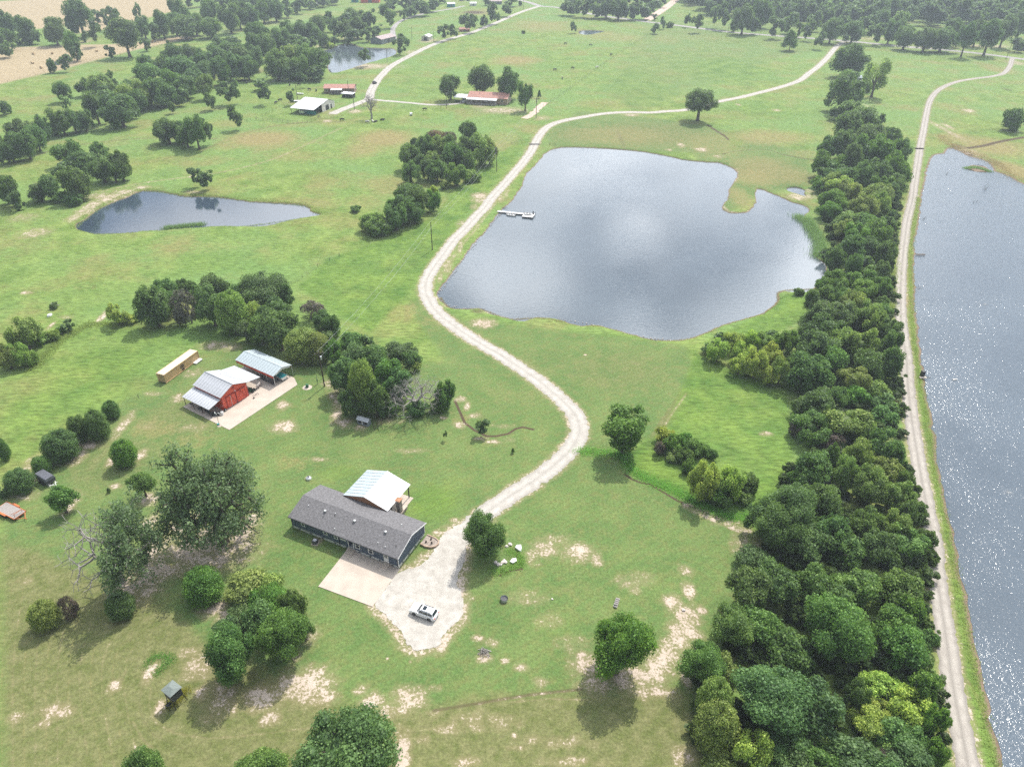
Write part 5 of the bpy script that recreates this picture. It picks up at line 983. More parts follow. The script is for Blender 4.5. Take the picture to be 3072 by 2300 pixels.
TG(g1, p1, 'A', 'o40,150,130,150,0;o30,250,130,120,4;o30,315,100,90,4;o165,185,140,150,4;g150,255,110,50,5;o210,235,90,80,4;o345,195,150,150,4;o500,85,180,170,4,.35;l455,150,90,120,4;y605,190,90,130,1,.3;o640,105,80,80,4;o720,105,110,110,4,.3;o880,65,55,80,1,.4;o800,215,200,170,4,.35;o945,288,75,65,4;b1085,273,22,26,4;o925,170,110,120,4;o1045,150,110,150,4;o990,200,100,100,4;d548,235,50,70,5;y470,290,95,190,1,.1;y490,330,70,110,1,.1;o418,400,80,90,4,.2;c333,425,56,85,0;l720,335,75,75,4,.2;l690,90,60,60,4')
g2 = 'trees of the long dark tree line'; p2 = 'in the long dark tree line behind the upper meadow'
TG(g2, p2, 'A', 'o1160,65,130,150,0;o1190,170,170,130,4;o1130,150,110,120,4;o1260,150,120,120,0;o1360,175,140,110,1;o1360,80,130,150,4;o1480,110,130,160,4;o1540,80,120,160,0;o1620,95,120,130,4;o1700,70,110,120,0;o1780,60,120,120,4;o1850,48,100,100,0;o1930,36,100,80,4;o2000,20,100,60,0;o1230,0,120,60,4;o1320,5,90,50,4;o1440,20,110,70,0;o1560,10,100,50,4;o1650,10,100,60,0;o1740,5,100,50,4;o2090,0,110,50,4;o2160,-5,90,40,4')
g3 = 'trees of the wood in the middle of the pasture'; p3 = 'in the dark wood between the meadow strip and the farm'
TG(g3, p3, 'A', 'o950,415,120,110,0;o960,480,170,130,1;o1060,430,140,130,4;o1125,345,150,110,0;o1180,445,200,150,4;o1230,350,130,110,4;o1300,400,170,150,4;o1390,290,130,90,4;o1400,370,150,140,4;o1470,330,130,110,4;o1500,420,150,150,4;o1560,370,140,130,4;o1600,435,130,130,4;o1430,450,130,150,0;o1330,470,140,140,4;o1480,285,130,90,4;o1540,300,100,80,4;o1250,510,150,130,4;o1190,560,150,130,0;o1100,530,150,150,7;o1020,590,190,160,0;o1085,610,140,120,0;o960,600,120,120,4;y1330,550,110,130,2,.2;l1195,610,60,90,2,.3;b1360,650,80,90,0,.2;b1110,690,50,65,0,.2;y1460,590,110,110,0,.3;y1520,575,70,130,2,.3;y1690,535,110,75,3,.15;o1705,592,88,100,0,.35;o1880,618,60,78,0,.3;y1970,510,40,110,2,.3;o1650,370,110,140,4;o1160,650,60,60,0;g1165,610,50,60,6')
g4 = 'trees of the wood by the farm pond'; p4 = 'in the wood beside the farm pond and grey house'
TG(g4, p4, 'A', 'o1670,220,150,140,0;o1720,300,130,150,4;o1650,300,130,160,4;o1800,250,150,130,0;l1870,190,120,110,0;o1950,200,130,120,4;o2020,205,120,110,4;o2060,160,120,110,4;o2130,135,100,110,4;o2180,180,80,120,4;c2100,262,80,80,0;o2165,258,70,60,0;o1955,290,90,90,2;o1900,260,130,100,4;o2020,270,60,70,0;b2140,292,50,36,3;o1790,410,170,170,1;o1880,375,180,160,2;o1900,450,170,110,0;o1980,380,150,160,1;o2050,400,130,160,0;o2050,460,130,100,0;o2100,380,90,80,0;y1950,430,120,140,1')
TG(g4, p4, 'B', 'o80,110,140,100,4;o180,115,90,110,0;o100,170,130,120,0;o30,190,120,110,4;o160,220,90,80,1;o230,190,70,60,0;o20,130,100,90,4;o60,230,110,80,0;o210,215,60,60,1')
g5 = 'trees scattered along the far west creek'; p5 = 'along the shallow draw left of the pasture'
TG(g5, p5, 'A', 'o400,590,120,110,0,.15;o530,555,95,95,4,.2;y650,550,160,130,2;o700,510,90,100,1;b740,545,60,50,4;y430,665,60,95,3,.2;o20,690,90,90,0;b45,700,50,70,0;o610,690,140,180,4;o770,710,220,180,4;y860,610,200,170,2;y900,560,130,90,3;y800,560,120,90,3;o890,650,120,130,0;o390,780,140,150,0;o470,780,130,130,4;o540,775,110,120,0;b350,830,80,90,2;o260,820,110,140,4;o230,885,130,150,4;o130,860,190,170,4;o160,925,140,170,4;o60,965,130,140,0;o10,940,80,170,4;o20,1010,80,90,0;y690,600,120,90,2;o830,690,110,130,4')
g6 = 'trees of the clump on the open slope'; p6 = 'in the small clump on the open slope'
TG(g6, p6, 'A', 'o1080,850,190,150,0,.05;o1170,850,130,130,0;y1200,870,130,120,0,.2;y1260,830,130,170,0,.3;y1330,830,80,140,0,.3')
TG('lone pasture trees', 'standing alone on the pasture left of the white-roofed barn', 'A', 'y1520,750,95,120,0,.25')
g7 = 'trees of the grove above the left pond'; p7 = 'in the grove above the left pond'
TG(g7, p7, 'A', 'y440,985,190,150,0;o640,990,120,140,0,.15;o540,1050,170,140,4;o650,1080,180,160,4,.15;o770,1060,130,160,0,.2;o730,1100,130,120,0,.2;o380,1130,90,120,4;o490,1180,180,190,0;o430,1090,130,100,4;o310,1210,110,150,4;o250,1240,150,110,0;o60,1230,130,180,0;o20,1220,100,190,4;b400,1270,110,70,1;b470,1290,120,70,0;g90,1300,100,130,5')
TG('lone pasture trees', 'beside the driveway above the big pond, dark trunk showing', 'C', 'B115,655,212,150,0,.35')
TG('lone pasture trees', 'forked, on the far bank of the left pond', 'A', 'y1260,1130,95,100,7,.3;y1325,1150,110,100,7,.35')
g8 = 'trees of the brushy clump beside the driveway'; p8 = 'in the brushy clump left of the driveway and big pond'
TG(g8, p8, 'B', 'o815,850,120,120,0,.2;y905,960,190,180,2;y960,980,100,140,2;y740,960,170,180,0;y640,950,150,140,2;y550,950,120,150,0;o440,1010,150,150,1;o490,945,80,100,0;b620,890,140,70,6;b700,885,100,60,5;o720,1010,150,160,0;b780,1020,130,130,0;y620,1100,140,130,0;o560,1090,110,120,0;y450,1110,130,130,1;o500,1050,90,110,0;y745,1130,150,130,7;b830,1050,100,130,1;b850,1140,110,60,2;b670,1200,70,50,2;b600,1030,120,90,2;b680,1070,100,80,2')
TG(g8, p8, 'E', 'o440,190,200,150,0;o500,220,160,180,0;o390,265,210,180,0;o350,325,150,150,0;y592,215,105,130,7;b600,150,54,60,3;y210,355,180,120,2;b240,400,150,90,1;o470,300,120,120,0;b180,390,100,70,2;b90,270,70,40,1')
TG('trees around the red-roofed brick house', 'beside the red-roofed brick house', 'B', 'o705,560,140,140,0,.12;o915,508,165,160,4,.15;o1082,535,155,175,4,.12;o1193,608,95,140,0,.25;p1282,608,26,46,0')
g9 = 'trees scattered along the farm road'; p9 = 'near the farm road at the back of the farm'
TG(g9, p9, 'B', 'o655,202,85,80,0,.25;y723,195,65,75,1,.2;y800,120,80,70,1,.35;o840,140,85,85,0,.3;o925,130,55,70,0,.15;o985,75,90,110,0,.2;l1070,50,80,70,1;o375,290,90,100,0,.1;b425,270,40,50,1;o395,240,60,50,0;o300,95,95,115,0,.2;o400,95,50,60,4,.1;y450,70,80,70,4;o300,25,130,70,4;o510,35,130,100,4;o590,25,90,80,4;o440,10,150,50,4;o1100,5,90,40,0;b1158,22,25,30,0;o1508,170,45,60,4,.2;b1180,208,26,20,1;o650,0,60,30,4;l148,352,85,75,1,.5;o2035,180,60,60,4;o2085,145,40,70,0;b2130,160,55,35,4;o2030,110,35,35,4;o950,10,60,40,4')
g10 = 'trees of the square wood by the road junction'; p10 = 'in the square wood at the road junction'
TG(g10, p10, 'B', 'o1470,40,110,90,0;o1560,45,100,90,4,.2;o1640,50,120,100,0;o1720,45,120,110,4;o1800,55,120,110,0;o1880,70,120,90,4;o1950,65,110,90,0;o2020,40,100,80,4;o2070,10,90,50,4;o1500,0,120,60,4;o1610,-5,120,60,0;o1700,-10,120,60,4;o1800,-5,120,70,4;o1900,0,120,80,0;o1990,-10,110,60,4')
g11 = 'trees at the front of the far forest'; p11 = 'at the front edge of the forest beyond the road'
TG(g11, p11, 'C', 'o35,120,45,65,0,.3;l100,135,85,80,1,.4;o205,90,80,110,4,.25;l270,85,90,130,4,.25;c330,160,42,80,0;o400,110,130,150,4,.2;o455,150,90,110,4;o520,80,130,150,0;o610,170,110,120,4;o700,140,110,120,4;o760,190,50,90,0;o820,190,80,100,4,.2;o860,130,100,110,0;o970,190,130,130,4,.15;o1060,130,110,110,0;o1110,200,150,120,4;o1180,150,120,110,4;o1260,210,120,110,4,.2;o1350,200,110,130,0;o1450,240,130,125,4;o1580,250,145,130,4;o1690,250,165,130,4;o1400,140,120,120,2;o1760,190,120,130,4,.3;o1850,225,110,150,4,.4;o1920,190,110,130,0,.3;o2000,215,150,170,4,.3;o2100,180,120,150,4,.3;o2180,285,90,80,0;o1280,130,130,120,4;o2200,150,120,150,4')
TG('pines in the field corner by the road', 'in the corner of the field below the far road', 'C', 'p705,255,100,112,1;o888,248,70,90,4,.25')
TG('trees along the fence between drive and lane', 'in the fence line between the driveway and the lane', 'C', 'o1090,385,205,190,4,.06;o1065,590,235,225,4,.06;b1085,492,120,60,4;b1200,560,70,70,1;b2150,770,150,145,0')
TG('bare-branched trees', 'with thin greyish branches beside the small shed in the fence line', 'C', 'l1260,490,150,190,2,.2')
gb = 'trees of the belt between the big pond and the lane'; pb = 'in the tree belt between the big pond and the gravel lane'
TG(gb, pb, 'C', 'o1010,715,110,100,0;o1095,720,180,120,1;o1080,820,190,180,4;o1180,800,200,190,4;o1270,800,90,120,4;o960,950,140,130,0;o1050,930,150,160,4;o1210,900,200,170,4;y1350,890,130,130,0;y1410,970,140,150,1;y1300,990,210,200,7;y1190,980,180,200,7;c1095,1040,120,230,4;y955,1060,200,160,7;o1000,1130,200,130,0;o1160,1130,170,170,1;o1260,1120,200,180,0;o1390,1090,170,200,7;o1380,1190,140,130,0;o1280,1190,150,130,1;y1010,1200,180,120,3;y1100,1240,150,110,3;y1270,1270,200,150,2;b880,1180,90,80,7')
TG(gb, pb, 'F', 'y900,45,120,100,1;y990,100,160,120,2;y1080,150,140,120,2;y980,210,180,130,7;b900,130,100,80,1;y1250,190,190,150,2;y1180,260,180,160,2;y1290,240,130,150,2;y950,280,150,110,7;o1070,350,170,130,2;o1180,370,170,140,1;o1250,430,190,170,7;o1130,440,170,150,7;o1350,350,100,130,0;y1370,170,100,130,1;y1040,400,130,120,2;o1100,510,160,140,0;o1210,520,150,130,0;o1320,560,130,150,0;o990,590,120,150,0;y940,560,90,80,7;o1110,650,110,170,0;y1190,620,110,120,5;o1290,670,110,130,4;b1240,700,150,120,1;y1150,730,170,140,7;y1000,740,180,130,7;b900,760,90,80,7;y1290,770,130,120,7;y1180,800,150,130,2;b1040,830,130,90,7;y885,870,170,190,4;o965,860,110,160,0;o985,970,240,220,4;o855,980,140,150,4;o930,1050,250,200,0;y1120,900,200,180,2;y1200,960,200,180,2;b1310,930,100,80,1;y1240,1000,170,180,2;o1340,1060,140,160,0;c800,1075,110,120,0;b750,808,70,50,0;b1300,880,80,80,1')
TG(gb, pb, 'L', 'o735,210,140,160,0;o870,100,250,250,4;o830,255,260,240,4;o965,180,200,200,1;y1040,60,220,200,2;y1160,80,190,220,2;o1210,200,220,190,0;y1110,300,210,170,2;y1240,230,170,170,2;o1345,190,150,210,0;o1350,70,140,200,0;o880,460,240,210,0;o1000,420,150,150,0;b1120,400,160,150,7;b1260,370,170,150,2;b1290,450,180,140,0;o780,485,150,120,0;y1050,570,290,180,2;y1140,590,200,170,2;y850,610,260,160,1;g965,690,180,120,5;b740,615,110,100,5;b1310,540,180,150,0;o1300,740,215,225,0;o1390,800,130,170,0;y1150,780,200,210,2;c965,800,90,190,0;y1060,890,160,220,2;y1310,880,210,180,2;y1235,990,230,250,2;y1400,1060,190,210,2;o850,870,240,230,0;b760,950,150,150,1;b960,840,170,140,0;B710,1110,340,340,4;o540,1190,240,240,0;B640,1240,330,310,0;o900,1100,240,260,4;o950,1270,260,260,0;y1380,1250,190,200,2;y1200,1240,210,200,1;o1485,1170,150,180,0;o1450,1350,250,210,1;o1280,1380,260,230,0;b1570,1330,130,150,0;o830,1350,300,260,4;o1050,1400,260,230,0;o450,1450,210,150,4;b1440,960,110,160,0')
TG(gb, pb, 'K', 'o420,150,290,290,4;o600,110,280,270,0;B310,370,300,290,1;o500,380,280,260,1;o830,100,230,250,1;o950,200,250,250,0;o1120,130,300,260,1;B1000,400,440,430,1;o1420,150,300,260,1;o1350,380,270,250,7;b1480,290,180,200,7;o1430,520,300,290,1;b1560,480,170,160,0;o680,540,340,290,0;B120,610,300,300,1;o270,660,210,210,2;C210,860,230,280,2;B600,830,520,480,4;o880,930,340,340,4;C220,1030,280,310,2;y450,1180,250,260,3;B660,1100,330,280,4;b240,1260,240,160,2;y1290,780,250,200,3;y1190,1000,240,220,3;y1270,930,180,160,3;y1480,920,300,260,3;o1400,1080,290,220,1;o1100,1230,350,280,4;o1450,1220,300,260,4;o900,1250,300,240,1;b1580,770,180,250,1;b1620,1000,160,280,7;b1650,1200,130,220,7;g1330,1260,200,110,5;o1130,820,160,200,0;b1530,640,180,180,0;b1300,1150,160,150,1;o540,1290,260,160,1;o1250,1340,300,180,4;o760,1340,300,180,0;o1560,1350,220,160,1')
g12 = 'yellow-green saplings in the thicket below the pond'; p12 = 'in the yellow-green thicket at the corner of the big pond'
TG(g12, p12, 'L', 'y230,110,140,140,3;y320,50,150,130,3;y250,60,120,110,3;y395,130,150,150,3;y480,190,150,180,3;y530,60,130,130,2;y585,150,150,170,3;y640,240,120,170,2;y560,260,140,130,3;y450,40,130,130,3;y650,60,130,150,7;y375,200,130,130,3;y700,40,100,150,2;y160,90,80,80,3;y600,20,110,90,2')
g13 = 'shrubs along the ditch in the lawn'; p13 = 'in the shrub row along the grassy ditch'
TG(g13, p13, 'Q', 'b1020,440,200,190,3;b1100,530,220,200,7;b1210,480,180,160,7;b1300,560,200,200,1;b1230,650,180,170,0;b1420,590,160,150,7;b1500,620,130,120,0;b1110,640,180,120,2;b960,560,110,150,5;b1270,760,140,150,1;y1420,900,300,420,3,0;y1680,930,330,380,3,0;b1560,980,300,260,1;b1880,930,230,230,0;b1600,1060,260,160,1;b1830,1060,200,160,1')
TG('lone lawn trees', 'at the bend of the ditch right of the driveway', 'Q', 'v605,390,450,450,7,.12')
TG('lone lawn trees', 'rounded, beside the driveway right of the blue house', 'R', 'B510,530,900,980,0,.1')
TG('lone lawn trees', 'standing in a bare sandy patch at lower right of the lawn', 'J', 'B1800,500,410,430,7,.15')
TG('lone lawn trees', 'small, on the bank of the creek ditch', 'H', 'o1785,768,122,118,1,.35')
TG('lone lawn trees', 'tiny staked sapling left of the creek ditch', 'H', 'l1476,830,38,62,0,.5')
TG('lone lawn trees', 'knee-high, beside the creek ditch bend', 'H', 'p2040,965,28,40,0')
g14 = 'trees of the grove north of the red barn'; p14 = 'in the grove behind the red barn'
TG(g14, p14, 'D', 'o985,900,210,240,0;o1070,800,180,160,0;o1060,870,160,160,1;g1190,910,175,230,5;o1200,770,130,110,0;o1380,785,190,170,4;o1365,900,190,230,4;C1500,940,200,270,2;o1540,840,150,160,4;B1700,780,330,190,4;o1850,830,110,150,0;y1640,950,100,150,3;o1780,950,200,190,4;o1800,1050,250,260,4;o1690,1050,180,180,7;g2030,930,180,140,5;o2090,990,140,130,0;o2150,1020,120,140,0;C1960,1150,230,220,2;C2060,1170,170,190,2;o2100,1130,130,130,4;o1590,1060,120,130,4;y2160,1200,120,150,7;o1440,800,110,120,4;o1280,850,110,160,0')
g15 = 'trees of the grove beside the chicken coop'; p15 = 'in the grove between the yard pole and the driveway'
TG(g15, p15, 'H', 'o700,70,220,180,0;o830,60,150,140,0;o730,190,250,230,4;o880,210,270,230,0;o1090,150,260,160,4;o1200,220,160,150,0;o640,340,270,290,4;C790,430,220,430,2;o900,520,220,300,0;o1000,330,250,260,7;o1100,420,240,250,0;o700,560,200,220,0;b1480,510,160,240,0;b1420,600,150,120,7;b1190,260,180,120,2;y545,150,110,190,7;g930,150,130,130,5;b1000,600,200,160,0;b1240,620,180,120,0')
TG('dead trees', 'big bare grey tree spreading over the grove beside the coop', 'H', 'D1215,500,560,470,5,0')
TG('dead trees', 'leafless grey tree in the pasture where the farm roads meet', 'B', 'd195,690,140,160,5,0')
TG('cedars along the yard fence', 'along the fence line left of the yard', 'G', 'C715,493,105,118,0;C508,610,130,175,0;C622,592,142,195,0;C383,722,212,205,0;C265,848,112,120,1;C118,950,172,165,0;C12,745,80,150,0;g12,1030,90,95,6')
TG('cedars in the yard', 'alone in the yard between big oak and fence', 'G', 'C800,773,156,175,7')
TG('small yard trees', 'small leafy tree beside the big oak', 'G', 'o915,968,155,150,1,.3')
TG('small yard trees', 'small leafy tree beside the flatbed trailer', 'G', 'o388,1068,170,165,1,.28')
TG('small yard trees', 'knee-high, standing by itself in the yard', 'G', 'p702,1014,26,32,0')
TG('lone lawn trees', 'enormous gnarled, filling the yard left of the blue house', 'W', 'O450,1073,235,255,1,.0')
TG('lone lawn trees', 'gnarled, bare white branches on its left, in the lower left lawn', 'W', 'X236,1175,225,235,1,0')
TG('cedars in the lower yard', 'in the lower left of the yard', 'I', 'C280,305,182,200,2;g440,255,125,150,5;C775,245,175,185,0;C1312,115,245,240,7')
g16 = 'trees of the round clump below the patio'; p16 = 'in the round clump between patio and deer blind'
TG(g16, p16, 'I', 'o1600,120,280,210,2;o1740,120,200,180,2;B1730,250,310,260,7;o1600,290,200,160,4;B1490,560,330,360,0;B1830,440,330,350,1;o1900,250,160,210,0;o1960,390,120,160,0;o1690,340,250,240,4;l1550,300,140,110,4;o1470,420,200,160,4')
TG('trees at the bottom edge of the yard', 'at the bottom edge of the lawn', 'I', 'B920,1345,300,310,1;B1680,1345,370,350,1')
TG('trees at the bottom edge of the yard', 'at the bottom edge of the lawn', 'W', 'B745,1612,205,178,4')
g17 = 'bushes along the left fence'; p17 = 'along the overgrown fence at the left edge'
TG(g17, p17, 'D', 'y755,955,130,130,3;b845,985,90,60,3;g440,1035,90,80,5;y150,1080,210,200,2;y40,1220,130,160,2;b340,1090,80,70,2;y110,1210,130,150,2;b250,1110,120,90,2;b390,1060,70,50,1;b350,900,50,40,4;b180,1240,100,110,2')
# build
for i, t in enumerate(TREES): t['i'] = i
counted = [t for t in TREES if KCAT[t['code']][1] == 'tree']
counted.sort(key=lambda t: -t['area']); rest = set(t['i'] for t in counted[330:])
rn = random.Random(3)
groups = {}
for t in TREES:
    if t['i'] not in rest: groups.setdefault(t['group'], []).append(t)
def rank(v, lst, names):
    s = sorted(lst); f = sum(1 for x in s if x < v)/max(1, len(s)-1) if len(s) > 1 else .5
    return names[min(len(names)-1, int(f*len(names)))]
seen = {}
for gname, ts in groups.items():
    for t in ts:
        nm, cat = KCAT[t['code']]; adj = KADJ[t['code']]; a = t['a']
        if len(ts) == 1 or t['phrase'].startswith(('big', 'small leafy', 'leafless', 'tiny', 'knee', 'enormous', 'gnarled')):
            lab = '%s %s %s' % (TNAME[t['tint']] if t['code'] not in 'dDX' else 'grey', adj if not t['phrase'].startswith(('big', 'leafless', 'gnarled')) else '', cat)
            lab = ' '.join(lab.split())+' '+t['phrase'] if not t['phrase'].startswith(('big', 'small leafy', 'leafless')) else t['phrase']
        else:
            sz = rank(a, [q['a'] for q in ts], ['small', 'mid-sized', 'large'])
            if len(ts) > 40:
                ps = rank(t['y'], [q['y'] for q in ts], ['nearest to camera', 'level with the blue house', 'level with the ditch', 'below the big pond', 'beside the pond corner', 'beside the pond', 'behind the grassy spit', 'at the far end'])
                near = [q for q in ts if abs(q['y']-t['y']) < 14]; sd_ = rank(t['x'], [q['x'] for q in near], ['left fringe', 'middle', 'lane side'])
                lab = '%s %s %s %s, belt east of pond, %s, %s' % (sz, TNAME[t['tint']], adj, cat, sd_, ps)
            else:
                lr = rank(t['x'], [q['x'] for q in ts], ['left end', 'left part', 'centre', 'right part', 'right end']) ; fr = rank(t['y'], [q['y'] for q in ts], ['front', 'middle row', 'back'])
                lab = '%s %s %s %s %s, %s, %s' % (sz, TNAME[t['tint']], adj, cat, t['phrase'], lr, fr)
        w_ = lab.split()
        t['label'] = ' '.join(w_[:16])
        t['name'] = nm
        seen.setdefault(t['label'], []).append(t)
for lab, ts in list(seen.items()):     # several alike: order them left to right
    if len(ts) > 1:
        ts.sort(key=lambda t: t['x'])
        for j, t in enumerate(ts):
            od = ['leftmost', 'second from left', 'third from left', 'fourth from left', 'fifth from left', 'sixth from left', 'seventh from left', 'eighth from left'][min(j, 7)] if len(ts) > 2 else ['left one', 'right one'][j]
            w_ = (od+': '+lab).split(); t['label'] = ' '.join(w_[:16])
def tri_col(t, d=.10): return tuple(max(0, c*(1+rn.uniform(-d, d))) for c in TINT[t['tint']])+(1,)
VIS = 0
lodV = []; lodF = []; lodT = []; off = 0
def lod_arrays(me):
    v = np.empty(len(me.vertices)*3, np.float32); me.vertices.foreach_get('co', v); l = np.empty(len(me.loops), np.int32); me.loops.foreach_get('vertex_index', l)
    nq = sum(1 for p in me.polygons if p.loop_total == 4); T_ = np.empty(len(me.vertices), np.float32); me.attributes['tone'].data.foreach_get('value', T_)
    q = l[:nq*4].reshape(-1, 4); tr = l[nq*4:].reshape(-1, 3); return v.reshape(-1, 3), q, tr, T_
LODA = [lod_arrays(m) for m in LOD]
def far_tree(acc, x, y, a, c, low, rng, ton=1.):
    v, q, tr, T_ = LODA[rng.randrange(4)]; th = rng.uniform(0, 6.28); R_ = np.array([[math.cos(th), -math.sin(th), 0], [math.sin(th), math.cos(th), 0], [0, 0, 1]])
    V = (v@R_.T)*np.array([a, a, c])+np.array([x, y, low+c]); n0 = sum(len(k) for k in acc[0]); acc[0].append(V); acc[1].append(np.concatenate([q, np.concatenate([tr, tr[:, -1:]], 1)])+n0 if False else q+n0); acc[3].append(tr+n0); acc[2].append(T_*ton)
def build_acc(name, acc, label, cat, color, group=None):
    V = np.concatenate(acc[0]); q = np.concatenate(acc[1]); tr = np.concatenate(acc[3]); T_ = np.concatenate(acc[2]); me = bpy.data.meshes.new(name)
    me.vertices.add(len(V)); me.vertices.foreach_set('co', V.ravel().astype(np.float32)); lp = np.concatenate([q.ravel(), tr.ravel()]); me.loops.add(len(lp)); me.loops.foreach_set('vertex_index', lp.astype(np.int32))
    me.polygons.add(len(q)+len(tr)); me.polygons.foreach_set('loop_start', np.concatenate([np.arange(len(q))*4, len(q)*4+np.arange(len(tr))*3]).astype(np.int32))
    at = me.attributes.new('tone', 'FLOAT', 'POINT'); at.data.foreach_set('value', T_.astype(np.float32)); me.materials.append(LEAF); me.update(calc_edges=True)
    o = obj(name, me); o.color = color; return tag(o, label, cat, group, 'stuff')
acc = [[], [], [], []]
for t in TREES:
    if t['i'] in rest: far_tree(acc, t['x'], t['y'], t['a'], t['c'], t['low'], rn, rn.uniform(.8, 1.25)*(1.6 if t['tint'] in (2, 3) else 1)); continue
    c = t['code']; root = empty(t['name'], (t['x'], t['y'], 0), rn.uniform(-3.14, 3.14) if c not in 'DX' else {'D': .6, 'X': 0.}[c]); tag(root, t['label'], KCAT[c][1], t['group'])
    a, cc, low = t['a'], t['c'], t['low']
    if c in 'Dd':
        o = obj('branches', DEAD if c == 'D' else DEAD2, root); o.scale = (a, a, (t['zc']+cc)/2); VIS += 1
        continue
    if c == 'g':
        o = obj('branches', TWIGM, root); o.scale = (a, a, cc); o.color = tri_col(t)
        o = obj('crown', CR['l'][0], root); o.scale = (a*.9, a*.9, cc*.95); o.location = (0, 0, cc); o.color = tri_col(t)
        continue
    if c in 'OX':
        H = (t['zc']+cc)/2; o = obj('trunk', OAKTR if c == 'O' else HALFTR, root); o.scale = (a*.93, a*.93, H*.94)
        o = obj('crown', OAKCR if c == 'O' else HALFCR, root); o.scale = (a*.93, a*.93, H*.94); o.color = (.16, .24, .115, 1)
        continue
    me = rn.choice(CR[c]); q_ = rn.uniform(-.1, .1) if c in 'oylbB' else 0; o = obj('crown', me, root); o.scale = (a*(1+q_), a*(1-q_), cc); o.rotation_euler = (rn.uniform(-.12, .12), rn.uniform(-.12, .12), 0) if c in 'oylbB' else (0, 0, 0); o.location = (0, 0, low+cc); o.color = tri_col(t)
    if c not in 'b':
        o = obj('trunk', TRKT if c in 'cCp' else rn.choice(TRK), root); o.scale = (a, a, (low+cc*1.1)/1.1)
build_acc('background_trees', acc, 'smaller background trees standing among the larger ones', 'trees', (.125, .205, .080, 1)) if acc[0] else None
# the forest beyond the road: too many to count
acc = [[], [], [], []]; fr = random.Random(12)
line = [P2('C', *p) for p in [(150, 110), (350, 130), (600, 165), (1000, 190), (1400, 200), (1750, 190), (2250, 235), (3000, 330)]]
def fy(x):
    for (x0, y0), (x1, y1) in zip(line[:-1], line[1:]):
        if x0 <= x <= x1: return y0+(y1-y0)*(x-x0)/(x1-x0)
    return None
for _ in range(2500):
    x = fr.uniform(line[0][0], 900); y0 = fy(x)
    if y0 is None: continue
    y = y0+12+fr.random()*520
    if y > 1250: continue
    a = fr.uniform(5.5, 9.5); far_tree(acc, x, y, a, a*fr.uniform(.85, 1.2), fr.uniform(1.5, 5), fr, fr.uniform(.7, 1.35))
build_acc('forest', acc, 'dense dark forest beyond the road', 'forest', (.125, .205, .080, 1))
acc = [[], [], [], []]       # the woods beyond the upper left meadow and behind the junction
for _ in range(420):
    u = fr.random(); x = -330+u*230+fr.uniform(-20, 20); y = 900+fr.random()*180+u*30
    a = fr.uniform(4.5, 8); far_tree(acc, x, y, a, a*fr.uniform(.85, 1.2), fr.uniform(1, 3), fr, fr.uniform(.7, 1.3))
for _ in range(160):
    x = fr.uniform(70, 200); y = fr.uniform(930, 1080); a = fr.uniform(5, 8); far_tree(acc, x, y, a, a, 2, fr, fr.uniform(.7, 1.3))
build_acc('distant_woods', acc, 'far woods at the top edge behind the meadow', 'woods', (.125, .205, .080, 1))
# undergrowth under the tree belt: low shrubs and vines nobody could count
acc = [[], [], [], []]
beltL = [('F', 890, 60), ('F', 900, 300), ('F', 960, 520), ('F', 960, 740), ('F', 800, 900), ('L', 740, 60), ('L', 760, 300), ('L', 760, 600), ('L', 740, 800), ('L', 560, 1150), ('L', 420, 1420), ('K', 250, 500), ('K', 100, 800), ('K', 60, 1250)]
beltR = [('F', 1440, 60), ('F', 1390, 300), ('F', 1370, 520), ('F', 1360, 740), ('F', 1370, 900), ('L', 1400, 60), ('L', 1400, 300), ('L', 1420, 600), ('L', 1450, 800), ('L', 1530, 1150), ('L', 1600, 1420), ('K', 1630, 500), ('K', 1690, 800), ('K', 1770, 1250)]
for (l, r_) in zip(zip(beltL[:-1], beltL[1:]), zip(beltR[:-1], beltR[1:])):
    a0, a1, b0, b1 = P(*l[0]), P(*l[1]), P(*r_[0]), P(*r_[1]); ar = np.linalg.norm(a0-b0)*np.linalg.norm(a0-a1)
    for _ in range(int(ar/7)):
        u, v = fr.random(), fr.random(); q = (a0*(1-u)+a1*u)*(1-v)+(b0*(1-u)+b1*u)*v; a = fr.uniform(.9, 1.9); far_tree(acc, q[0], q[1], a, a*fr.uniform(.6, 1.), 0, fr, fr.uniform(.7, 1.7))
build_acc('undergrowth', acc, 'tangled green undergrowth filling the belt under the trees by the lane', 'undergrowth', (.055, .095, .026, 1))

# ------------------------------------------------------------------ yard things
# covered dump trailer
dt = empty('dump_trailer', P('Z', 1190, 680), math.atan2(108.25-109.2, 3.07)+R(0)); tag(dt, 'grey trailer with dark tarp cover parked by the cedars at the left fence', 'trailer')
_a = np.array(P('Z', 1190, 680)[:2]); _b = np.array(P('Z', 930, 520)[:2]); _d = (_a-_b); _an = math.atan2(_d[1], _d[0]); dt.rotation_euler[2] = _an; dt.location = (_a[0], _a[1], 0)
MB().hexa([(-3.6, .1, .55), (0, .1, .55), (0, 1.9, .55), (-3.6, 1.9, .55)], [(-3.9, -.05, 1.25), (0, -.05, 1.25), (0, 2.05, 1.25), (-3.9, 2.05, 1.25)]).build('bed', M['dark'], dt)
MB().hexa([(-3.95, -.08, 1.26), (.05, -.08, 1.26), (.05, 2.08, 1.26), (-3.95, 2.08, 1.26)], [(-3.8, .12, 2.0), (-.05, .12, 2.0), (-.05, 1.88, 2.0), (-3.8, 1.88, 2.0)]).build('tarp', M['tarp'], dt, bevel=.12)
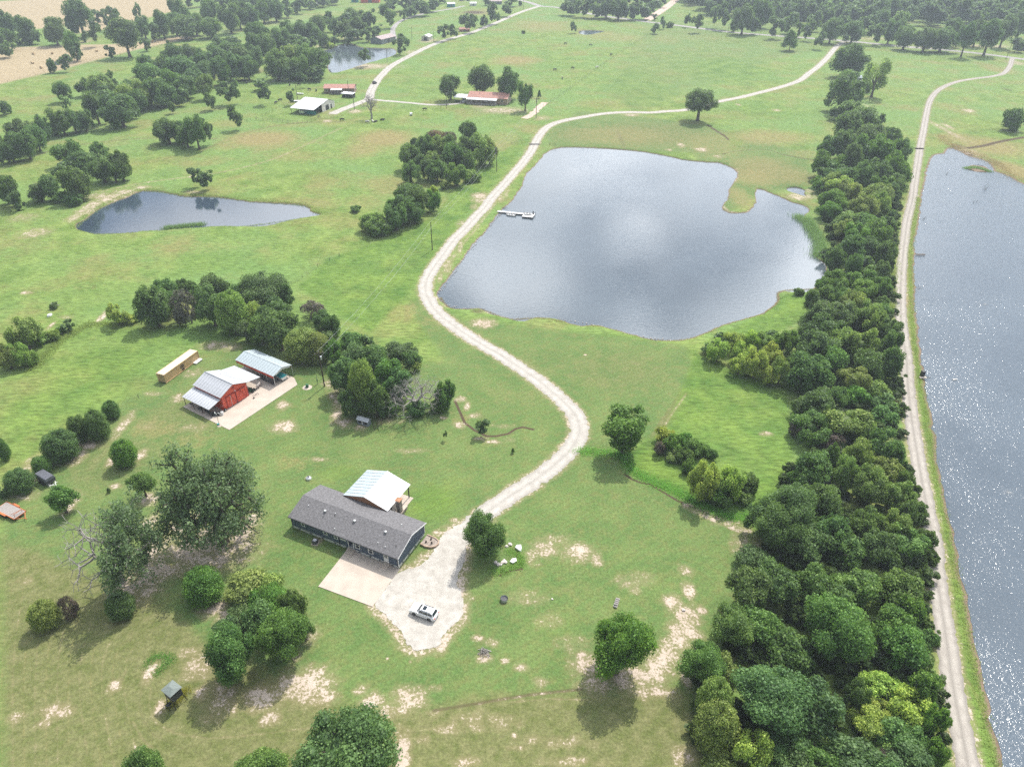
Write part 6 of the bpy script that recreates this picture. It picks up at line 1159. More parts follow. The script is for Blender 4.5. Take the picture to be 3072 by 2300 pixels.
MB().tube((0, .3, .55), (1.5, 1.0, .5), .05).tube((0, 1.7, .55), (1.5, 1.0, .5), .05).tube((1.5, 1.0, .5), (2.0, 1.0, .5), .05).build('drawbar', M['white'], dt); MB().tube((.35, .1, .3), (.35, 1.9, .3), .05).tube((1.1, .1, 0), (1.1, .1, 1.0), .06).build('jack', M['white'], dt)
for x in (-2.4, -1.5):
    for y in (-.02, 2.02): MB().tube((x, y-.12, .36), (x, y+.12, .36), .36, .36, 12).build('wheel', M['tyre'], dt)
# orange flatbed
_a = np.array(P('Z', 300, 1450, .6)[:2]); _b = np.array(P('Z', 0, 1300, .6)[:2]); _d = _a-_b; _an = math.atan2(_d[1], _d[0])
fb = empty('flatbed_trailer', (_a[0], _a[1], 0), _an); tag(fb, 'rusty orange flatbed trailer with grey plank deck at the left edge of the yard', 'trailer')
for i in range(8): MB().box(-5.2, .55-.0, .12+i*.285, .12+i*.285+.265, .66, .71).build('deck_plank', M['greywood'], fb)
MB().box(-5.3, .6, -.02, .09, .50, .76).box(-5.3, .6, 2.42, 2.53, .50, .76).box(.5, .6, .09, 2.42, .50, .70).box(-5.3, -5.2, .09, 2.42, .5, .7).build('frame', M['rust'], fb)
MB().box(-3.6, -1.6, -.32, -.03, .78, .84).box(-3.6, -1.6, 2.54, 2.83, .78, .84).build('fender', M['rust'], fb)
MB().tube((.6, .3, .55), (2.0, 1.25, .5), .06).tube((.6, 2.2, .55), (2.0, 1.25, .5), .06).tube((2.0, 1.25, .5), (2.5, 1.25, .5), .06).build('drawbar', M['rust'], fb)
MB().tube((.2, .5, .75), (.2, .5, 1.35), .05).tube((.2, 2.0, .75), (.2, 2.0, 1.35), .05).tube((.2, .5, 1.35), (.2, 2.0, 1.35), .05).tube((-.9, .3, .9), (.2, 2.0, 1.35), .04).build('rack', M['rust'], fb)
for x in (-3.1, -2.1):
    for y in (-.17, 2.68): MB().tube((x, y-.1, .36), (x, y+.1, .36), .36, .36, 12).build('wheel', M['tyre'], fb)
# deer blind
bl = empty('deer_blind', (-51.6, 63.2, 0), math.atan2(62.87-61.24, .65)); tag(bl, 'dark boxy hunting blind on legs with pale green roof in the lower left lawn', 'hunting blind')
bl.location = tuple(np.array([(-51.42-50.77-49.0-49.91)/4, (61.24+62.87+61.75+60.88)/4, 0])); bl.rotation_euler[2] = math.atan2(61.75-62.87, -49.0+50.77)
for x in (-.8, .8):
    for y in (-.75, .75): MB().tube((x*1.35, y*1.35, 0), (x, y, 1.7), .06, .05).build('leg', M['black'], bl)
MB().box(-.95, .95, -.85, .85, 1.6, 3.3).build('cabin', M['dark'], bl); MB().box(-.9, .9, -.87, -.852, 2.75, 3.05).box(-.9, .9, .852, .87, 2.75, 3.05).box(.952, .97, -.8, .8, 2.75, 3.05).build('window_slit', M['black'], bl); MB().box(-.95, .95, -.90, -.872, 2.66, 2.72).build('window_sill', M['mesh_grey'], bl)
MB().hexa([(-1.12, -1.02, 3.301), (1.12, -1.02, 3.301), (1.12, 1.02, 3.301), (-1.12, 1.02, 3.301)], [(-.45, -.06, 3.62), (.45, -.06, 3.62), (.45, .06, 3.62), (-.45, .06, 3.62)]).build('roof', M['mesh_grey'], bl); MB().box(-.3, .3, -1.6, -.86, .85, .9).tube((-.3, -1.6, 0), (-.3, -.9, 1.6), .04).tube((.3, -1.6, 0), (.3, -.9, 1.6), .04).build('ladder', M['black'], bl)
# chicken coop
cpn = empty('chicken_coop', (-35.5, 130.3, 0), math.atan2(129.3-130.5, 2.8)); tag(cpn, 'little grey coop with metal gable roof in front of the dark grove', 'chicken coop')
gable(cpn, 2.9, 1.25, 1.35, 1.8, M['grey_siding'], M['galv'], .15, .05); MB().box(.3, 1.2, -.03, -.003, .5, 1.1).box(1.6, 2.6, -.03, -.003, .5, 1.1).build('wire_window', M['black'], cpn); MB().box(1.25, 1.5, -.04, -.003, .3, 1.2).build('door', M['white'], cpn)
pn = empty('wire_pen', P('H', 925, 800), .2); tag(pn, 'dark wooden frame pen beside the grey chicken coop', 'pen')
for x in (-.9, 0, .9):
    for y in (0, 1.3): MB().tube((x, y, 0), (x, y, 1.8), .05).build('post', M['pole'], pn)
MB().tube((-.9, 0, 1.7), (.9, 0, 1.7), .03).tube((-.9, 1.3, 1.7), (.9, 1.3, 1.7), .03).tube((-.9, 0, 1.7), (-.9, 1.3, 1.7), .03).tube((.9, 0, 1.7), (.9, 1.3, 1.7), .03).tube((-.9, 0, .9), (.9, 0, .9), .03).build('rail', M['pole'], pn)
stuff_item('propane_tank', 'round grey tank dome on the lawn behind the blue house', 'tank', P('M', 340, 222), .4, [('tank', MB().tube((0, 0, 0), (0, 0, .35), .62, .58, 14).tube((0, 0, .35), (0, 0, .6), .58, .28, 14), M['alu']), ('valve_cover', MB().tube((0, 0, .6), (0, 0, .75), .2, .18, 10), M['dark'])])
stuff_item('fire_ring', 'grey metal fire ring with weeds around it on the lawn right of the SUV', 'fire pit', P('J', 1055, 215), 0, [('ring', MB().tube((0, 0, 0), (0, 0, .55), .62, .68, 14, False).tube((0, 0, .02), (0, 0, .54), .55, .6, 14, False), M['alu']), ('ash', MB().tube((0, 0, .2), (0, 0, .35), .55, .55, 14), M['dark'])])
rp = random.Random(4); bp_ = empty('brush_pile', P('J', 925, 560)); tag(bp_, 'pile of grey sticks in a scorched patch on the front lawn', 'brush pile')
for i in range(34):
    a = rp.uniform(0, 6.28); r0 = rp.uniform(.3, 1.3); MB().tube((r0*math.cos(a), r0*math.sin(a), .05), (rp.uniform(-.5, .5), rp.uniform(-.5, .5), rp.uniform(.3, .9)), .05, .02, 4).build('stick', M['deadbark'], bp_)
lg = empty('log_stack', P('J', 1783, 235), 1.2); tag(lg, 'short stack of pale split logs lying above the tree in the sandy patch', 'logs')
for i in range(5): MB().tube((i*.42-.9, -.35, .2), (i*.42-.9, .35, .2), .2, .18, 8).build('log', M['rock'], lg)
for i in range(4): MB().tube((i*.42-.7, -.3, .5), (i*.42-.7, .3, .5), .17, .17, 8).build('log', M['deadbark'], lg)
rr_ = random.Random(9)
def rock(loc, s, label, m=None, group=None):
    v, f = ICO1; w_ = v*np.array([s, s*.75, s*.5])*(1+np.array([[rr_.uniform(-.18, .18)] for _ in v])); me = bpy.data.meshes.new('rock'); me.from_pydata([tuple(p) for p in w_], [], [tuple(q) for q in f]); me.materials.append(m or M['rock']); o = obj('rock', me); o.location = (loc[0], loc[1], s*.25); o.rotation_euler = (0, 0, rr_.uniform(0, 3)); return tag(o, label, 'rock', group)
rock(P('R', 1215, 860), .9, 'big white round rock right of the tree beside the driveway', M['white']); rock(P('R', 1105, 1130), .75, 'flat white slab rock in tall grass below the driveway tree', M['white'])
for i, (x, y, s) in enumerate(((735, 1160, .45), (790, 1190, .5), (840, 1200, .4), (885, 1150, .5), (940, 1150, .5), (910, 1115, .4), (1040, 780, .5), (970, 820, .4))): rock(P('R', x, y), s, ['leftmost pale rock in the line under the driveway tree', 'second pale rock from left in the line under the driveway tree', 'third small pale rock in the line under the driveway tree', 'fourth pale rock in the line under the driveway tree', 'rightmost pale rock in the line under the driveway tree', 'upper pale rock behind the line under the driveway tree', 'pale rock close beside the big white round rock', 'small pale rock in the pinkish dirt left of the white round rock'][i], None, 'pale rocks under the driveway tree')
rock(P('O', 1000, 170), .25, 'small white stone on the open front lawn'); rock(P('L', 503, 1420), .3, 'small white stone where lawn meets the tree belt'); rock(P('K', 5, 280), .4, 'grey stone at the edge of the right sandy patch')
rock(P('D', 325, 965), .9, 'white boulder in the field near the left fence bushes', M['white'])
tag(MB().tube((0, 0, .3), (1.5, .2, .4), .12).tube((0, 0, .3), (-1, .6, .8), .1).tube((.5, 0, .3), (.8, .9, 1.1), .08).build('fallen_limb', M['deadbark']), 'grey fallen limb in the field above the white boulder', 'branch').location = P('D', 350, 905)

# ------------------------------------------------------------------ dock and boats
dk = empty('dock', P('E', 1010, 287), math.atan2(262.2-264.9, 10.4)); tag(dk, 'narrow white floating dock with a square end deck on the big pond', 'dock')
dk.location[2] = 0
for i in range(12): MB().box(i*.95, i*.95+.90, -.65, .65, -.12, -.02).build('deck_plank', M['alu'] if i % 2 else M['cream'], dk)
MB().box(0, 11.4, -.7, -.66, -.32, -.04).box(0, 11.4, .66, .7, -.32, -.04).build('frame', M['dark'], dk)
for i in range(4): MB().box(10.6+i*1.05, 11.6+i*1.05, -3.1, .9, -.0, .10).build('deck_panel', M['white'], dk)
MB().box(10.65, 14.75, -3.05, .85, -.48, -.01).build('float', M['dark'], dk)
for x, y in ((2, -.75), (6, -.75), (10.5, .8), (14.85, -3.1), (14.85, .9)): MB().tube((x, y, -2), (x, y, .9), .06).build('piling', M['black'], dk)
def local(root, x, y, z): a = root.rotation_euler[2]; return (root.location[0]+x*math.cos(a)-y*math.sin(a), root.location[1]+x*math.sin(a)+y*math.cos(a), z)
def jon(root_loc, rz, label, L=3.6):
    r_ = empty('fishing_boat', root_loc, rz); tag(r_, label, 'boat'); W = .75
    o = [(-L/2, -W), (L*.25, -W), (L/2, -W*.55), (L/2, W*.55), (L*.25, W), (-L/2, W)]; i_ = [(x*.94, y*.86) for x, y in o]
    mb = MB(); n = len(o)
    mb.v += [(x*.95, y*.8, -.1) for x, y in o]+[(x, y, .42) for x, y in o]+[(x, y, .42) for x, y in i_]+[(x*.93, y*.85, .05) for x, y in i_]
    mb.f += [tuple(range(n))[::-1]]+[(i, (i+1) % n, n+(i+1) % n, n+i) for i in range(n)]+[(n+i, n+(i+1) % n, 2*n+(i+1) % n, 2*n+i) for i in range(n)]+[(2*n+i, 2*n+(i+1) % n, 3*n+(i+1) % n, 3*n+i) for i in range(n)]+[tuple(range(3*n, 4*n))]
    mb.build('hull', M['cream'], r_)
    for x in (-1.0, .1, 1.1): MB().box(x-.15, x+.15, -.58, .58, .26, .32).build('seat', M['alu'], r_)
    MB().box(-L/2-.2, -L/2+.02, -.12, .12, .1, .75).build('outboard_motor', M['dark'], r_); return r_
jon(local(dk, 6.0, -1.9, -.5), dk.rotation_euler[2]+math.pi-.06, 'small cream fishing boat tied along the middle of the dock')
pb_ = jon(local(dk, 12.4, -.6, .11), dk.rotation_euler[2], 'white boat hull resting on the square end deck of the dock', 3.0)
stuff_item('black_seat', 'black box chair on the outer corner of the dock deck', 'chair', local(dk, 14.2, .2, .10), .2, [('seat', MB().box(-.25, .25, -.25, .25, 0, .45), M['black']), ('backrest', MB().box(-.25, .25, .2, .27, .45, 1.0), M['black'])])
tag(MB().tube((0, 0, -.4), (2.3, -.1, -.1), .12, .06).tube((1, 0, -.3), (1.8, .5, .2), .06, .03).build('driftwood', M['bark']), 'dark driftwood log at the bank just above the dock', 'log').location = P('E', 1040, 262)
tag(MB().box(0, 3.2, -.35, .35, -.18, -.08).tube((2.9, 0, -1.5), (2.9, 0, -.1), .07).build('fishing_plank', M['bark']), 'short dark plank jetty sticking into the right lake', 'jetty').location = P('F', 1512, 566)
stuff_item('pump_station', 'black pump box with pale slab on the right lake bank', 'pump', P('L', 1550, 275), .1, [('box', MB().box(-.4, .4, -.4, .4, 0, 1.5), M['black']), ('slab', MB().box(-1.1, .6, -1.2, -.5, 0, .2), M['concrete']), ('pipe', MB().tube((.4, 0, .2), (2.5, -.3, -.6), .08), M['black'])])
stuff_item('floating_decoy', 'small cream float drifting on the right lake', 'float', tuple(P('L', 1762, 300, -.5)), .2, [('float', MB().hexa([(-.7, -.25, -.1), (.6, -.25, -.1), (.8, .1, -.1), (-.6, .3, -.1)], [(-.6, -.2, .22), (.5, -.2, .22), (.7, .1, .2), (-.5, .25, .22)]), M['cream']), ('knob', MB().tube((.3, 0, .2), (.3, 0, .4), .12, .08), M['rock'])])
for i, (k, x, y, lab) in enumerate((('F', 1960, 890, 'upper'), ('L', 2110, 1030, 'lower'))):      # aerator fountains breaking the surface
    c = P(k, x, y, -.48); mb = MB(); rf_ = random.Random(i+2)
    for _ in range(420):
        r0 = abs(rf_.gauss(0, 1.5)); a = rf_.uniform(0, 6.28); q = (r0*math.cos(a)*1.25, r0*math.sin(a), 0); s = rf_.uniform(.03, .09); h = max(.02, .12*math.exp(-r0)); mb.hexa([(q[0]-s, q[1]-s*.4, -.03), (q[0]+s, q[1]-s*.4, -.03), (q[0], q[1]+s*.6, -.03)], [(q[0]-s*.3, q[1], h*.6), (q[0]+s*.3, q[1], h*.6), (q[0], q[1]+s*.2, h)])
    o = tag(mb.build('aerator_splash', M['white']), '%s bubbling aerator splash on the right lake' % lab, 'splash', None, 'stuff'); o.location = c
# dead snags in the lake
for (x, y, h, lab) in ((1960, 150, 2.6, 'tall'), (1705, 50, 1.4, 'short'), (1555, 340, 1.8, 'bank-side'), (1530, 790, 1.2, 'lower bank-side'), (1900, 235, 1.2, 'thin')):
    sk_ = MB(); rs = random.Random(x)
    for _ in range(6): sk_.tube((rs.uniform(-.6, .6), rs.uniform(-.6, .6), -1.2), (rs.uniform(-1.2, 1.2), rs.uniform(-1, 1), h*rs.uniform(.3, 1)), .06, .02, 4)
    tag(sk_.build('dead_snag', M['bark']), '%s dark dead snag poking out of the right lake' % lab, 'snag').location = P('F', x, y, -.5)
# ------------------------------------------------------------------ reeds (uncountable)
def blade_mat(name, col):
    m = mat(name, col, .8, 0, .35, .8); t = m.node_tree; b = t.nodes['Principled BSDF']; tl = N(t, 'ShaderNodeBsdfTranslucent'); tl.inputs[0].default_value = tuple(min(1, c*1.25) for c in col)+(1,)
    ms = N(t, 'ShaderNodeMixShader'); ms.inputs[0].default_value = .55; t.links.new(b.outputs[0], ms.inputs[1]); t.links.new(tl.outputs[0], ms.inputs[2]); t.links.new(ms.outputs[0], t.nodes['Material Output'].inputs[0]); return m
REED = blade_mat('reed_green', (.20, .32, .11)); WEED = blade_mat('bank_weed', (.30, .38, .11)); BROWNW = blade_mat('brown_weed', (.38, .32, .16))
def blades(name, pts, n, hgt, spread, m, label, cat, seed=1, wid=.05, kind='stuff', zb=-.5, hz=None):
    rs = np.random.default_rng(seed); line_ = catmull(pts, False, .5); idx = rs.integers(0, len(line_), n); p = line_[idx]+rs.normal(size=(n, 2))*spread
    h = hgt*rs.uniform(.5, 1.1, n); a = rs.uniform(0, 6.28, n); le = rs.normal(size=(n, 2))*.18*h[:, None]; w_ = wid
    z = gheight(p); z = np.maximum(z, zb)
    V = np.zeros((n, 3, 3)); V[:, 0] = np.stack([p[:, 0]-np.cos(a)*w_, p[:, 1]-np.sin(a)*w_, z-.05], 1); V[:, 1] = np.stack([p[:, 0]+np.cos(a)*w_, p[:, 1]+np.sin(a)*w_, z-.05], 1); V[:, 2] = np.stack([p[:, 0]+le[:, 0], p[:, 1]+le[:, 1], z+h], 1)
    me = np_mesh(name, V.reshape(-1, 3), np.arange(3*n).reshape(n, 3), None, m); return tag(obj(name, me), label, cat, None, kind)
blades('cattails', [P('F', *p) for p in [(745, 320), (800, 350), (840, 410), (870, 450), (890, 520), (880, 575)]], 5200, 1.9, 1.3, REED, 'tall green cattails fringing the right shore of the big pond', 'cattails', 2, .05)
blades('pond_reeds', [P('D', *p) for p in [(1070, 395), (1150, 385), (1250, 375), (1310, 368)]], 1800, 1.4, .8, REED, 'upright green reeds on the near bank of the left pond', 'reeds', 3, .05)
blades('bank_weeds', [P('D', *p) for p in [(470, 400), (520, 350), (640, 262), (820, 180), (950, 145), (1180, 178), (1300, 182), (1480, 195), (1800, 225), (1990, 250), (2080, 300)]], 4200, .40, .8, WEED, 'low weeds around the rim of the left pond', 'weeds', 4, .09)
blades('bank_weeds', [P('D', *p) for p in [(500, 412), (620, 428), (800, 425), (1060, 405), (1330, 388), (1560, 382), (1960, 330)]], 2400, .3, .45, WEED, 'low weeds along the near edge of the left pond', 'weeds', 5, .08)
lakeL = [('F', 1545, 200), ('F', 1510, 430), ('F', 1497, 560), ('F', 1500, 700), ('F', 1508, 900), ('F', 1522, 1100), ('L', 1545, 180), ('L', 1590, 420), ('L', 1640, 700), ('L', 1690, 1000), ('L', 1750, 1250), ('L', 1790, 1450), ('K', 1860, 280), ('K', 1940, 660), ('K', 2020, 1030), ('K', 2090, 1300)]
blades('bank_weeds', [P(*p)-np.array([1.1, 0, 0]) for p in lakeL], 13000, .4, .55, WEED, 'coarse green weeds down the slope between the gravel lane and right lake', 'weeds', 6, .07)
blades('bank_weeds', [P('F', *p) for p in [(1410, 100), (1370, 300), (1360, 560), (1350, 760), (1350, 950)]], 9000, .7, 1.0, WEED, 'rough grass verge between tree belt and gravel lane', 'weeds', 7, .08)
blades('ditch_grass', [P('Q', *p) for p in [(140, 600), (300, 610), (560, 640), (650, 760), (760, 850), (960, 940), (1150, 1020), (1400, 1160), (1700, 1280), (1850, 1280)]], 8500, .45, .9, blade_mat('lush_grass', (.22, .45, .09)), 'lush tall grass filling the ditch across the lawn', 'grass', 8, .07)
blades('bank_weeds', [P('C', *p) for p in [(1680, 880), (1720, 930), (1850, 980), (2000, 1040), (2100, 1110), (2212, 1170)]], 4000, .5, 1.6, BROWNW, 'brownish marsh weeds at the head of the right lake', 'weeds', 9, .1)
blades('bank_weeds', [P('C', *p) for p in [(1840, 1085), (1900, 1080), (1960, 1095), (1990, 1105)]], 1500, .6, .7, REED, 'green weeds on the little island in the right lake', 'weeds', 10, .1)
blades('ditch_grass', [P('R', *p) for p in [(700, 1330), (900, 1350), (1060, 1250), (1250, 1200), (1200, 980), (1000, 930)]], 2000, .4, .6, blade_mat('hump_grass', (.26, .44, .10)), 'tall grass on the hump under the driveway tree', 'grass', 11, .06)
blades('crescent_weeds', [P('I', *p) for p in [(955, 640), (990, 590), (1060, 575), (1110, 600), (1050, 650), (1020, 690)]], 1100, .35, .45, blade_mat('crescent_grass', (.22, .42, .10)), 'lush crescent of weeds above the hunting blind', 'weeds', 12, .06)
blades('bank_weeds', [P('I', *p) for p in [(1110, 890), (1160, 850), (1200, 810)]], 900, .5, .5, blade_mat('yellow_weed', (.40, .40, .08)), 'yellowish weeds in the shade of the hunting blind', 'weeds', 13, .06)
blades('bank_weeds', [P('G', *p) for p in [(200, 240), (380, 60), (480, 0)]]+[P('D', *p) for p in [(560, 1030), (700, 1020), (880, 1010)]], 3500, .7, 1., WEED, 'unmown strip along the old fence left of the grove', 'weeds', 14, .08)
blades('bank_weeds', [P('E', *p) for p in [(640, 840), (720, 915), (900, 915), (1080, 978), (1260, 975), (1530, 1022), (1750, 1045), (2010, 1114)]]+[P('F', *p) for p in [(60, 1105), (270, 1020), (490, 958), (610, 880), (640, 800), (860, 785)]], 7000, .28, .25, BROWNW, 'sparse brown weeds along the near shore of the big pond', 'weeds', 15, .06)
# rubble along the main pond shore
mb = MB(); rs = random.Random(8)
for q in catmull([P('E', *p) for p in [(1030, 300), (870, 485), (690, 735), (632, 815), (665, 880), (820, 918), (990, 955), (1180, 990), (1400, 980), (1640, 1020), (1880, 1080), (2150, 1120)]], False, .35):
    if rs.random() < .6:
        s = rs.uniform(.06, .22); x, y = q[0]+rs.gauss(0, .3), q[1]+rs.gauss(0, .3); mb.hexa([(x-s, y-s, -.7), (x+s, y-s*.7, -.7), (x+s*.8, y+s, -.7), (x-s, y+s*.8, -.7)], [(x-s*.6, y-s*.6, -.45+s), (x+s*.5, y-s*.5, -.42+s), (x+s*.5, y+s*.6, -.45+s), (x-s*.5, y+s*.5, -.45+s)])
tag(mb.build('shore_rubble', M['rock']), 'broken pale rubble along the near and left shore of the big pond', 'rubble', None, 'stuff')

# ------------------------------------------------------------------ the farm in the distance
def at_line(k, a, b): A = np.array(P(k, *a)[:2]); B2 = np.array(P(k, *b)[:2]); d = B2-A; return A, math.atan2(d[1], d[0]), float(np.linalg.norm(d))
# brick house with red roof
A, an, L = at_line('B', (822, 668), (1035, 680)); rh = empty('brick_house', (A[0], A[1], 0), an); tag(rh, 'tan brick ranch house with faded red roof and carport between big round trees', 'house'); L = 23.
gable(rh, L, 12.5, 3.4, 5.2, M['tanbrick'], M['red_roof'], .5)
MB().hexa([(-.5, -3.2, 2.7), (17.5, -3.2, 2.7), (17.5, -.4, 3.25), (-.5, -.4, 3.25)], [(-.5, -3.2, 2.8), (17.5, -3.2, 2.8), (17.5, -.4, 3.36), (-.5, -.4, 3.36)]).build('porch_roof', M['white_metal'], rh)
MB().box(-.2, 17.2, -3.0, -.05, .0, .9).build('porch_deck', M['greywood'], rh)
for i in range(7): MB().box(.0+i*2.8, .12+i*2.8, -3.0, -2.88, .9, 2.75).build('porch_post', M['white'], rh)
MB().box(0, 17, -2.98, -2.92, 1.6, 1.7).box(0, 17, -2.98, -2.92, 1.2, 1.26).build('railing', M['greywood'], rh)
for x in (3, 7, 11, 15, 20): window(rh, x, 2.1, 1.2, 1.2)
window(rh, 4, 2.1, 1.2, 1.2, L, 1, 'y'); window(rh, 8.5, 2.1, 1.2, 1.2, L, 1, 'y')
MB().box(-8.5, -.55, -1, 8, 2.9, 3.02).build('carport_roof', M['white_metal'], rh)
for x in (-8.2, -4.5): 
    for y in (-.7, 7.6): MB().box(x, x+.12, y, y+.12, 0, 2.9).build('carport_post', M['white'], rh)
for x, y in ((6, 4), (12, 4), (17, 9)): MB().tube((x, y, 3.5), (x, y, 5.2), .15).build('vent_pipe', M['dark'], rh)
q = local(rh, -3.2, 2.0, 0); suv(q, an+R(-80), M['carwhite'], 'silver-white car under the carport of the brick house', 'parked_car', L=4.5)
# brown ranch house
A, an, L = at_line('A', (2103, 607), (2212+75, 618)); A = np.array(P('A', 2103, 607)[:2]); B2 = np.array(P('B', 85, 607)[:2]); an = math.atan2(B2[1]-A[1], B2[0]-A[0]); L = float(np.linalg.norm(B2-A))
bh = empty('brown_house', (A[0], A[1], 0), an); tag(bh, 'brown ranch house with pinkish-red roof beside the farm road bend', 'house'); gable(bh, L, 9., 3.0, 4.4, M['brick'], M['red_roof'], .4)
for x in (1.6, 7.6): window(bh, x, 1.9, .9, 1.3)
window(bh, 2.5, 1.9, .9, 1.3, L, 1, 'y'); window(bh, 6, 1.9, .9, 1.3, L, 1, 'y')
MB().hexa([(4.3, -2.8, 2.5), (11, -2.8, 2.5), (11, -.4, 2.9), (4.3, -.4, 2.9)], [(4.3, -2.8, 2.6), (11, -2.8, 2.6), (11, -.4, 3.0), (4.3, -.4, 3.0)]).build('porch_roof', M['white_metal'], bh); MB().box(4.4, 10.9, -2.7, -.05, .5, .7).build('porch_deck', M['greywood'], bh)
for x in (4.4, 6.5, 8.6, 10.8): MB().box(x, x+.1, -2.7, -2.6, 0, 2.5).build('porch_post', M['white'], bh)
A, an, L = at_line('B', (5, 632), (75, 638)); sh = empty('tool_shed', (A[0], A[1], 0), an); tag(sh, 'dark open shed with white flat roof before the brown ranch house', 'shed')
MB().box(0, L, 3.0, 3.1, 0, 2.3).box(0, .1, 0, 3, 0, 1.2).box(L-.1, L, 0, 3, 0, 1.2).build('wall', M['dark'], sh); MB().hexa([(-.3, -.4, 2.2), (L+.3, -.4, 2.2), (L+.3, 3.4, 2.6), (-.3, 3.4, 2.6)], [(-.3, -.4, 2.3), (L+.3, -.4, 2.3), (L+.3, 3.4, 2.7), (-.3, 3.4, 2.7)]).build('roof', M['white_metal'], sh)
for i in range(4): MB().box(i*L/3.05, i*L/3.05+.12, -.1, .02, 0, 2.25).build('post', M['greywood'], sh)
# white barn: corners at roof height 3
c0 = np.array([-122.3, 407.2]); c1 = np.array([-108.74, 402.5]); c2 = np.array([-101.0, 423.6]); an = math.atan2(c1[1]-c0[1], c1[0]-c0[0]); wb = empty('white_roofed_barn', (c0[0], c0[1], 0), an); tag(wb, 'barn with broad white metal roof, open stalls and cream end wall in the corral', 'barn')
Lx = 14.4; Ly = 22.0
panels(wb, (-.4, 0, 3.0), (Lx+.6, 0, 0), (0, 15.5, 2.4), 12, M['white_metal']); panels(wb, (-.4, Ly, 3.4), (Lx+.6, 0, 0), (0, -6.5, 2.0), 12, M['white_metal'])
wl = MB(); wl.prism([(8.5, 0), (21.6, 0), (21.6, 3.3), (15.5, 5.15), (8.5, 4.1)], Lx-.1, Lx, 'x').prism([(8.5, 0), (21.6, 0), (21.6, 3.3), (15.5, 5.15), (8.5, 4.1)], 0, .1, 'x').box(.1, Lx-.1, 21.5, 21.6, 0, 3.3).build('wall', M['cream'], wb)
MB().box(Lx+.003, Lx+.04, 12.2, 15.4, .05, 2.9).build('barn_door', M['black'], wb); MB().box(Lx+.003, Lx+.04, 17.3, 18.6, .05, 2.3).build('side_door', M['black'], wb); MB().box(4.5, Lx-.3, 2.2, 2.35, 0, 1.9).build('stall_wall', M['teal'], wb)
for x in (0, 4.8, 9.6, Lx-.1):
    for y in (.2, 5.0): MB().box(x, x+.15, y, y+.15, 0, 3.0+y*.15).build('post', M['dark'], wb)
stuff_item('stock_trailer', 'pale stock trailer parked inside the open bay of the white-roofed barn', 'trailer', local(wb, 6.3, 1.2, 0), an, [('body', MB().box(-1.6, 1.6, -.9, .9, .5, 1.9), M['alu']), ('wheel', MB().tube((0, -1, .35), (0, 1, .35), .35, .35, 10), M['tyre'])])
stuff_item('livestock_trailer', 'white flat trailer beside the tree behind the white-roofed barn', 'trailer', P('A', 1912, 662), .1, [('bed', MB().box(-2.6, 2.6, -1, 1, .6, .8), M['white'])]+[('wheel', MB().tube((x, -1.1, .35), (x, 1.1, .35), .35, .35, 10), M['tyre']) for x in (-.5, .5)])
stuff_item('feed_trough', 'long white feed trough in the pasture behind the barn', 'trough', P('A', 1945, 614), -.2, [('trough', MB().hexa([(-2, -.35, .25), (2, -.35, .25), (2, .35, .25), (-2, .35, .25)], [(-2.2, -.55, .8), (2.2, -.55, .8), (2.2, .55, .8), (-2.2, .55, .8)]), M['white']), ('leg', MB().box(-1.6, -1.5, -.3, .3, 0, .25).box(1.5, 1.6, -.3, .3, 0, .25), M['dark'])])
# grey house by the farm pond
A = np.array(P('B', 190, 281)[:2]); B2 = np.array(P('B', 262, 289)[:2]); an = math.atan2(B2[1]-A[1], B2[0]-A[0]); Wd = float(np.linalg.norm(B2-A)); gh = empty('grey_house', (B2[0], B2[1], 0), an+R(90)); tag(gh, 'long grey house with pinkish-brown roof on the far pond bank', 'house')
gable(gh, 19, Wd, 3.6, 5.2, M['grey_siding'], M['brown_roof'], .5)
for x in (3.5, 7.5, 11, 15.5): window(gh, x, 2.2, 1.2, 1.5)
MB().box(8.7, 10.2, -.06, -.003, .3, 2.6).build('door', M['dark'], gh); window(gh, Wd/2, 2.4, 1.4, .9, 0, -1, 'y')
# metal garage
A = np.array(P('B', 518, 265)[:2]); B2 = np.array(P('B', 568, 266)[:2]); an = math.atan2(B2[1]-A[1], B2[0]-A[0]); Wd = float(np.linalg.norm(B2-A)); mg = empty('metal_garage', (B2[0], B2[1], 0), an+R(90)-.18); tag(mg, 'small white metal garage with black door beside the farm road', 'garage')
gable(mg, 8.5, Wd, 2.9, 4.1, M['cream'], M['white_metal'], .3); MB().box(-.06, -.003, Wd*.25, Wd*.68, .05, 2.5).build('garage_door', M['black'], mg)
def shed(k, x, y, L, W, h, rz, m, mr, name, label, cat='shed'):
    q = P(k, x, y); o = empty(name, q, rz); tag(o, label, cat); gable(o, L, W, h, h+1.1, m, mr, .3); MB().box(L*.4, L*.6, -.05, -.003, .05, h*.75).build('door', M['dark'], o); return o
shed('B', 690, 48, 8, 6, 3, .25, M['teal'], M['white_metal'], 'teal_shed', 'teal shed with white roof near the top of the farm')
shed('U', 80, 45, 7, 6, 3.2, .05, M['teal'], M['teal'], 'teal_barn', 'teal barn bay joined beside the big red barn at the top edge')
shed('U', 235, 50, 20, 12, 4.5, .05, M['red'], M['red_roof'], 'far_red_barn', 'large red barn at the top edge above the farm pond', 'barn')
shed('U', 905, 40, 8, 6, 3, .0, M['tanbrick'], M['brown_roof'], 'tan_shed', 'pinkish tan shed at the top edge beside dark trees')
shed('B', 945, 30, 16, 9, 3, .05, M['grey_siding'], M['brown_roof'], 'far_farmhouse', 'grey farmhouse behind trees at the top of the farm road', 'house')
shed('B', 835, 40, 7, 4, 2.4, .2, M['white'], M['white_metal'], 'white_trailer_home', 'white camper-like shed near the top farmhouse')
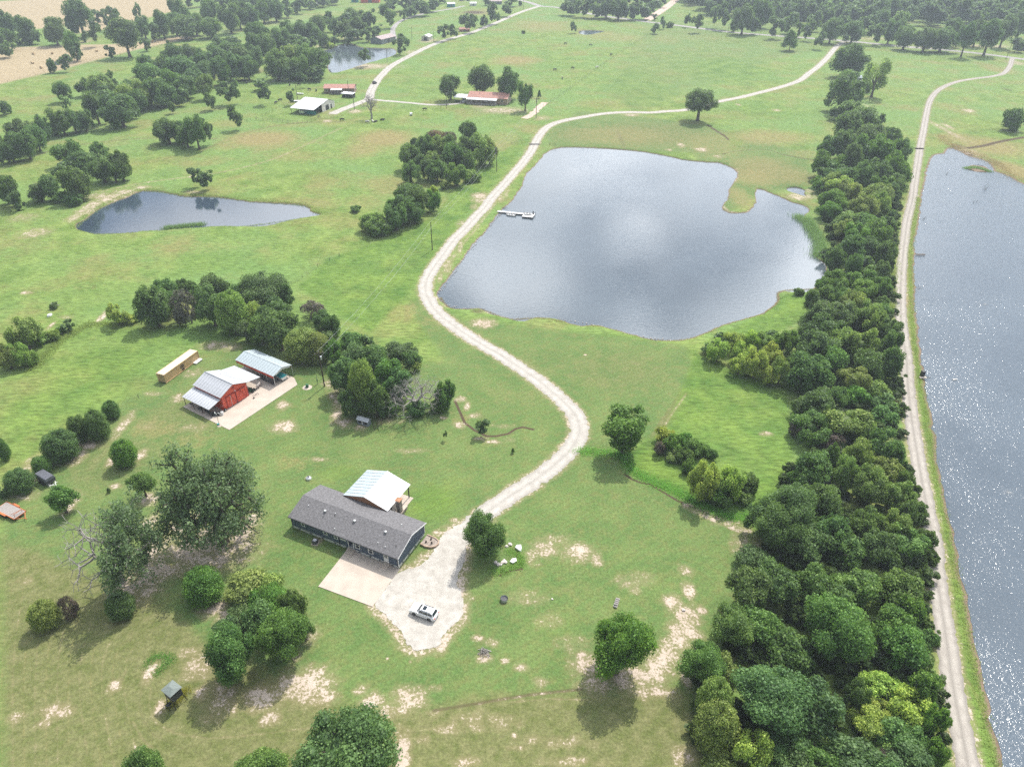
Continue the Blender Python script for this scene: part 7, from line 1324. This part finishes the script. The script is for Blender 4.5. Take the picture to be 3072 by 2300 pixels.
shed('U', 1870, 530, 9, 4, 2.0, .05, M['red_roof'], M['red_roof'], 'brown_shelter', 'low pinkish shelter under the tree pair by the farm road')
shed('C', 1125, 528, 3.5, 3, 2.2, .1, M['grey_siding'], M['galv2'], 'fence_line_shed', 'tiny pale-roofed shed in the fence line beside the bare-branched tree')
shed('C', 2180, 330, 9, 7, 3.8, .2, M['dark'], M['red_roof'], 'roadside_shelter', 'shelter with pinkish roof at the right edge beyond the lane gate')
for i, (x, y, m_, l) in enumerate(((778, 8, M['dark'], 'dark car parked at the left of the top farmyard'), (800, 4, M['carwhite'], 'white car parked in the middle of the top farmyard'), (822, 7, M['dark'], 'dark pickup parked at the right of the top farmyard'))): suv(P('B', x, y), .3+i, m_, l, 'parked_car', L=4.6)
suv(P('B', 216, 544), math.atan2(.7, .5), M['dark'], 'dark small car on the white farm road above the bend', 'small_car', L=2.6)
for i, (x, y) in enumerate(((2040, 46), (2062, 40), (2090, 28), (2105, 25))): stuff_item('hay_wagon', ['dark wagon leftmost at the end of the long tree line', 'white-topped wagon second in row by the long tree line', 'long white trailer at the end of the long tree line', 'small white trailer rightmost by the long tree line'][i], 'trailer', P('A', x, y), .5, [('body', MB().box(-3, 3, -1.1, 1.1, .8, 2.6), M['dark'] if i == 0 else M['white']), ('wheel', MB().tube((0, -1.2, .4), (0, 1.2, .4), .4, .4, 10), M['tyre'])])
# round white bale wrapped in the pasture
stuff_item('wrapped_bale', 'white wrapped round bale standing in the pasture right of the bare tree', 'bale', P('B', 452, 750), .3, [('bale', MB().tube((-.7, 0, .8), (.7, 0, .8), .8, .8, 14), M['white']), ('strap', MB().tube((-.2, 0, .8), (.2, 0, .8), .815, .815, 14), M['alu'])])
hb = None
for i, (x, y) in enumerate(((218, 355), (340, 352), (628, 337), (213, 415), (270, 445), (990, 275))):
    if hb is None:
        hb = empty('hay_bale', (0, 0, 0)); MB().tube((-.75, 0, .85), (.75, 0, .85), .85, .85, 14).build('bale', M['hay'], hb); o = hb
    else: o = copy_tree(hb)
    o.location = P('A', x, y); o.rotation_euler = (0, 0, .4*i)
    tag(o, 'round straw-coloured hay bale, '+['upper left of the hayfield pair', 'left of the tiny blue pond', 'right of the tall pale tree', 'lowest but one, far left field', 'lowest, next to the single cedar', 'by the bush at the field corner'][i], 'hay bale', 'round hay bales in the hayfield')
# cattle
def cow_mesh(m, lying=False):
    me = bpy.data.meshes.new('hide'); zb = .95 if not lying else .5
    v = [(-.75, 0, zb+.05), (-.2, 0, zb), (.35, 0, zb+.02), (.75, 0, zb+.08), (1.02, 0, zb+(.02 if lying else -.15)), (1.28, 0, zb+(-.1 if lying else -.45)), (1.42, 0, zb+(-.2 if lying else -.62)), (-1.0, 0, zb), (-1.08, 0, zb-.45)]; e = [(0, 1), (1, 2), (2, 3), (3, 4), (4, 5), (5, 6), (0, 7), (7, 8)]; r = [.33, .37, .36, .30, .17, .13, .09, .09, .03]
    for s in (-1, 1):
        for x, base, kx in ((-.72, 0, .12), (.6, 3, -.03)):
            n = len(v); v += [(x, s*.22, zb-.35), (x+kx*.6, s*.24, zb*.36), (x, s*.24, .03)] if not lying else [(x, s*.3, .25), (x+.2, s*.45, .15), (x+.4, s*.4, .1)]; e += [(base, n), (n, n+1), (n+1, n+2)]; r += [.15, .075, .065]
        n = len(v); v.append((1.08, s*.2, zb+(0 if lying else -.12))); e.append((4, n)); r.append(.05)
    me.from_pydata(v, e, []); o = bpy.data.objects.new('cow_tmp', me); COL.objects.link(o); sk = o.modifiers.new('s', 'SKIN'); o.modifiers.new('u', 'SUBSURF').levels = 1
    for d_, rr in zip(me.skin_vertices[0].data, r): d_.radius = (rr, rr)
    me.skin_vertices[0].data[0].use_root = True; dg = bpy.context.evaluated_depsgraph_get(); out = bpy.data.meshes.new_from_object(o.evaluated_get(dg)); bpy.data.objects.remove(o); out.materials.clear(); out.materials.append(m); out.shade_smooth(); return out
CB, CW, CL, CLW = cow_mesh(M['cowblack']), cow_mesh(M['cowwhite']), cow_mesh(M['cowblack'], True), cow_mesh(M['cowwhite'], True)
cows = [('B', 540, 716, CB, 0, 'black cow grazing right of the bare tree below the track'), ('B', 1383, 458, CB, .2, 'black cow in the middle meadow, left of a close pair'), ('B', 1500, 448, CB, 2.6, 'black cow in the middle meadow, right of a close pair'), ('B', 1432, 514, CB, 1.5, 'black cow seen end-on in the meadow above the small cedar'), ('B', 1747, 361, CB, .6, 'black cow beside the diagonal meadow fence'),
        ('B', 1616, 298, CB, 3.0, 'black cow below the little stock pond'), ('B', 1453, 289, CB, 3.3, 'black cow below the lone bush by the stock pond'), ('B', 4, 784, CB, .3, 'black and white cow near the corral corner'), ('B', 265, 780, CL, .2, 'black cow lying right of the bare tree trunk'), ('B', 222, 792, CL, 1., 'black cow lying under the bare tree'), ('B', 204, 790, CLW, 2., 'white cow lying under the bare tree'), ('B', 168, 792, CLW, .2, 'pale brown cow lying left under the bare tree'),
        ('A', 1788, 672, CB, 1.2, 'black cow farthest left beyond the white-roofed barn'), ('A', 1815, 656, CB, .8, 'black cow walking beyond the white-roofed barn'), ('A', 1878, 557, CB, 1.6, 'black cow at the shade of the pond wood'), ('A', 1937, 556, CB, .1, 'black cow left of the slender shade tree'), ('A', 2006, 587, CB, 2.9, 'black cow grazing left of the brown house'), ('A', 2050, 594, CB, 1.7, 'black cow closest to the brown house wall'), ('A', 1580, 527, CL, .3, 'black cow lying left near the wood edge'), ('A', 1597, 540, CL, 2.2, 'black cow lying right near the wood edge'), ('B', 1655, 443, CW, .4, 'tan cow standing on the diagonal meadow fence')]
for k, x, y, me, rz, lab in cows:
    o = obj('cow', me); o.location = P(k, x, y); o.rotation_euler = (0, 0, rz); o.scale = (1.15,)*3; tag(o, lab, 'cow', 'cattle in the pasture')
# fences
def fence(k, pts, label, gap=3.5, h=1.3, m=None, rails=0, name='wire_fence', r=.06):
    c = catmull([P(k, *p) for p in pts], False, gap); root = empty(name, (c[0][0], c[0][1], 0)); tag(root, label, 'fence'); me = MB().tube((0, 0, 0), (0, 0, h), r, r, 5).mesh('post', m or M['pole'])
    for q in c: o = obj('post', me, root); o.location = (q[0]-c[0][0], q[1]-c[0][1], 0)
    mb = MB()
    for a, b in zip(c[:-1], c[1:]):
        for z in ([h*.4, h*.7, h*.95] if not rails else np.linspace(.3, h, rails)): mb.tube((a[0]-c[0][0], a[1]-c[0][1], z), (b[0]-c[0][0], b[1]-c[0][1], z), .012 if not rails else .03, None, 3, False)
    mb.build('wire' if not rails else 'rail', M['wire'] if not rails else (m or M['pole']), root)
fence('A', [(1600, 790), (1700, 755), (1810, 700), (1890, 665)], 'wire fence climbing from the lone tree to the white-roofed barn'); fence('A', [(1660, 780), (1800, 790), (1960, 800), (2060, 770), (2070, 745), (2080, 770), (2212, 755)], 'brown pipe corral fence around the front of the white-roofed barn', 2.5, 1.5, M['brick'], 4, 'corral_fence')
fence('A', [(0, 548), (130, 515), (350, 458), (640, 400), (860, 335), (1000, 305), (1180, 265)], 'wire fence between the pale hayfield and the green strip', 7, 1.4); fence('B', [(0, 750), (60, 720), (130, 690), (250, 700), (500, 700), (800, 718), (1180, 757), (1200, 735)], 'wire fence below the farm track and brick house', 6, 1.3)
fence('B', [(1310, 690), (1440, 605), (1560, 515), (1700, 415), (1860, 305), (2000, 225)], 'wire fence running diagonally across the far meadow', 7, 1.3); fence('B', [(1100, 935), (1170, 935), (1230, 940)], 'wooden cross fence left of the driveway gate', 4, 1.4, None, 3, 'cross_fence'); fence('B', [(1285, 940), (1350, 942), (1390, 945)], 'wooden cross fence right of the driveway gate', 4, 1.4, None, 3, 'cross_fence')
fence('D', [(1888, 765), (1960, 720), (2060, 650), (2200, 580)], 'thin wire fence crossing the field above the barn grove', 5, 1.2); fence('C', [(1010, 235), (1060, 240), (1090, 245)], 'white pipe gate at the driveway entrance by the road', 2.5, 1.4, M['white'], 4, 'pipe_gate')
fence('D', [(900, 1500), (700, 1620), (500, 1800), (300, 1990), (100, 2200)], 'thin wire fence along the cedars left of the yard', 5, 1.2); fence('C', [(0, 185), (150, 205), (330, 222), (600, 240), (1000, 275), (1400, 312), (1800, 340), (2090, 385)], 'roadside wire fence along the far paved road', 9, 1.3)
cgd = empty('cattle_guard', P('B', 1252, 940), .1); tag(cgd, 'grey cattle guard across the driveway', 'cattle guard')
for i in range(8): MB().tube((-2.4, i*.28, .08), (2.4, i*.28, .08), .05, .05, 5).build('bar', M['greywood'], cgd)
cgd = empty('cattle_guard', P('C', 1538, 968), .0); tag(cgd, 'dark cattle guard across the gravel lane', 'cattle guard')
for i in range(8): MB().tube((-2.2, i*.28, .08), (2.2, i*.28, .08), .05, .05, 5).build('bar', M['pole'], cgd)
# ------------------------------------------------------------------ air
hz = MB().box(-1500, 1500, -60, 1500, -4, CAMZ+6).build('haze', None); hm = bpy.data.materials.new('haze_air'); hm.use_nodes = True; ht = hm.node_tree; ht.nodes.clear(); ho = N(ht, 'ShaderNodeOutputMaterial'); hv = N(ht, 'ShaderNodeVolumePrincipled')
hv.inputs['Color'].default_value = (.80, .90, 1, 1); hv.inputs['Density'].default_value = .00025; hv.inputs['Anisotropy'].default_value = .2; ht.links.new(hv.outputs[0], ho.inputs['Volume']); hz.data.materials.append(hm); tag(hz, 'thin pale haze over the fields', None, None, 'stuff'); del hz['label']
